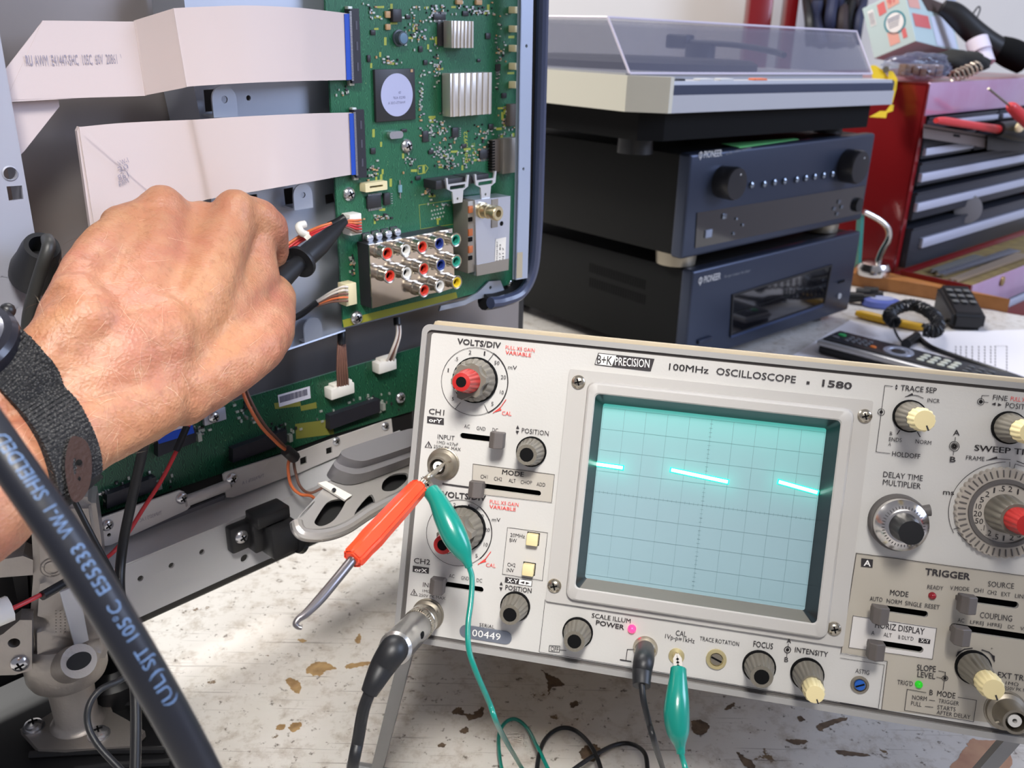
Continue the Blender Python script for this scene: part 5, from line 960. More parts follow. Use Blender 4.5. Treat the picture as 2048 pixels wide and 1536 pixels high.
mb = MB(); mb.lathe([(.010, 0), (.0095, .006), (.0001, .0064)], Matrix.Translation(FR.pt(1712, 409)) @ TN, 24); mb.build('jog_dial', m_black, rec)
for lx in (x0 + .04, x1 - .04):
    for ly in (.04, .36): mb = MB(); mb.cyl((lx, ly, z0 + .001), (lx, ly, cd_top + .0002), .026, .024, 24); o = mb.build('foot', mat('pewter_foot', (150, 142, 126), .35, .6), rec)
mb = MB(); p = FSd.pt(1256, 468); mb.lathe([(.006, -.001), (.0055, .0012), (.002, .002), (.0001, .002)], Matrix.Translation(p) @ TN, 16); o = mb.build('side_screw', m_nickel, rec); o.matrix_parent_inverse = FR.I; o.matrix_basis = FSd.M
rtop = FR.O.z + z1
# green note on the receiver
note_p = [on_z(x, y, rtop + .0004) for x, y in ((1443, 288), (1479, 296), (1597, 279), (1587, 277))]
nc = sum(note_p, Vector()) / 4; mb = MB(); mb.geo([p - nc for p in note_p] + [p - nc + Vector((0, 0, .0006)) for p in note_p], [(0, 1, 2, 3), (7, 6, 5, 4)] + [(i, i + 4, (i + 1) % 4 + 4, (i + 1) % 4) for i in range(4)])
o = mb.build('sticky_note', mat('green_paper', (120, 214, 130), .6), None, 0, nc); tag(o, 'bright green paper note lying on top of the black receiver', 'note')
# turntable --------------------------------------------------------------------------
FQ = Fr(FR.w(1337, 227, .02), basis(40.9, 0, 1.0))
m_sil = mat('silver_grey_plastic', (176, 176, 180), .45, .2); m_ivp = mat('ivory_plastic', (206, 202, 186), .5); m_band = mat('navy_band', (48, 56, 78), .4)
xr = FQ.pt(1781, 222).x; zs = FQ.pt(1341, 191).z - FQ.pt(1341, 227).z; zb = FQ.pt(1341, 171).z - FQ.pt(1341, 227).z; ch = .032; dp = .36
tt = thing('turntable', 'grey turntable with a smoked clear lid, top unit of the audio stack', 'turntable', FQ.M)
zt = zb + .010
mb = MB()
foot_xy = lambda c: [(-c * .0, 0), (xr, 0), (xr, dp), (-ch, dp), (-ch, ch)]
def slab(mbx, poly, z0, z1, m=0, inset=0): 
    n = len(poly); cx = sum(p[0] for p in poly) / n; cy = sum(p[1] for p in poly) / n
    top = [(p[0] + (inset if p[0] < cx else -inset), p[1] + (inset if p[1] < cy else -inset)) for p in poly]
    mbx.geo([(p[0], p[1], z0) for p in poly] + [(p[0], p[1], z1) for p in top], [tuple(range(n - 1, -1, -1)), tuple(range(n, 2 * n))] + [(i, (i + 1) % n, (i + 1) % n + n, i + n) for i in range(n)], m)
slab(mb, [(.004, .0), (xr, 0), (xr, dp), (-ch + .002, dp), (-ch + .002, ch + .002), (.004, .002)], 0, zs, 0); slab(mb, [(.004, .0012), (xr - .001, .0012), (xr - .001, dp), (-ch + .004, dp), (-ch + .004, ch + .002), (.004, .003)], zs, zb, 1)
slab(mb, [(.002, .003), (xr - .002, .003), (xr - .002, dp), (-ch + .002, dp), (-ch + .002, ch + .004)], zb, zb + .004, 0, .001); slab(mb, [(-ch + .004, ch + .006), (xr - .02, ch + .006), (xr - .02, dp - .004), (-ch + .004, dp - .004)], zb + .004, zt, 0)
mb.build('plinth', [m_sil, m_band], tt, 20)
mb = MB(); slab(mb, [(.004, -.0005), (.0045, .003), (-ch + .003, ch + .002), (-ch + .003, dp - .01), (-ch, dp - .01), (-ch, ch), (-.001, .0)], 0, zt - .002, 0); mb.build('side_trim', m_ivp, tt, 20)
mb = MB(); slab(mb, [(.012, .014), (xr - .03, .014), (xr - .03, dp - .02), (-.012, dp - .02), (-.012, .03)], -.030, .0005, 0); mb.build('under_tray', m_softblack, tt, 20)
for x, y in ((.02, .06), (xr - .05, .06), (.02, dp - .06), (xr - .05, dp - .06)):
    p = FQ.M @ Vector((x, y, 0)); mb = MB(); mb.cyl((x, y, -.029), (x, y, -(p.z - rtop) + .0003), .019, .020, 24); mb.build('foot', m_black, tt)
for px, c in ((1362, m_black), (1420, m_badge), (1528, mat('orange_button', (216, 110, 60), .5)), (1460, m_badge)):
    p = FQ.pt(px, 166); mb = MB(); mb.box(p.x - .012, p.x + .012, .004, .014, zb + .003, zb + .0062, .001); mb.build('control_key', c, tt)
mb = MB(); mb.lathe([(.15, zt), (.15, zt + .008), (.142, zt + .012), (.01, zt + .012)], Matrix.Translation((.17, .2, 0)), 60); mb.build('platter', mat('rubber_mat', (52, 52, 56), .6), tt)
mb = MB(); mb.cyl((.37, .26, zt), (.37, .26, zt + .03), .022, n=24); mb.tube([(.37, .29, zt + .032), (.37, .20, zt + .030), (.345, .12, zt + .024), (.33, .09, zt + .02)], .004, 10); mb.box(.36, .38, .28, .32, zt + .022, zt + .042, .003); mb.build('tonearm', mat('tonearm_grey', (70, 72, 80), .4, .4), tt)
# lid
lb = [FQ.pt(1292, 155, -.034), FQ.pt(1741, 163, -.034)]; lt = [FQ.pt(1268, 33, -.075), FQ.pt(1712, 66, -.075)]
yb = .034; yt = .075; yk = dp - .01; zl0 = zt; zl1 = (lt[0].z + lt[1].z) / 2; xa, xb = -ch + .005, lb[1].x; xc, xd = -ch + .010, lt[1].x - .0
th = .003
def shell(o):
    return [(xa + o, yb + o, zl0), (xb - o, yb + o, zl0), (xb - o, yk - o, zl0), (xa + o, yk - o, zl0), (xc + o, yt + o, zl1 - o), (xd - o, yt + o, zl1 - o), (xd - o, yk - o, zl1 - o), (xc + o, yk - o, zl1 - o)]
mb = MB(); vs = shell(0) + shell(th); fs = []
for q in ((0, 1, 5, 4), (1, 2, 6, 5), (2, 3, 7, 6), (3, 0, 4, 7), (4, 5, 6, 7)): fs += [q, tuple(v + 8 for v in q[::-1])]
fs += [(0, 3, 11, 8), (3, 2, 10, 11), (2, 1, 9, 10), (1, 0, 8, 9)]
mb.geo(vs, fs); mb.build('dust_cover', mat('smoked_acrylic', (120, 122, 142), .12, alpha=.34, coat=.5), tt, 0)
mb = MB()
for i, j in ((0, 4), (4, 5), (1, 5), (4, 7), (0, 1)): mb.cyl(shell(0)[i], shell(0)[j], .0013, n=6)
mb.build('cover_edge_highlight', mat('acrylic_edge_highlight', (214, 206, 220), .3), tt)  # pale rods paint in the highlight along the lid edges
# ================================================================== BACKGROUND: tool chest and clutter
zw = .022
bT = basis(42.0); FB = Fr(on_z(1787, 545, zw + .002), bT); tx_, ty_ = bT.col[0], bT.col[1]
m_red = mat('red_chest_paint', (128, 20, 25), .3, .1, coat=.3, var=(12, .4, (112, 17, 22))); m_redl = mat('red_front_window_sheen', (206, 176, 206), .2, .35, coat=.6, var=(9, .6, (184, 124, 160)))  # front colour is red paint with the window's reflection painted in as lavender
m_drw = mat('drawer_charcoal', (52, 54, 62), .4, .3); m_hnd = mat('drawer_aluminium_pull', (204, 208, 226), .35, .5)
H_ = FB.pt(1857, 167).z; WD = FB.pt(2046, 470).x; 
chest = thing('tool_chest', 'red metal tool chest with dark drawers and pale pulls behind the audio stack', 'tool chest', FB.M)
mb = MB(); mb.box(0, .004, 0, .32, 0, H_); mb.box(WD - .004, WD, 0, .32, 0, H_); mb.box(0, WD, .316, .32, 0, H_); mb.box(0, WD, 0, .32, H_ - .004, H_); mb.box(0, WD, 0, .32, 0, .004)
mb.box(0, .012, -.001, .003, 0, H_); mb.box(WD - .012, WD, -.001, .003, 0, H_); mb.box(0, WD, -.001, .003, 0, .012); mb.build('chest_body', m_red, chest, 0)
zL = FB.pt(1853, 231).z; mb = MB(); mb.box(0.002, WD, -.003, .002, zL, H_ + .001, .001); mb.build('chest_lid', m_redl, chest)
mb = MB(); mb.box(.012, WD - .012, .02, .03, .01, zL); mb.build('chest_inside', m_softblack, chest)
def drawer(rowz0, rowz1, xa, xb, off, hz0, hz1, ha, hb):
    mb = MB(); mb.box(xa, xb, -off, .018, rowz0, rowz1, .001); mb.box(xa, xb, -off - .002, -off + .002, rowz1 - .003, rowz1 + .001, .0005); d = mb.build('drawer', m_drw, chest)
    mb = MB(); mb.box(ha, hb, -off - .006, -off + .001, hz0, hz1, .001); mb.build('drawer_pull', m_hnd, d)
gz = lambda x, y: FB.pt(x, y).z
gx = lambda x, y: FB.pt(x, y).x
rows = [(gz(1850, 258), gz(1852, 236), .004), (gz(1838, 318), gz(1843, 274), .004), (gz(1826, 372), gz(1834, 326), .006), (gz(1812, 440), gz(1821, 386), .008), (gz(1796, 534), gz(1806, 457), .012)]
drawer(rows[0][0], rows[0][1], .014, WD * .5, .004, rows[0][0] + .004, rows[0][0] + .012, .10, WD * .49); drawer(rows[0][0], rows[0][1], WD * .51, WD - .014, .004, rows[0][0] + .004, rows[0][0] + .012, WD * .53, WD - .03)
drawer(rows[1][0], rows[1][1], .014, WD * .36, .004, gz(1836, 311), gz(1838, 296), .016, WD * .35); drawer(rows[1][0], rows[1][1], WD * .38, WD - .014, .004, gz(1836, 311), gz(1838, 296), WD * .4, WD - .02)
drawer(rows[2][0], rows[2][1], .014, WD - .014, .006, gz(1828, 363), gz(1830, 346), .014, WD - .016)
drawer(rows[3][0], rows[3][1], .014, WD - .014, .008, gz(1813, 423), gz(1815, 406), .014, WD - .016)
drawer(rows[4][0], rows[4][1], .014, WD - .014, .012, gz(1816, 495), gz(1817, 476), .05, WD - .016)
# wooden edging and the lower cabinet with its open top tray
m_wood = mat('varnished_board', (176, 118, 66), .45, var=(40, .6, (144, 92, 48)))
cB = FB.I @ on_z(1922, 588, zw + .002); dT = -cB.y                     # tray depth in front of the chest
O2 = FB.O.copy(); n2 = tx_                                            # chest's left side plane
tt_ = (O2 - e0).dot(n2) / ed.dot(n2); B2_ = e0 + ed * (tt_ - .014)
A2_ = e0 - ed * .35; wbp = [A2_, B2_, B2_ + ty_ * .75, A2_ + ty_ * .75]; eoff = en * .002
wb = thing('wooden_board', 'brown wooden board edging the bench in front of the red tool chest', 'board', Matrix.Translation((A2_.x, A2_.y, 0)))
mb = MB(); mb.geo([(p.x - A2_.x + eoff.x, p.y - A2_.y + eoff.y, z) for z in (0, zw) for p in wbp], [(3, 2, 1, 0), (4, 5, 6, 7), (0, 1, 5, 4), (1, 2, 6, 5), (2, 3, 7, 6), (3, 0, 4, 7)]); mb.build('board', m_wood, wb, 0)
tray = thing('lower_cabinet', 'red lower tool cabinet with an open file tray under the tool chest', 'cabinet', FB.M)
mb = MB(); mb.box(0, WD + .1, -dT + .03, .32, -.78, -.055); mb.box(0, WD + .1, .001, .32, -.056, -.0005); mb.build('cabinet_body', m_red, tray)
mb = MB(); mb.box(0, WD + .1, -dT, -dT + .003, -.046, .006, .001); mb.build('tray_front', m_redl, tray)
mb = MB(); mb.box(.003, WD + .1, -dT + .004, -.010, -.010, -.006); mb.build('tray_floor', mat('mustard_liner', (160, 138, 84), .7, var=(50, .7, (120, 100, 74))), tray, 0)
mb = MB(); mb.box(0, .003, -dT + .003, -.012, -.046, .006); mb.build('tray_side', m_red, tray)
FBf = Fr(FB.M @ Vector((0, -dT, 0)), bT); p = FBf.pt(2003, 562); mb = MB(); mb.lathe([(.008, 0), (.008, .003), (.004, .004), (.0001, .0042)], Matrix.Translation((p.x, -dT, p.z)) @ TN, 20); mb.build('tray_lock', mat('brass_lock', (190, 160, 110), .35, .7), tray)
mb = MB(); mb.box(.05, WD + .1, -dT + .016, -dT + .028, -.078, -.062, .002); mb.build('lower_pull', m_hnd, tray)
for k, (a, b, lab) in enumerate((((1868, 541), (1960, 512), 'flat grey file lying at the back of the red tray'), ((1880, 548), (2030, 500), 'long bright steel file lying in the middle of the red tray'), ((1906, 560), (2046, 508), 'wide rusty file lying near the front of the red tray'))):
    pa = on_z(*a, zw + .002); pb = on_z(*b, zw + .002); d = pb - pa; M_ = Matrix.Translation(pa) @ Matrix.Rotation(math.atan2(d.y, d.x), 4, 'Z'); t = thing('file', lab, 'file', M_, group='files in the red tray')
    L_ = d.length; mb = MB(); mb.geo([(0, -.007, -.003), (L_, -.011, -.003), (L_, .011, -.003), (0, .007, -.003), (0, -.007, .001), (L_, -.011, .001), (L_, .011, .001), (0, .007, .001)], [(3, 2, 1, 0), (4, 5, 6, 7), (0, 1, 5, 4), (1, 2, 6, 5), (2, 3, 7, 6), (3, 0, 4, 7)]); mb.build('blade', (mat('file_grey', (150, 148, 140), .45, .6), m_tin, mat('file_rust', (170, 150, 128), .55, .5))[k], t, 0)
    mb = MB(); mb.cyl((0, 0, -.001), (-.012, 0, -.001), .0018, .0006, 8); mb.build('tang', m_dullmetal, t)
# chrome magnifier-like stand beside the stack
sb = on_z(1744, 548, zw); st_ = thing('chrome_stand', 'small round chrome stand with a curved bright arm between stack and tool chest', 'stand', loc=sb)
sc1 = (RC @ (sb - CAM)).z / F; rgt = Vector((RCT.col[0].x, RCT.col[0].y, 0)).normalized()
def sw(x, y): d = ray(x, y); n = Vector((RCT.col[2].x, RCT.col[2].y, 0)).normalized(); return CAM + d * ((sb - CAM).dot(n) / d.dot(n)) - sb
mb = MB(); mb.lathe([(.027, 0), (.028, .003), (.028, .012), (.024, .020), (.014, .024), (.0001, .025)], Matrix(), 32); mb.build('base', m_chrome, st_)
mb = MB(); mb.tube([sw(1754, 528), sw(1764, 502), sw(1777, 478), sw(1776, 458), sw(1762, 442), sw(1738, 428), sw(1728, 424)], .0055, 12, sx=1.0); mb.build('curved_arm', m_chrome, st_)
mb = MB(); q = [sw(1722, 430), sw(1729, 430), sw(1722, 600 - 62), sw(1716, 540)]; dn = Vector((RCT.col[2].x, RCT.col[2].y, 0)).normalized() * .02; mb.geo(q + [p + dn for p in q], [(0, 1, 2, 3), (7, 6, 5, 4)] + [(i, i + 4, (i + 1) % 4 + 4, (i + 1) % 4) for i in range(4)]); mb.build('teal_edge', mat('teal_acrylic', (70, 160, 150), .25, alpha=.85), st_, 0)
# ---- things on the bench at the right
def flat_frame(a, b, z):      # local x from a to b along the bench
    pa = on_z(*a, z); pb = on_z(*b, z); d = pb - pa; return Matrix.Translation(Vector((pa.x, pa.y, 0))) @ Matrix.Rotation(math.atan2(d.y, d.x), 4, 'Z'), d.length
m_paper = mat('white_paper', (226, 222, 224), .7)
for nm, pts, z, lab in (('paper_sheet', ((1560, 726), (1700, 640), (1840, 672), (1700, 790)), .0006, 'plain white paper sheet lying under the silver remote'), ('paper_sheet', ((1700, 668), (1845, 664), (2100, 658), (2180, 800), (1830, 790)), .0012, 'white paper sheet printed with dashed lines behind the silver remote')):
    P_ = [on_z(x, y, z) for x, y in pts]; c = sum(P_, Vector()) / len(P_); mb = MB(); n = len(P_); mb.geo([p - c for p in P_] + [p - c - Vector((0, 0, .0004)) for p in P_], [tuple(range(n)), tuple(range(2 * n - 1, n - 1, -1))] + [(i, i + n, (i + 1) % n + n, (i + 1) % n) for i in range(n)])
    if z > .001:
        for x in (1911, 1921, 1932, 1944, 1957, 1969, 1981, 1990, 2013):
            for k in range(9): 
                if x < 1985 and k > 6 - (x % 3): continue
                a = on_z(x, 692 + k * 6, z + .0002) - c; b = on_z(x + 1.2, 696 + k * 6, z + .0002) - c; s_ = Vector((.0006, 0, 0)); mb.geo([a - s_, a + s_, b + s_, b - s_], [(0, 1, 2, 3)], 1)
        for k in range(7): a = on_z(1990 + k * 3.6, 692, z + .0002) - c; mb.geo([a + Vector((-.0007, -.0007, 0)), a + Vector((.0007, -.0007, 0)), a + Vector((.0007, .0007, 0)), a + Vector((-.0007, .0007, 0))], [(0, 1, 2, 3)], 1)
    tag(mb.build(nm, [m_paper, m_ink], None, 0, c), lab, 'paper', 'paper sheets on the bench')
M_, L_ = flat_frame((1656, 667), (2052, 768), .024); Wd = (on_z(1679, 657, .024) - on_z(1640, 677, .024)).length * .95
L_ = .24
rem = thing('remote_control', 'long silver and black remote control with pale buttons lying on white paper', 'remote control', M_)
mb = MB(); mb.box(0, L_, -Wd / 2 + .004, Wd / 2 - .002, .0015, .014, .004); mb.build('lower_shell', m_black, rem)
mb = MB(); mb.box(-.002, L_, -Wd / 2, Wd / 2, .013, .0215, .004, 0, None, 3); mb.build('silver_shell', mat('silver_remote', (196, 194, 194), .35, .5), rem)
mb = MB(); mb.box(.004, L_ - .003, -Wd / 2 + .007, Wd / 2 - .002, .020, .0235, .001); mb.build('key_field', mat('remote_black', (34, 35, 38), .4), rem)
m_key = mat('pale_key', (190, 192, 178), .5); m_kg = mat('dark_key', (92, 94, 98), .5)
def key(x, y, sx, sy, m, nm='key'): b = MB(); b.lathe([(1, 0), (1, .6), (.8, 1), (.01, 1)], Matrix.Translation((x, y, .0234)) @ Matrix.Diagonal((sx, sy, .0016, 1)), 16); b.build(nm, m, rem)
key(.016, .009, .0055, .005, mat('green_key', (40, 150, 80), .4)); key(.013, -.006, .006, .003, m_kg)
for i in range(4):
    for j in range(3): key(.030 + i * .0085, -.008 + j * .0085, .0032, .0032, m_kg)
key(.066, -.007, .0042, .0038, mat('orange_key', (226, 122, 50), .4))
mb = MB(); mb.lathe([(.019, .0234), (.0185, .0246), (.013, .0246), (.012, .0236)], Matrix.Translation((.096, .001, 0)), 32); mb.build('cursor_ring', mat('ring_silver', (168, 174, 188), .3, .5), rem); key(.096, .001, .009, .008, m_black)
for i in range(4):
    for j in range(3): key(.128 + i * .0125, -.0095 + j * .0105, .0048, .0040, m_key)
for i in range(3):
    for j in range(3): key(.182 + i * .012, -.0095 + j * .0105, .004, .0022, m_kg)
M_, L_ = flat_frame((1900, 660), (1968, 664), 0.0); ph = thing('handset', 'small black handset with grey buttons standing near the bench corner', 'handset', M_); hw = L_
mb = MB(); mb.geo([(0, 0, 0), (hw, 0, 0), (hw * 1.05, .09, 0), (.0, .09, 0), (0, .0, .026), (hw, 0, .026), (hw * 1.05, .092, .046), (0, .092, .046)], [(3, 2, 1, 0), (4, 5, 6, 7), (0, 1, 5, 4), (1, 2, 6, 5), (2, 3, 7, 6), (3, 0, 4, 7)]); bmesh.ops.bevel(mb.bm, geom=mb.bm.edges[:], offset=.006, segments=3, affect='EDGES'); mb.build('shell', m_black, ph)
for i in range(3):
    for j in range(3):
        mb = MB(); x = hw * (.25 + .26 * i); y = .035 + j * .017; z = .026 + y * .22; mb.box(x - hw * .09, x + hw * .09, y - .005, y + .005, z, z + .0022, .0008); mb.build('button', mat('grey_button', (108, 108, 106), .5), ph)
# coiled cord
cc = on_z(1838, 640); cord = thing('coiled_cord', 'black coiled cord lying in a loose ring on the bench', 'cord', loc=cc)
loop = spline([on_z(x, y, .026) - cc for x, y in ((1790, 646), (1778, 632), (1792, 618), (1822, 610), (1852, 620), (1874, 640), (1872, 662), (1846, 660))], 46)
mb = MB(); pts = []
for i, p in enumerate(loop):
    t = (loop[min(i + 1, len(loop) - 1)] - loop[max(i - 1, 0)]).normalized(); s_ = Vector((0, 0, 1)).cross(t); a = i * .75; pts.append(p + s_ * math.cos(a) * .008 + Vector((0, 0, 1)) * math.sin(a) * .008)
mb.tube(pts, .0018, 6, k=1); mb.build('coil', m_black, cord)
mb = MB(); mb.tube([on_z(x, y, z) - cc for x, y, z in ((1785, 640, .024), (1790, 662, .022), (1804, 684, .008), (1822, 690, .006))], .0016, 8); mb.build('tail', m_black, cord); mb = MB(); mb.cyl(on_z(1812, 688, .007) - cc, on_z(1834, 672, .007) - cc, .007, .006, 16); mb.build('plug', m_black, cord)
c0 = on_z(1830, 668, .004); mb = MB(); mb.tube([on_z(x, y, z) - c0 for x, y, z in ((1830, 668, .006), (1862, 694, .004), (1920, 716, .004), (1985, 738, .005), (2060, 764, .004), (2150, 800, .003))], .0035, 10); tag(mb.build('black_lead', m_black, None, 60, c0), 'black lead running from the coiled cord along the silver remote', 'cable')
# yellow-handled tool, blue packet, adapter blocks
c0 = on_z(1775, 640); yt_ = thing('yellow_tool', 'yellow handled hand tool lying beneath the coiled black cord', 'tool', loc=c0)
mb = MB(); mb.tube([on_z(x, y, .007) - c0 for x, y in ((1712, 626), (1730, 630), (1780, 642), (1830, 652), (1850, 655))], [.004, .0065, .0065, .006, .005], 14); mb.build('handle', mat('yellow_grip', (226, 176, 46), .35), yt_); mb = MB(); mb.tube([on_z(x, y, .008) - c0 for x, y in ((1848, 655), (1872, 650), (1890, 640))], [.005, .006, .003], 10); mb.build('jaw', m_dullmetal, yt_)
c0 = on_z(1762, 612); mb = MB(); mb.lathe([(.030, 0), (.032, .003), (.028, .010), (.020, .013), (.0001, .0132)], Matrix.Diagonal((1, .7, 1, 1)), 28); mb.lathe([(.019, .0133), (.0001, .0136)], Matrix.Diagonal((1, .7, 1, 1)), 24, 1, cap0=False); tag(mb.build('blue_tin', [mat('blue_tin', (92, 104, 170), .35), mat('blue_tin_label', (150, 156, 186), .5)], None, 30, c0), 'flat round blue tin beside the yellow handled tool', 'tin')
c0 = on_z(1732, 594); cl_ = thing('plug_cluster', 'small tangle of black plugs beside the bottom audio unit', 'plugs', loc=c0)
for x, y, r in ((1712, 596, .010), (1726, 588, .010), (1742, 586, .011), (1736, 598, .008), (1752, 592, .008)):
    p = on_z(x, y, r) - c0; mb = MB(); mb.cyl(p + Vector((-.010, .004, 0)), p + Vector((.010, -.004, .003)), r * .9, r * .7, 14); mb.build('plug', m_black, cl_)
# ---- clutter on top of the chest
zc_ = FB.O.z + H_
C0 = at(1831, 91.6, 1.62) + Vector((0, 0, .008)); k_ = 1.62 / F
TU, TV_, TW = .05355, .22187, -.00247
rB = Vector(((1831 - CX) / F, (91.6 - CY) / F, 1))
def cv(x, y, t): return RCT @ (Vector((x, y, 0)) * k_ + rB * t)
U = cv(-87, 36, TU); V = cv(114, 28, TV_); Wv = cv(-22, -92, TW)
uu, vv, ww = U.length, V.length * .85, Wv.length; U.normalize(); Wv = (Wv - U * Wv.dot(U)).normalized(); V = (V - U * V.dot(U) - Wv * V.dot(Wv)).normalized()
BX = Matrix.Translation(C0) @ Matrix((-U, V, Wv)).transposed().to_4x4()      # local: x from far-left to the near corner, z up the face
m_box = mat('pale_blue_carton', (186, 206, 204), .6); m_boxw = mat('white_carton', (206, 212, 226), .55)
box = thing('carton', 'pale blue printed carton tilted on top of the red tool chest', 'box', BX)
mb = MB(); mb.box(-uu, 0, 0, vv, 0, ww * 1.12, .001, 0)
def face_u(pts, m, l=.0004): patch(mb, [(-uu + p[0] * uu, p[1] * ww * 1.12) for p in pts], 0.0, m, l)
c = (-uu * .36, ww * .55); patch(mb, circle(c[0], c[1], uu * .25, 28, uu * .27), 0, 2, .0004); patch(mb, circle(c[0], c[1], uu * .205, 28, uu * .225), 0, 3, .0006)
for k in range(5): line2(mb, [(c[0] - uu * .14, c[1] + uu * (.12 - .05 * k)), (c[0] + uu * (.14 - .02 * k), c[1] + uu * (.12 - .05 * k))], uu * .022, 0, 4 if k < 2 else 5, .0008)
face_u([(.34, .72), (.52, .74), (.52, .96), (.34, .94)], 6); face_u([(.56, .78), (.84, .80), (.84, .99), (.56, .97)], 7); face_u([(.42, .10), (.66, .10), (.66, .36), (.42, .36)], 7); face_u([(.74, .14), (.84, .14), (.84, .32), (.74, .32)], 6); face_u([(.10, .6), (.24, .6), (.24, .9), (.10, .9)], 3)
for k in range(9): line2(mb, [(-uu + uu * (.115 + .013 * k), ww * .7), (-uu + uu * (.115 + .013 * k), ww * .96)], uu * .005, 0, 5, .0008)
put_text(mb, '97', (-uu * .40, ww * .94), (-uu * .20, ww * .96), ww * .12, 0, .03, 6, lift=.0008)
side = [Vector((.0006, vv * a, ww * 1.12 * b)) for a, b in ((.05, .30), (.40, .34), (.40, .60), (.05, .56))]; mb.geo(side, [(0, 1, 2, 3)], 6)
side = [Vector((.0006, vv * a, ww * 1.12 * b)) for a, b in ((.02, .66), (.26, .70), (.26, 1.0), (.02, 1.0))]; mb.geo(side, [(0, 1, 2, 3)], 7)
side = [Vector((.0006, vv * a, ww * 1.12 * b)) for a, b in ((.45, .02), (.95, .06), (.95, .6), (.7, .72), (.45, .6))]; mb.geo(side, [(0, 1, 2, 3, 4)], 1)
side = [Vector((.0008, vv * a, ww * 1.12 * b)) for a, b in ((.42, .72), (.80, .74), (.86, 1.0), (.30, 1.02))]; mb.geo(side, [(0, 1, 2, 3)], 8)
mb.build('carton_body', [m_box, m_boxw, mat('teal_print', (52, 132, 146), .5), m_white_ink, mat('navy_print', (64, 76, 120), .5), mat('faint_grey_print', (140, 140, 150), .6), mat('coral_print', (216, 110, 108), .5), mat('salmon_print', (226, 166, 150), .6), mat('brown_inside', (74, 56, 50), .8)], box, 0)
mb = MB(); mb.geo([(0, vv * .75, ww * .95), (.0, vv * 1.02, ww * .98), (.02, vv * 1.05, ww * 1.32), (.02, vv * .86, ww * 1.28)], [(0, 1, 2, 3)]); o = mb.build('open_flap', m_boxw, box, 0)
def clutter(name, lab, cat, x, y, dep): return thing(name, lab, cat, loc=at(x, y, dep)), at(x, y, dep), dep / F
D_ = (RC @ (FB.M @ Vector((WD * .5, .1, H_)) - CAM)).z
# supporting heap under the carton
t, o0, k = clutter('plastic_bag', 'crumpled clear plastic bag of parts under the pale carton', 'bag', 1880, 140, D_ - .10); t.location = on_z(1878, 165, zc_) + ty_ * .035 + Vector((0, 0, .024))
mb = MB(); bmesh.ops.create_icosphere(mb.bm, subdivisions=4, radius=.05)
for v in mb.bm.verts: n_ = noise.noise(v.co * 30) * .35 + abs(noise.noise(v.co * 75)) * .35; v.co = Vector((v.co.x * 1.15, v.co.y * .6, v.co.z * .42)) * (1 + max(-.2, min(.14, n_ - .12)))
for f in mb.bm.faces: f.smooth = False
mb.build('bag_film', mat('clear_film', (120, 130, 160), .1, alpha=.32, coat=1), t, 0)
mb = MB(); 
for kx in range(5): mb.box(-.03 + kx * .013, -.02 + kx * .013, -.014, .014, -.016 + .003 * (kx % 2), .002, .001)
mb.build('loose_parts', mat('brass_parts', (150, 120, 96), .5, .3), t)
for i, (x, y, lab) in enumerate(((1964, 118, 'lilac-white tape roll, lower of the two stacked behind the carton'), (1957, 92, 'lilac-white tape roll, upper of the two stacked behind the carton'))):
    t, o0, k = clutter('tape_roll', lab, 'tape', x, y, D_ + .02); t['group'] = 'tape rolls on the tool chest'; ax = RCT @ Vector((-.22, -.95, .15)); M3 = frame_to((0, 0, 0), ax)
    mb = MB(); r = 21 * k; h = 13 * k; mb.lathe([(r, -h), (r, h), (r * .55, h), (r * .55, -h), (r, -h)], M3, 32, 0, False, False); mb.build('tape', mat('lilac_tape', (214, 206, 218), .5), t); mb = MB(); mb.lathe([(r * .55, -h), (r * .55, h), (r * .48, h), (r * .48, -h), (r * .55, -h)], M3, 32, 0, False, False); mb.build('core', mat('card_core', (176, 150, 120), .7), t)
t, o0, k = clutter('coil_spring', 'small steel coil spring lying on the red tool chest', 'spring', 1950, 155, D_ - .08); t.location = on_z(1950, 165, zc_) + ty_ * .02 + Vector((0, 0, .015))
a = RCT @ Vector((-.8, .35, -.1)); u = a.orthogonal().normalized(); v = a.cross(u); mb = MB(); mb.tube([a * (i * .0012 - .03) + (u * math.cos(i * .8) + v * math.sin(i * .8)) * .010 for i in range(50)], .0016, 6, k=1); mb.build('wire_coil', mat('spring_steel', (196, 184, 170), .3, .8), t)
t, o0, k = clutter('hand_drill', 'long black hand tool propped diagonally at the top right corner', 'tool', 1960, 80, D_ + .06)
q = lambda x, y, z=0: at(x, y, D_ + .06 + z) - o0
mb = MB(); mb.tube([q(1884, 14), (q(1910, 28)), q(1950, 66), q(1990, 94), q(2052, 122)], [.014, .020, .022, .022, .022], 16); mb.build('barrel', m_black, t); mb = MB(); mb.tube([q(1996, 96), q(2020, 106), q(2050, 120)], [.023, .027, .027], 16); mb.build('ribbed_grip', m_softblack, t); mb = MB(); mb.tube([q(1940, 36), q(1956, 14), q(1960, 20), q(1952, 40)], .0015, 6); mb.build('wire_hook', m_black, t)
t, o0, k = clutter('dark_pouch', 'dark tool pouch slumped behind the tape rolls on the chest', 'pouch', 1990, 152, D_ + .0); t.location = on_z(2052, 168, zc_) + ty_ * .12 + Vector((0, 0, .027))
mb = MB(); bmesh.ops.create_icosphere(mb.bm, subdivisions=3, radius=.05)
for v in mb.bm.verts: v.co = Vector((v.co.x * 1.2, v.co.y * .7, v.co.z * .42)) * (1 + noise.noise(v.co * 40) * .25)
mb.build('pouch_body', mat('dark_olive_cloth', (30, 29, 27), .85), t, 90)
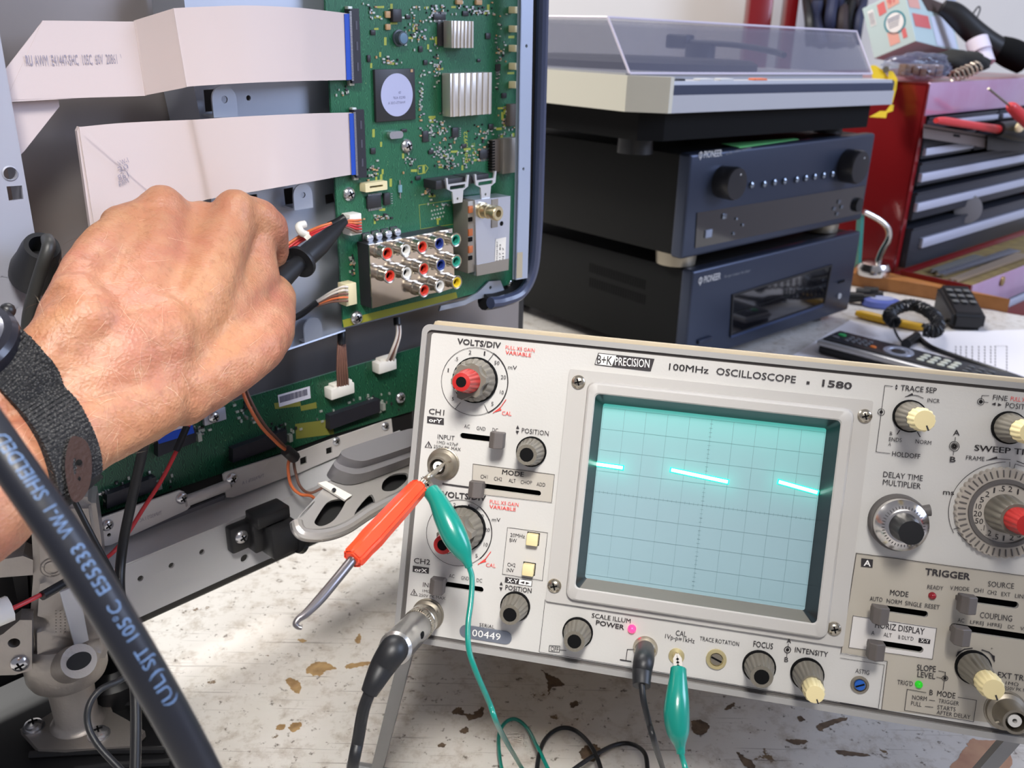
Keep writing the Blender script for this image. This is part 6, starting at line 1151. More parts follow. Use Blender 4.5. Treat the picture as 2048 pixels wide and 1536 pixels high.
# yellow clamp hanging at the end of the turntable
t, o0, k = clutter('spring_clamp', 'yellow plastic clamp beside the right end of the turntable', 'clamp', 1768, 180, 1.42)
q2 = lambda pts, m0, m1, mbx: mbx.geo([at(x, y, 1.42 + m0) - o0 for x, y in pts] + [at(x, y, 1.42 + m1) - o0 for x, y in pts], [tuple(range(len(pts))), tuple(range(2 * len(pts) - 1, len(pts) - 1, -1))] + [(i, i + len(pts), (i + 1) % len(pts) + len(pts), (i + 1) % len(pts)) for i in range(len(pts))])
m_yel = mat('yellow_plastic', (226, 190, 24), .4)
mb = MB(); q2([(1739, 134), (1744, 130), (1752, 131), (1768, 142), (1777, 156), (1779, 174), (1750, 178), (1746, 160)], 0, .02, mb); mb.build('upper_jaw', m_yel, t)
mb = MB(); q2([(1777, 141), (1786, 143), (1795, 158), (1793, 178), (1785, 206), (1779, 206), (1781, 176), (1776, 156)], -.004, .016, mb); mb.build('handle', m_yel, t)
mb = MB(); q2([(1738, 234), (1760, 222), (1772, 222), (1782, 208), (1788, 210), (1786, 222), (1774, 226), (1772, 236)], 0, .018, mb); mb.build('lower_jaw', m_yel, t)
mb = MB(); mb.cyl(at(1784, 165, 1.41) - o0, at(1784, 165, 1.44) - o0, .004, n=14); mb.cyl(at(1772, 139, 1.415) - o0, at(1772, 139, 1.44) - o0, .005, n=12); mb.build('pivot', m_dullmetal, t)
# tools hanging over the chest front
def tool_w(x, y, off): return FB.w(x, y, off)
o0 = tool_w(1999, 195, .08); t = thing('screwdriver', 'red handled screwdriver leaning across the top of the chest front', 'screwdriver', loc=o0)
mb = MB(); mb.cyl(tool_w(1977, 177, .075) - o0, tool_w(2022, 214, .086) - o0, .0018, n=10); mb.build('shaft', m_dullmetal, t); mb = MB(); mb.tube([tool_w(2018, 210, .085) - o0, tool_w(2026, 217, .088) - o0, tool_w(2050, 240, .095) - o0, tool_w(2080, 268, .10) - o0], [.005, .009, .010, .009], 12); mb.build('handle', mat('red_grip', (206, 56, 58), .35), t)
o0 = tool_w(1930, 262, .03); t = thing('pliers', 'pair of pliers with one red grip lying along the chest drawers', 'pliers', loc=o0)
mb = MB(); mb.tube([tool_w(x, y, .05) - o0 for x, y in ((1872, 241), (1890, 242), (1940, 250), (1998, 259))], [.004, .006, .006, .007], 12); mb.build('red_grip', mat('red_grip', (206, 56, 58), .35), t)
mb = MB(); mb.tube([tool_w(x, y, .05) - o0 for x, y in ((1996, 258), (2030, 262), (2070, 268))], [.012, .018, .018], 14); mb.build('joint', m_black, t); mb = MB(); mb.lathe([(.015, 0), (.014, .003), (.0001, .004)], Matrix.Translation(tool_w(2038, 254, .07) - o0) @ bT.to_4x4() @ TN @ Matrix.Diagonal((1.2, .6, 1, 1)), 20); mb.build('joint_disc', m_cream, t)
o0 = tool_w(1910, 275, .03); t = thing('spirit_level', 'worn grey metal bar with a slot lying across the upper drawers', 'level', loc=o0)
def bar(pts, o1, o2, m, nm):
    b = MB(); n = len(pts); vs = [tool_w(x, y, o1) - o0 for x, y in pts] + [tool_w(x, y, o2) - o0 for x, y in pts]; b.geo(vs, [tuple(range(n)), tuple(range(2 * n - 1, n - 1, -1))] + [(i, i + n, (i + 1) % n + n, (i + 1) % n) for i in range(n)]); return b.build(nm, m, t, 0)
bar([(1847, 248), (1976, 270), (1974, 296), (1846, 276)], .030, .012, mat('worn_grey_bar', (112, 102, 98), .5, .3), 'bar'); bar([(1907, 268), (1920, 270), (1920, 275), (1907, 273)], .0306, .029, m_softblack, 'slot'); bar([(1848, 254), (1975, 275), (1975, 277), (1848, 256)], .0305, .029, m_softblack, 'groove'); bar([(1976, 268), (2060, 276), (2060, 304), (1974, 300)], .034, .012, m_black, 'end_grip')
o0 = FB.M @ Vector((WD * .62, -.02, gz(1940, 416))); tag(MB().lathe([(.026, 0), (.026, .010), (.020, .012), (.0001, .0125)], Matrix.Rotation(R_(80), 4, 'X'), 28).build('cloth_wheel', mat('grey_felt', (116, 110, 108), .8), None, 30, FB.w(1931, 418, .004)), 'round grey polishing wheel poking from an open drawer', 'wheel')
# far back: red rack and hanging dark cables
rk = thing('red_rack', 'tall red metal rack standing against the far wall', 'rack', loc=(at(1530, 40, 2.6).x, at(1530, 40, 2.6).y, -.78))
for xa, xb in ((1492, 1538), (1566, 1588)):
    p = at((xa + xb) / 2, 30, 2.6); w_ = (xb - xa) / 2 * 2.6 / F; mb = MB(); mb.box(p.x - w_ - rk.location.x, p.x + w_ - rk.location.x, -.03, .03, 0, 1.6, .003); mb.build('post', m_red, rk)
p0_ = at(1492, 30, 2.6); p1_ = at(1588, 30, 2.6); mb = MB(); mb.box(p0_.x - rk.location.x, p1_.x - rk.location.x, -.02, .02, .3, .35); mb.build('shelf_bar', m_red, rk)
hb = thing('hanging_cables', 'bunch of dark cables and straps hanging on the back wall', 'cables', loc=at(1650, -20, 2.5))
for k in range(15):
    x = 1622 + k * 7 + random.uniform(-4, 4); pts = [at(x + random.uniform(-9, 9), -60 + j * 50, 2.5 + random.uniform(-.05, .05)) - hb.location for j in range(4)]; mb = MB(); mb.tube(pts, random.uniform(.009, .02), 8); mb.build('cable', (m_black, mat('brown_strap', (54, 44, 46), .7), mat('dark_blue_strap', (44, 48, 74), .6))[k % 3], hb)
# ================================================================== TV PEDESTAL
m_cast = mat('cast_aluminium', (168, 162, 156), .42, .7, bump=(260, .25), var=(40, .4, (146, 140, 136)))
zb_ = .030; PO = on_z(140, 1466, zb_); FP = Fr(PO, basis(22)); fp = lambda x, y, o=0: FP.pt(x, y, o)
def fpq(pts, o=0): return [(p.x, p.z) for p in (fp(x, y, o) for x, y in pts)]
stand = bpy.data.objects.new('pedestal', None); COL.objects.link(stand); stand.parent = tv; stand.matrix_parent_inverse = FT.I; stand.matrix_basis = FP.M
mb = MB(); mb.holed(fpq([(60, 1040), (110, 1000), (190, 1000), (204, 1100), (212, 1200), (222, 1290), (206, 1335), (60, 1335), (58, 1250), (66, 1150)], .012), [], -.012, .014); bmesh.ops.bevel(mb.bm, geom=[e for e in mb.bm.edges if e.calc_length() > .004], offset=.0035, segments=3, affect='EDGES')
c = fpq([(104, 1135)], .012)[0]
for k in range(4):
    for j in range(8):
        p = fpq([(112 + k * 9, 1222 + j * 6)], .012)[0]; mb.lathe([(.0004, 0), (.0003, .0003), (.0001, .00032)], Matrix.Translation((p[0], -.012, p[1])) @ TN, 6)
line2(mb, circle(c[0], c[1], .0052, 24), .0006, -.012, 1, .0003); line2(mb, circle(c[0], c[1], .0036, 20), .0005, -.012, 1, .0003)
mb.build('pillar', [m_cast, mat('embossed_cast', (140, 134, 130), .5, .6)], stand, 40)
mb = MB(); p = fp(130, 1330); r = 78 * FP.mm(130, 1320) * .98; M_ = Matrix.Translation((p.x, .004, 0)); zt_ = fp(130, 1290).z; zr = fp(130, 1356).z
mb.lathe([(r * .9, zt_ + .006), (r, zt_ + .003), (r, zr + .003), (r * .94, zr), (r * .6, zr - .003)], M_, 40); rn = r * .58; mb.lathe([(rn, zr), (rn * .95, .008), (rn * 1.2, .004), (rn * 1.5, .003)], M_, 36); mb.build('collar', m_cast, stand, 40)
mb = MB(); pt_ = [FP.loc(on_z(x, y, zb_ + .004)) for x, y in ((40, 1458), (70, 1446), (110, 1420), (200, 1410), (255, 1440), (290, 1462), (262, 1492), (130, 1500), (76, 1498))]
n = len(pt_); mb.geo([(q.x, q.y, .004) for q in pt_] + [(q.x, q.y, 0) for q in pt_], [tuple(range(n)), tuple(range(2 * n - 1, n - 1, -1))] + [(i, i + n, (i + 1) % n + n, (i + 1) % n) for i in range(n)]); mb.build('foot_plate', m_cast, stand, 20)
for x, y in ((68, 1455), (198, 1470)):
    q = FP.loc(on_z(x, y, zb_ + .004)); r = 17 * FP.mm(x, y); mb = MB(); mb.lathe([(r * 1.25, 0), (r * 1.25, .0008), (r, .001), (r * .95, .003), (r * .5, .0042), (.0001, .0044)], Matrix.Translation(q), 24); [mb.box(-r * .5, r * .5, -r * .1, r * .1, .0036, .0047, 0, 1, Matrix.Translation(q) @ Matrix.Rotation(R_(a), 4, 'Z')) for a in (10, 100)]; mb.build('screw', [m_tin, m_softblack], stand)
mb = MB(); b0 = fp(138, 1330, .012); b1 = fp(158, 1322, .034); mb.cyl(b0, b1, .0095, .0085, 28); ax = (b1 - b0).normalized(); mb.lathe([(.0060, 0), (.0001, .0001)], frame_to(b1 + ax * .0002, ax, (0, 0, 1)) @ Matrix.Diagonal((1, .7, 1, 1)), 24, 1, cap0=False); mb.build('boss', [m_cast, m_gap], stand)
mb = MB(); mb.holed(fpq([(-40, 1290), (6, 1268), (40, 1240), (64, 1240), (64, 1340), (30, 1350), (-40, 1352)], .018), [circle(*fpq([(28, 1286)], .018)[0], .0028, 16)], -.018, -.008); mb.build('side_lug', m_cast, stand); screw(40, 1326, 17, .018, stand, m_tin, FP)
mb = MB(); mb.holed(fpq([(-60, 1130), (46, 1112), (66, 1120), (66, 1150), (-60, 1160)], .010), [], -.010, .004); mb.build('cross_arm', m_cast, stand); mb = MB(); mb.holed(fpq([(190, 1215), (218, 1208), (222, 1280), (200, 1290)], .010), [], -.010, .004); mb.build('side_rib', m_cast, stand)
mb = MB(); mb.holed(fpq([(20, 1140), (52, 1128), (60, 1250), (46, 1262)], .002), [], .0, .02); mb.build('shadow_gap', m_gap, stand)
base_p = [on_z(x, y, .028) for x, y in ((-190, 1420), (-70, 1345), (160, 1322), (232, 1335), (286, 1388), (352, 1496), (392, 1580), (120, 1700), (-260, 1640))]
base_p2 = [FP.loc(q) for q in base_p]; mb = MB(); n = len(base_p2); zlo = -.029
mb.geo([(q.x, q.y, -.0015) for q in base_p2] + [(q.x * 1.02, q.y * 1.02, zlo) for q in base_p2], [tuple(range(n)), tuple(range(2 * n - 1, n - 1, -1))] + [(i, i + n, (i + 1) % n + n, (i + 1) % n) for i in range(n)]); bmesh.ops.bevel(mb.bm, geom=mb.bm.edges[:], offset=.004, segments=2, affect='EDGES')
for (a, b_) in (((190, 1350), (300, 1420)), ((290, 1390), (310, 1450)), ((60, 1510), (330, 1500)), ((150, 1540), (340, 1525)), ((200, 1420), (300, 1400))):
    q0 = FP.loc(on_z(*a, .030)); q1 = FP.loc(on_z(*b_, .030)); mb.tube([q0, (q0 + q1) / 2 + Vector((0, 0, .001)), q1], .0022, 8)
mb.build('pedestal_base', mat('black_base_plastic', (20, 20, 22), .45), stand, 30)
mb = MB(); q = fp(215, 1330, -.02); mb.lathe([(.020, 0), (.020, .018), (.012, .026), (.0001, .027)], Matrix.Translation((q.x, .03, -.006)), 24); mb.build('base_hump', m_black, stand)
# ================================================================== ARM AND HAND
from mathutils.bvhtree import BVHTree
def dz(x, y): return max(0, min(1, (480 - x) / 310)) * .027 * max(0, min(1, (860 - y) / 300))
def capsule_chain(bm_, pts, k_=1):
    P_ = [(at(x, y, d - dz(x, y) * k_), r * (d - dz(x, y) * k_) / F) for x, y, d, r in pts]
    for (p, r), (q, s) in zip(P_, P_[1:]):
        n_ = max(2, int((q - p).length / (min(r, s) * .22)))
        for i in range(n_ + 1):
            t = i / n_; c_ = p.lerp(q, t); rr = r + (s - r) * t; bmesh.ops.create_icosphere(bm_, subdivisions=2, radius=rr, matrix=Matrix.Translation(c_))
hb_ = bmesh.new()
CH_ = [
    [(-420, 1300, .27, 150), (-200, 1130, .285, 132), (-20, 1000, .310, 112), (150, 862, .345, 97), (300, 800, .368, 80)],
    [(-460, 1150, .285, 150), (-240, 1000, .300, 130), (-60, 862, .328, 104), (88, 735, .356, 84), (170, 640, .370, 70)],
    [(60, 850, .345, 95), (180, 770, .362, 100), (300, 680, .380, 100)],
    # metacarpals
    [(300, 760, .372, 78), (400, 600, .400, 70), (452, 470, .422, 54), (476, 428, .428, 45)],
    [(240, 720, .370, 72), (300, 560, .402, 64), (330, 440, .424, 53), (332, 424, .427, 50)],
    [(190, 690, .368, 66), (222, 580, .396, 58), (246, 480, .418, 50), (250, 462, .422, 46)],
    [(150, 680, .366, 60), (168, 600, .388, 52), (190, 520, .408, 44), (192, 504, .412, 42)],
    [(270, 700, .376, 80), (350, 590, .404, 72), (396, 480, .428, 58), (404, 450, .432, 50)], [(220, 660, .374, 70), (270, 560, .402, 62), (292, 470, .424, 52)],
    [(180, 650, .372, 62), (205, 570, .398, 54), (222, 510, .412, 46)],
    [(150, 640, .374, 56), (196, 520, .404, 52), (262, 452, .418, 48), (330, 420, .426, 46)], [(120, 660, .368, 56), (158, 560, .390, 50), (210, 484, .410, 44)],
    [(420, 640, .410, 90), (500, 560, .436, 60), (500, 480, .440, 52)],
    # index finger curling over the probe
    [(480, 426, .428, 44), (520, 436, .437, 41), (540, 458, .446, 38), (546, 478, .452, 34)], [(546, 476, .452, 34), (549, 500, .458, 30), (548, 516, .462, 27), (544, 524, .464, 24)],
    # thumb
    [(360, 780, .382, 78), (450, 730, .396, 70), (512, 694, .408, 60), (540, 662, .420, 53)], [(540, 662, .420, 53), (552, 626, .436, 42), (556, 600, .446, 38), (552, 580, .452, 33), (544, 568, .456, 27)],
    [(430, 690, .405, 85), (500, 640, .424, 62), (520, 610, .440, 44)],
]
for c_ in CH_: capsule_chain(hb_, c_)
# the three other fingers, folded into the palm
for c_ in ([(330, 430, .410, 46), (366, 462, .424, 38), (416, 540, .434, 35), (446, 604, .432, 30)], [(248, 468, .396, 42), (284, 498, .408, 36), (332, 566, .419, 33), (378, 640, .418, 28)], [(192, 510, .386, 40), (226, 552, .396, 33), (272, 606, .406, 30), (312, 664, .406, 25)]): capsule_chain(hb_, c_, 0)
for x, y, d, r in ((470, 418, .4235, 42), (325, 414, .4225, 45), (240, 452, .4175, 40), (178, 508, .405, 36), (150, 590, .378, 50)): bmesh.ops.create_icosphere(hb_, subdivisions=3, radius=r * (d - dz(x, y)) / F, matrix=Matrix.Translation(at(x, y, d - dz(x, y))))
me = bpy.data.meshes.new('tmp'); hb_.to_mesh(me); hb_.free(); to = bpy.data.objects.new('tmp', me); COL.objects.link(to)
rm = to.modifiers.new('r', 'REMESH'); rm.mode = 'VOXEL'; rm.voxel_size = .0016; sm_ = to.modifiers.new('s', 'SMOOTH'); sm_.factor = .5; sm_.iterations = 20
me2 = bpy.data.meshes.new_from_object(to.evaluated_get(bpy.context.evaluated_depsgraph_get())); bpy.data.objects.remove(to)
hb_ = bmesh.new(); hb_.from_mesh(me2); bpy.data.meshes.remove(me2)
# tendons, creases and knuckle wrinkles
def seg_d(p, a, b): t = max(0, min(1, (p - a).dot(b - a) / (b - a).length_squared)); return (p - (a + (b - a) * t)).length, t
TEND = [(at(250, 690, .345), at(320, 420, .398)), (at(300, 720, .350), at(470, 420, .415)), (at(200, 660, .335), at(238, 455, .388))]
hb_.normal_update(); mv = []
for v in hb_.verts:
    p = v.co; d = noise.noise(p * 60) * .0008 + noise.noise(p * 160) * .0004 + noise.noise(p * 420) * .00012
    for a, b in TEND:
        q, t = seg_d(p, a, b)
        if q < .02: d += .0007 * math.exp(-(q / .008) ** 2)
    mv.append((v, v.normal * d))
for v, d in mv: v.co += d
me = bpy.data.meshes.new('person'); hb_.to_mesh(me); BV = BVHTree.FromBMesh(hb_); hb_.free(); me.shade_smooth()
def skin_mat():
    m = bpy.data.materials.new('freckled_skin'); m.use_nodes = True; nt = m.node_tree; b = nt.nodes['Principled BSDF']; N = nt.nodes.new; L = nt.links.new; tc = N('ShaderNodeTexCoord')
    def nz(s, det, lo, hi, mx): 
        n = N('ShaderNodeTexNoise'); n.inputs['Scale'].default_value = s; n.inputs['Detail'].default_value = det; n.inputs['Roughness'].default_value = .6; L(tc.outputs['Object'], n.inputs['Vector']); r = N('ShaderNodeMapRange'); r.inputs[1].default_value = lo; r.inputs[2].default_value = hi; r.inputs[4].default_value = mx; L(n.outputs[0], r.inputs[0]); return r.outputs[0], n
    def mix(f, a, c):
        x = N('ShaderNodeMix'); x.data_type = 'RGBA'; L(f, x.inputs[0])
        if isinstance(a, tuple): x.inputs[6].default_value = lin(a)
        else: L(a, x.inputs[6])
        x.inputs[7].default_value = lin(c); return x.outputs[2]
    c = mix(nz(22, 3, .35, .7, 1)[0], (172, 122, 87), (160, 98, 80)); c = mix(nz(120, 4, .45, .75, .5)[0], c, (180, 141, 108)); c = mix(nz(330, 3, .54, .68, .42)[0], c, (138, 88, 58)); c = mix(nz(110, 3, .60, .72, .4)[0], c, (136, 84, 56)); c = mix(nz(420, 2, .6, .7, .35)[0], c, (166, 104, 86))
    L(c, b.inputs['Base Color']); b.inputs['Roughness'].default_value = .48; b.inputs['Subsurface Weight'].default_value = .12; b.inputs['Subsurface Radius'].default_value = (.004, .0016, .0008); b.inputs['Subsurface Scale'].default_value = .5
    n = nz(520, 4, 0, 1, 1)[1]; v = N('ShaderNodeTexVoronoi'); v.inputs['Scale'].default_value = 750; L(tc.outputs['Object'], v.inputs['Vector']); ad = N('ShaderNodeMath'); ad.operation = 'ADD'; L(n.outputs[0], ad.inputs[0]); L(v.outputs[0], ad.inputs[1])
    bp = N('ShaderNodeBump'); bp.inputs['Strength'].default_value = .35; bp.inputs['Distance'].default_value = .0006; L(ad.outputs[0], bp.inputs['Height']); L(bp.outputs[0], b.inputs['Normal']); return m
me.materials.append(skin_mat()); person = bpy.data.objects.new('person', me); COL.objects.link(person); tag(person, 'bare freckled left arm reaching in from the left, fist gripping a black probe', 'person')
def skin_hit(px, py, lift=0.0, dd=0.0):
    d = ray(px, py); h = BV.ray_cast(CAM, d.normalized())
    if h[0] is None: return None
    n = h[1] if h[1].dot(d) < 0 else -h[1]; return h[0] + n * lift, n
# hairs
hm = MB(); rh = random.Random(11); cnt = 0; fdir = (at(400, 560, .40) - at(0, 900, .33)).normalized()
for k in range(560):
    x = rh.uniform(10, 520); y = rh.uniform(440, 960); h = skin_hit(x, y)
    if not h: continue
    if x + y > 1120 and rh.random() < .55 or (x > 330 and y < 560 and rh.random() < .7): continue
    p, n = h; t = (fdir * rh.uniform(-.2, 1) + Vector((rh.gauss(0, .6), rh.gauss(0, .6), rh.gauss(-.2, .6)))); t = (t - n * t.dot(n)).normalized(); L_ = rh.uniform(.005, .014); nn = n * rh.uniform(.12, .4); bend = t.cross(n) * rh.uniform(-.4, .4)
    pts = [p + (t * s + nn * s * (1.2 - s) + bend * s * s) * L_ for s in (0, .35, .7, 1)]; hm.tube(pts, [.00007, .00006, .00003], 3, 0 if rh.random() < .62 else 1, k=1) if False else None
    r = .000045; u = t.cross(n).normalized(); q = []
    for i, c_ in enumerate(pts):
        rr = r * (1 - i * .27); q.append([hm.bm.verts.new(c_ + u * rr), hm.bm.verts.new(c_ - u * rr * .5 + n * rr * .8), hm.bm.verts.new(c_ - u * rr * .5 - n * rr * .8)])
    mi = 0 if rh.random() < (.75 if y > 680 else .25) else 1
    for i in range(3):
        for j in range(3): hm.bm.faces.new((q[i][j], q[i][(j + 1) % 3], q[i + 1][(j + 1) % 3], q[i + 1][j])).material_index = mi
    cnt += 1
o = hm.build('arm_hair', [mat('pale_hair', (222, 196, 166), .5), mat('brown_hair', (150, 106, 78), .5)], person, 60); o['kind'] = 'stuff'; o['label'] = 'fine pale arm hair'
# wristwatch ---------------------------------------------------------------------------
def drape(pts, lift):
    out = []
    for q in pts:
        h = skin_hit(q[0], q[1], lift) if len(q) == 2 else None
        out.append(h[0] if h else at(q[0], q[1], q[2] if len(q) > 2 else .34))
    return out
w0 = skin_hit(60, 760)[0]; watch = thing('wristwatch', 'black wristwatch with a ribbed woven strap on the outstretched wrist', 'watch', loc=w0)
A_ = [(20, 640), (62, 676), (100, 722), (132, 778), (163, 838), (183, 895), (188, 940)]; B_ = [(-70, 720), (-20, 760), (10, 795), (46, 838), (76, 890), (94, 945), (104, 1000)]
la = spline(drape(A_, .0), 8); lb_ = spline(drape(B_, .0), 8)
la.append(la[-1] + RCT.col[2] * .012 + RCT.col[1] * .004 - RCT.col[0] * .002); lb_.append(lb_[-1] + RCT.col[2] * .012 + RCT.col[1] * .004)
mb = MB(); nW = 10; rows_ = []
for i, (a, b) in enumerate(zip(la, lb_)):
    row = []
    for j in range(nW + 1):
        p = a.lerp(b, j / nW); d = p - CAM; h = BV.ray_cast(CAM, d.normalized())
        if i < len(la) - 1 and h[0] is not None: n = h[1] if h[1].dot(d) < 0 else -h[1]; p = h[0]
        else: n = -d.normalized()
        row.append((p + n * .0027, n))
    rows_.append(row)
vs = [p for r in rows_ for p, n in r] + [p - n * .0022 for r in rows_ for p, n in r]; W_ = nW + 1; NR = len(rows_); fs = []
for i in range(NR - 1):
    for j in range(nW): a = i * W_ + j; fs.append((a, a + 1, a + W_ + 1, a + W_)); o_ = NR * W_; fs.append((o_ + a, o_ + a + W_, o_ + a + W_ + 1, o_ + a + 1))
    for j in (0, nW): a = i * W_ + j; fs.append((a, a + W_, a + W_ + NR * W_, a + NR * W_))
for i in (0, NR - 1):
    for j in range(nW): a = i * W_ + j; fs.append((a, a + 1, a + 1 + NR * W_, a + NR * W_))
mb.geo([v - w0 for v in vs], fs)
# woven ribs along the strap's width
for i in range(2, NR - 2):
    for s_ in (0,):
        pr_ = [((rows_[i][j][0].lerp(rows_[i + 1][j][0], s_)) - w0 + rows_[i][j][1] * .0002) for j in range(nW + 1)]; mb.tube(pr_, .00115, 6, 1, k=1)
def strap_mat(nm='base', hi=(40, 40, 40)):
    m = bpy.data.materials.new('woven_strap_' + nm); m.use_nodes = True; nt = m.node_tree; b = nt.nodes['Principled BSDF']; N = nt.nodes.new; L = nt.links.new; tc = N('ShaderNodeTexCoord'); b.inputs['Roughness'].default_value = .8
    w = N('ShaderNodeTexVoronoi'); w.inputs['Scale'].default_value = 1100; L(tc.outputs['Object'], w.inputs['Vector']); r = N('ShaderNodeMapRange'); r.inputs[1].default_value = .1; r.inputs[2].default_value = .5; L(w.outputs[0], r.inputs[0]); x = N('ShaderNodeMix'); x.data_type = 'RGBA'; x.inputs[6].default_value = lin(hi); x.inputs[7].default_value = lin((14, 14, 17)); L(r.outputs[0], x.inputs[0]); L(x.outputs[2], b.inputs['Base Color'])
    bp = N('ShaderNodeBump'); bp.inputs['Strength'].default_value = .6; bp.inputs['Distance'].default_value = .0008; L(w.outputs[0], bp.inputs['Height']); L(bp.outputs[0], b.inputs['Normal']); return m
mb.build('strap', [strap_mat(), strap_mat('rib', (74, 73, 71))], watch, 50)
h_, n_ = skin_hit(30, 700); cc_ = at(-62, 716, (RC @ (h_ - CAM)).z) + n_ * .0005; Mw = frame_to(cc_, n_, fdir); 
mb = MB(); mb.lathe([(.0195, 0), (.0205, .002), (.0205, .007), (.0190, .009), (.0165, .0095)], Mw, 48); mb.xform(Matrix.Translation(-w0)); cs = mb.build('case', mat('watch_black', (30, 30, 38), .3, .2, coat=.3), watch)
mb = MB(); mb.lathe([(.0165, .0092), (.0165, .0100), (.0150, .0106), (.0140, .0098)], Mw, 48, 0, False, False); mb.xform(Matrix.Translation(-w0)); mb.build('bezel_ring', mat('watch_steel', (150, 150, 160), .2, .9), cs); mb = MB(); mb.lathe([(.0142, .0097), (.0001, .0099)], Mw, 40, cap0=False); mb.xform(Matrix.Translation(-w0)); mb.build('crystal', mat('watch_glass_blue', (24, 32, 70), .08, coat=1), cs)
for a in (math.pi * .5,):
    q = Mw @ Vector((.0215 * math.cos(a), .0215 * math.sin(a), .005)); mb = MB(); bmesh.ops.create_icosphere(mb.bm, subdivisions=2, radius=.0030, matrix=Matrix.Translation(q - w0)); mb.build('pusher', m_black, cs)
lp_ = spline([Vector((x, y, 0)) for x, y in ((140, 878), (158, 874), (176, 888), (184, 925), (180, 968), (166, 996), (150, 1004), (138, 985), (130, 930))], 4, True)
pts = [];
for q in lp_:
    h = skin_hit(min(q.x, 176), min(q.y, 946), .0); dz = h[0] if h else at(q.x, q.y, .335); dep = (RC @ (dz - CAM)).z - .0045; pts.append(at(q.x, q.y, dep))
ctr = sum(pts, Vector()) / len(pts); nv = (CAM - ctr).normalized() * .0016; mb = MB(); n = len(pts); mb.geo([p - w0 for p in pts] + [p + nv - w0 for p in pts], [tuple(range(n)), tuple(range(2 * n - 1, n - 1, -1))] + [(i, i + n, (i + 1) % n + n, (i + 1) % n) for i in range(n)])
for x, y in ((158, 925), (155, 958), (150, 985)):
    q = at(x, y, (RC @ (ctr - CAM)).z - .0024); mb.lathe([(.0011, 0), (.0001, .0002)], frame_to(q - w0, nv), 14, 1, cap0=False)
mb.build('strap_end', [mat('brown_leather', (58, 40, 34), .45, bump=(600, .3)), m_softblack], watch, 30)
# ================================================================== PROBE, LEADS, CABLES
def free_tube(name, lab, cat, pts, r, m, n=12, group=None, k=8):
    P_ = [at(*p) if len(p) == 3 else on_z(p[0], p[1], p[2][0]) for p in pts]; o0 = P_[0].copy(); mb = MB(); mb.tube([p - o0 for p in P_], r, n, k=k); o = mb.build(name, m, None, 60, o0)
    return tag(o, lab, cat, group) if lab else o
tip = FT.w(690, 443, .0165); gd = at(600, 524, .472); ax = (tip - gd).normalized(); probe = thing('oscilloscope_probe', 'slim black test probe with a round finger guard held in the fist', 'probe', loc=gd); M_ = frame_to((0, 0, 0), ax); LP = (tip - gd).length
mb = MB(); mb.lathe([(.0056, .002), (.0060, LP * .10), (.0058, LP * .40), (.0042, LP * .70), (.0026, LP * .90), (.0020, LP)], M_, 28); mb.build('nose', m_sleeve, probe); mb = MB(); mb.lathe([(.0088, -.001), (.0090, .0), (.0088, .0014), (.0062, .0018), (.0058, .0005)], M_, 36); mb.build('finger_guard', m_sleeve, probe); mb = MB(); mb.lathe([(.0052, -.050), (.0060, -.045), (.0060, -.02), (.0046, -.004), (.0044, .0)], M_, 24); mb.build('barrel', m_sleeve, probe); mb = MB(); mb.cyl(ax * LP, ax * (LP + .004), .0006, .0002, 8); mb.build('tip', m_tin, probe)
# thick black mains lead across the lower left
m_cord = mat('black_rubber_cord', (22, 24, 32), .42)
cp_ = spline([at(x, y, d) for x, y, d in ((-170, 640, .215), (-60, 805, .212), (40, 950, .210), (140, 1095, .212), (240, 1255, .216), (325, 1400, .222), (396, 1530, .230), (470, 1680, .245), (560, 1880, .27))], 16)
o0 = cp_[len(cp_) // 2].copy(); cord_r = .0048; pc = thing('power_cord', 'thick black printed power cord crossing the lower left corner', 'cable', loc=o0)
mb = MB(); mb.tube([p - o0 for p in cp_], cord_r, 24, k=1); mb.build('sheath', m_cord, pc, 60)
cum = [0.0]
for a, b in zip(cp_, cp_[1:]): cum.append(cum[-1] + (b - a).length)
def s_at(px, py): d = ray(px, py).normalized(); return min(range(len(cp_)), key=lambda i: (cp_[i] - CAM - d * (cp_[i] - CAM).dot(d)).length)
def slice_rows(vs, fs, n):
    b = bmesh.new(); V = [b.verts.new(v) for v in vs]
    for f in fs:
        try: b.faces.new([V[i] for i in f])
        except ValueError: pass
    lo = min(v.y for v in vs); hi = max(v.y for v in vs)
    for k in range(1, n): bmesh.ops.bisect_plane(b, geom=b.verts[:] + b.edges[:] + b.faces[:], plane_co=(0, lo + (hi - lo) * k / n, 0), plane_no=(0, 1, 0))
    b.verts.index_update(); r = [v.co.copy() for v in b.verts], [tuple(v.index for v in f.verts) for f in b.faces]; b.free(); return r
tm = MB()
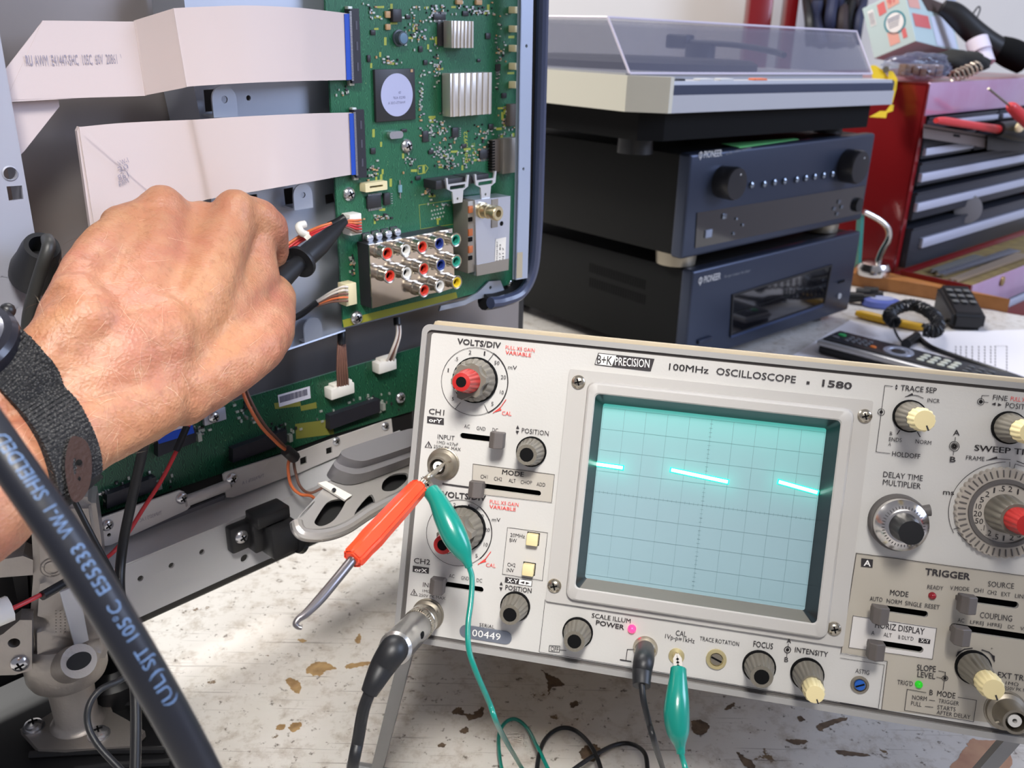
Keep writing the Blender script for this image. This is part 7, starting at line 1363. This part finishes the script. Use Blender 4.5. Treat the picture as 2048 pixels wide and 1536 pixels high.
for txt, pb, pe in (('(UL)', (352, 1386), (316, 1326)), ('SJT', (310, 1318), (288, 1282)), ('105°C', (276, 1258), (230, 1190)), ('E55333', (222, 1176), (156, 1084)), ('VW-1', (142, 1066), (102, 1012)), ('SHIELDED', (90, 994), (2, 880))):
    vs_, fs_ = glyphs(txt, .0, 2); vs_, fs_ = slice_rows(vs_, fs_, 10); i0, i1 = cum[s_at(pb[0] - 14, pb[1] + 8)], cum[s_at(pe[0] - 14, pe[1] + 8)]; x0_ = min(v.x for v in vs_); x1_ = max(v.x for v in vs_); c0_, c1_ = cap_h(0.0); out = []
    for v in vs_:
        s_ = i0 + (i1 - i0) * (v.x - x0_) / (x1_ - x0_); j = max(1, next((q for q in range(len(cum)) if cum[q] >= s_), len(cum) - 1)); t = (s_ - cum[j - 1]) / (cum[j] - cum[j - 1]); c_ = cp_[j - 1].lerp(cp_[j], t); tg = (cp_[j] - cp_[j - 1]).normalized(); vw = (CAM - c_).normalized(); n_ = (vw - tg * vw.dot(tg)).normalized(); sd = tg.cross(n_)      # sd points to one side of the cord
        if sd.dot(RCT.col[0]) < 0: sd = -sd
        hgt = (v.y - c0_) / (c1_ - c0_) * .0031; ang = (.0028 - hgt) / cord_r; out.append(c_ - o0 + (n_ * math.cos(ang) + sd * math.sin(ang)) * (cord_r + .00016))
    tm.geo(out, fs_)
tm.build('printed_text', mat('pale_blue_print', (84, 108, 144), .6), pc, 0)
# thin black cables at the left
free_tube('black_cable', 'smooth black cable hanging straight down from behind the watch', 'cable', [(300, 840, .420), (288, 890, .425), (266, 990, .432), (245, 1095, .436), (240, 1180, .430), (256, 1260, .415), (268, 1340, .405), (272, 1440, .398), (270, 1560, .390)], .0024, m_black)
free_tube('thin_black_cable', 'thin dark cable slanting down beneath the watch strap end', 'cable', [(128, 960, .43), (154, 1012, .43), (190, 1082, .43), (226, 1150, .425), (262, 1230, .41), (290, 1300, .40)], .0014, m_grey_c)
free_tube('looped_cable', 'thin black cable looping over the black pedestal base', 'cable', [(262, 1346, .385), (238, 1362, .378), (200, 1380, .372), (178, 1412, .368), (176, 1450, .366), (196, 1490, .364), (238, 1536, .362), (280, 1580, .36)], .0014, m_sleeve)
# plug on the CH2 socket and its cable
B0 = pp(856, 1229); Mb = NS(856, 1229); w_ = lambda h, dx=0, dz=0: FS.M @ Vector((B0.x + dx, -h, B0.z + dz))
bn = thing('coaxial_plug', 'silver coaxial plug and black cable on the lower left oscilloscope input', 'plug', FS.M)
mb = MB(); mb.lathe([(.0064, .0056), (.0073, .0075), (.0074, .013), (.0070, .0135), (.0066, .0145)], Mb, 36); mb.lathe([(.0074, .0145), (.0076, .015), (.0076, .0185), (.0072, .019)], Mb, 36 * 4, 0, flute=(36, .0004, .0146, .0186)); mb.build('knurled_ring', m_nickel, bn)
mb = MB(); mb.lathe([(.0062, .018), (.0072, .020), (.0074, .040), (.0072, .0415), (.0075, .043), (.0075, .050), (.0062, .052), (.0055, .051)], Mb, 40); q = Mb @ Vector((.0046, .0046, .033)); dd_ = (FS.b.inverted() @ ((CAM - FS.M @ q).normalized())); dd_ = Vector((dd_.x, 0, dd_.z)) ; mb.build('shell', mat('satin_nickel', (196, 194, 190), .28, .9), bn)
a_ = math.atan2(.25, .97); hc = Mb @ Vector((.0073 * math.cos(a_), .0073 * math.sin(a_), .034)); hn = (Mb.to_3x3() @ Vector((math.cos(a_), math.sin(a_), 0))); mb = MB(); mb.lathe([(.0026, 0), (.0001, .0003)], frame_to(hc, hn) @ Matrix.Diagonal((1.2, .6, 1, 1)), 18, cap0=False); mb.build('bayonet_slot', m_softblack, bn)
mb = MB(); Lc = lambda p: FS.I @ p
hb0 = Mb @ Vector((0, 0, .049)); dB = (RC @ (FS.M @ hb0 - CAM)).z
mb.tube([hb0, Mb @ Vector((0, 0, .054)), Lc(at(766, 1332, dB - .006)), Lc(at(751, 1360, dB - .009)), Lc(at(738, 1386, dB - .010))], [.0060, .0062, .0056, .0046, .0036], 20); mb.build('strain_boot', m_sleeve, bn)
mb = MB(); mb.tube([Lc(at(742, 1378, dB - .010)), Lc(at(727, 1420, dB - .009)), Lc(at(716, 1480, dB - .006)), Lc(at(704, 1545, dB)), Lc(on_z(690, 1650, .016)), Lc(on_z(640, 1760, .012))], .0026, 12); mb.build('cable', m_sleeve, bn)
# ---- croc clip lead
m_teal = mat('teal_vinyl', (8, 122, 108), .28, coat=.4); m_jaw = mat('clip_steel', (206, 200, 192), .22, .9)
c0_ = at(868, 985, .372); lead = thing('test_lead', 'teal green test lead with a crocodile clip at each end', 'test lead', loc=c0_)
def clip(pj0, pj1, boot, radii, spread):
    a, b = at(*pj0) - c0_, at(*pj1) - c0_; d = (b - a).normalized(); vw = (CAM - c0_ - a).normalized(); s_ = d.cross(vw).normalized(); L_ = (b - a).length
    for sg in (-1, 1):
        mb = MB(); o_ = vw * .0008 * sg; pr_ = []
        e = s_ * sg
        pts = [a + e * .0004, a + e * .0018 + d * L_ * .3, b + e * spread, b - e * .0004 + d * .004, b - e * .0 , a - e * .0002 + d * L_ * .15]
        n = len(pts); th_ = vw * .0028; mb.geo([p + th_ for p in pts] + [p - th_ * .6 for p in pts], [tuple(range(n)), tuple(range(2 * n - 1, n - 1, -1))] + [(i, i + n, (i + 1) % n + n, (i + 1) % n) for i in range(n)])
        for k in range(4): q = a + d * L_ * (.25 + .18 * k); mb.geo([q + vw * .003 - e * .0002, q + vw * .003 + d * L_ * .08 + e * .0007, q + vw * .003 + d * L_ * .15 - e * .0002], [(0, 1, 2)], 1)
        mb.build('clip_jaw', [m_jaw, m_softblack], lead, 0)
    P_ = [at(*q) - c0_ for q in boot]; mb = MB(); mb.tube(P_, radii, 22, sx=1.0); mb.build('clip_boot', m_teal, lead, 60)
clip((843, 953, .383), (868, 986, .376), [(862, 982, .376), (876, 1002, .373), (892, 1036, .370), (908, 1070, .368), (924, 1100, .367), (934, 1122, .366), (938, 1134, .366)], [.0036, .0039, .0050, .0053, .0042, .0021, .0016], .0022)
clip((1354, 1306, .373), (1357, 1342, .366), [(1357, 1338, .366), (1356, 1360, .363), (1354, 1400, .359), (1353, 1432, .357), (1356, 1466, .355), (1360, 1492, .354), (1362, 1508, .353)], [.0032, .0037, .0048, .0052, .0044, .0022, .0017], .0018)
mb = MB(); mb.tube([at(*p) - c0_ if len(p) == 3 else on_z(p[0], p[1], .003 if p[1] < 1492 else .0125) - c0_ for p in ((937, 1130, .366), (944, 1156, .365), (942, 1200, .362), (936, 1250, .358), (938, 1300, .355), (952, 1344, .355), (978, 1404, .362), (1000, 1460, .375), (1040, 1530), (1080, 1600), (1060, 1640), (1010, 1560), (997, 1480), (1008, 1448), (1030, 1438), (1054, 1456), (1078, 1500), (1110, 1560), (1200, 1680), (1330, 1660), (1372, 1580, .352), (1362, 1502, .353))], .00115, 10); mb.build('wire', m_teal, lead, 60)
# ---- ground lead
g0_ = FS.M @ pp(1290, 1299, .006); gl = thing('ground_lead', 'thin black lead plugged into the round ground post below the screen', 'lead', loc=g0_)
P_ = [p - g0_ for p in (FS.M @ pp(1290, 1300, .005), at(1288, 1318, .372), at(1284, 1344, .366), at(1283, 1372, .362))]
mb = MB(); mb.tube(P_, [.0042, .0043, .0040, .0036], 20); mb.build('plug', m_sleeve, gl, 60)
mb = MB(); mb.tube([at(*p) - g0_ if len(p) == 3 else on_z(p[0], p[1], .003 if p[1] < 1492 else .0125) - g0_ for p in ((1283, 1362, .362), (1287, 1400, .360), (1298, 1446, .362), (1312, 1495, .372), (1330, 1560), (1320, 1610), (1298, 1560), (1290, 1508), (1262, 1488), (1230, 1490), (1190, 1510), (1140, 1545), (1110, 1580))], .0013, 10); mb.build('wire', m_sleeve, gl, 60)
c1_ = on_z(1080, 1530, .003); o = MB().tube([on_z(x, y, .0028 if y < 1492 else .0125) - c1_ for x, y in ((1070, 1580), (1078, 1510), (1094, 1474), (1122, 1456), (1152, 1462), (1182, 1492), (1202, 1540), (1206, 1600))], .0013, 10).build('loose_wire', m_sleeve, None, 60, c1_); tag(o, 'thin black wire looped on the bench below the oscilloscope', 'wire')
# ---- orange hook tool in the CH1 socket
k0 = at(836, 976, .374); pk = thing('hook_pick', 'orange handled pick with a bent steel hook hanging from the upper input socket', 'pick', loc=k0)
h0 = at(836, 976, .374) - k0; h1 = at(704, 1119, .338) - k0; ax = (h1 - h0).normalized(); Lh = (h1 - h0).length; Mh = frame_to(h0, ax)
mb = MB(); mb.lathe([(.0040, -.001), (.0046, .0), (.0050, Lh * .3), (.0052, Lh * .6), (.0054, Lh * .74), (.0050, Lh * .82), (.0050, Lh - .001), (.0042, Lh)], Mh @ Matrix.Rotation(R_(20), 4, 'Z'), 6); bmesh.ops.bevel(mb.bm, geom=mb.bm.edges[:], offset=.0009, segments=2, affect='EDGES'); mb.build('handle', mat('orange_red_plastic', (226, 66, 32), .3, coat=.3), pk, 40)
mb = MB(); mb.tube([h1 - ax * .004] + [at(*q) - k0 for q in ((672, 1160, .331), (640, 1198, .325), (612, 1227, .320), (597, 1238, .318), (591, 1248, .317), (596, 1254, .317), (604, 1256, .317))], [.0019, .0019, .0019, .0015, .0012, .0010, .0009, .0007], 14); mb.build('hook', mat('dull_steel_pick', (118, 114, 116), .3, .8), pk, 60)
mb = MB(); mb.tube([h0 + ax * .003, at(848, 962, .377) - k0, at(866, 948, .381) - k0, FS.M @ pp(887, 928, .0125) - k0, FS.M @ pp(887, 928, .007) - k0], [.0014, .0014, .0012, .0007, .0006], 10); mb.build('top_pin', m_dullmetal, pk, 60)
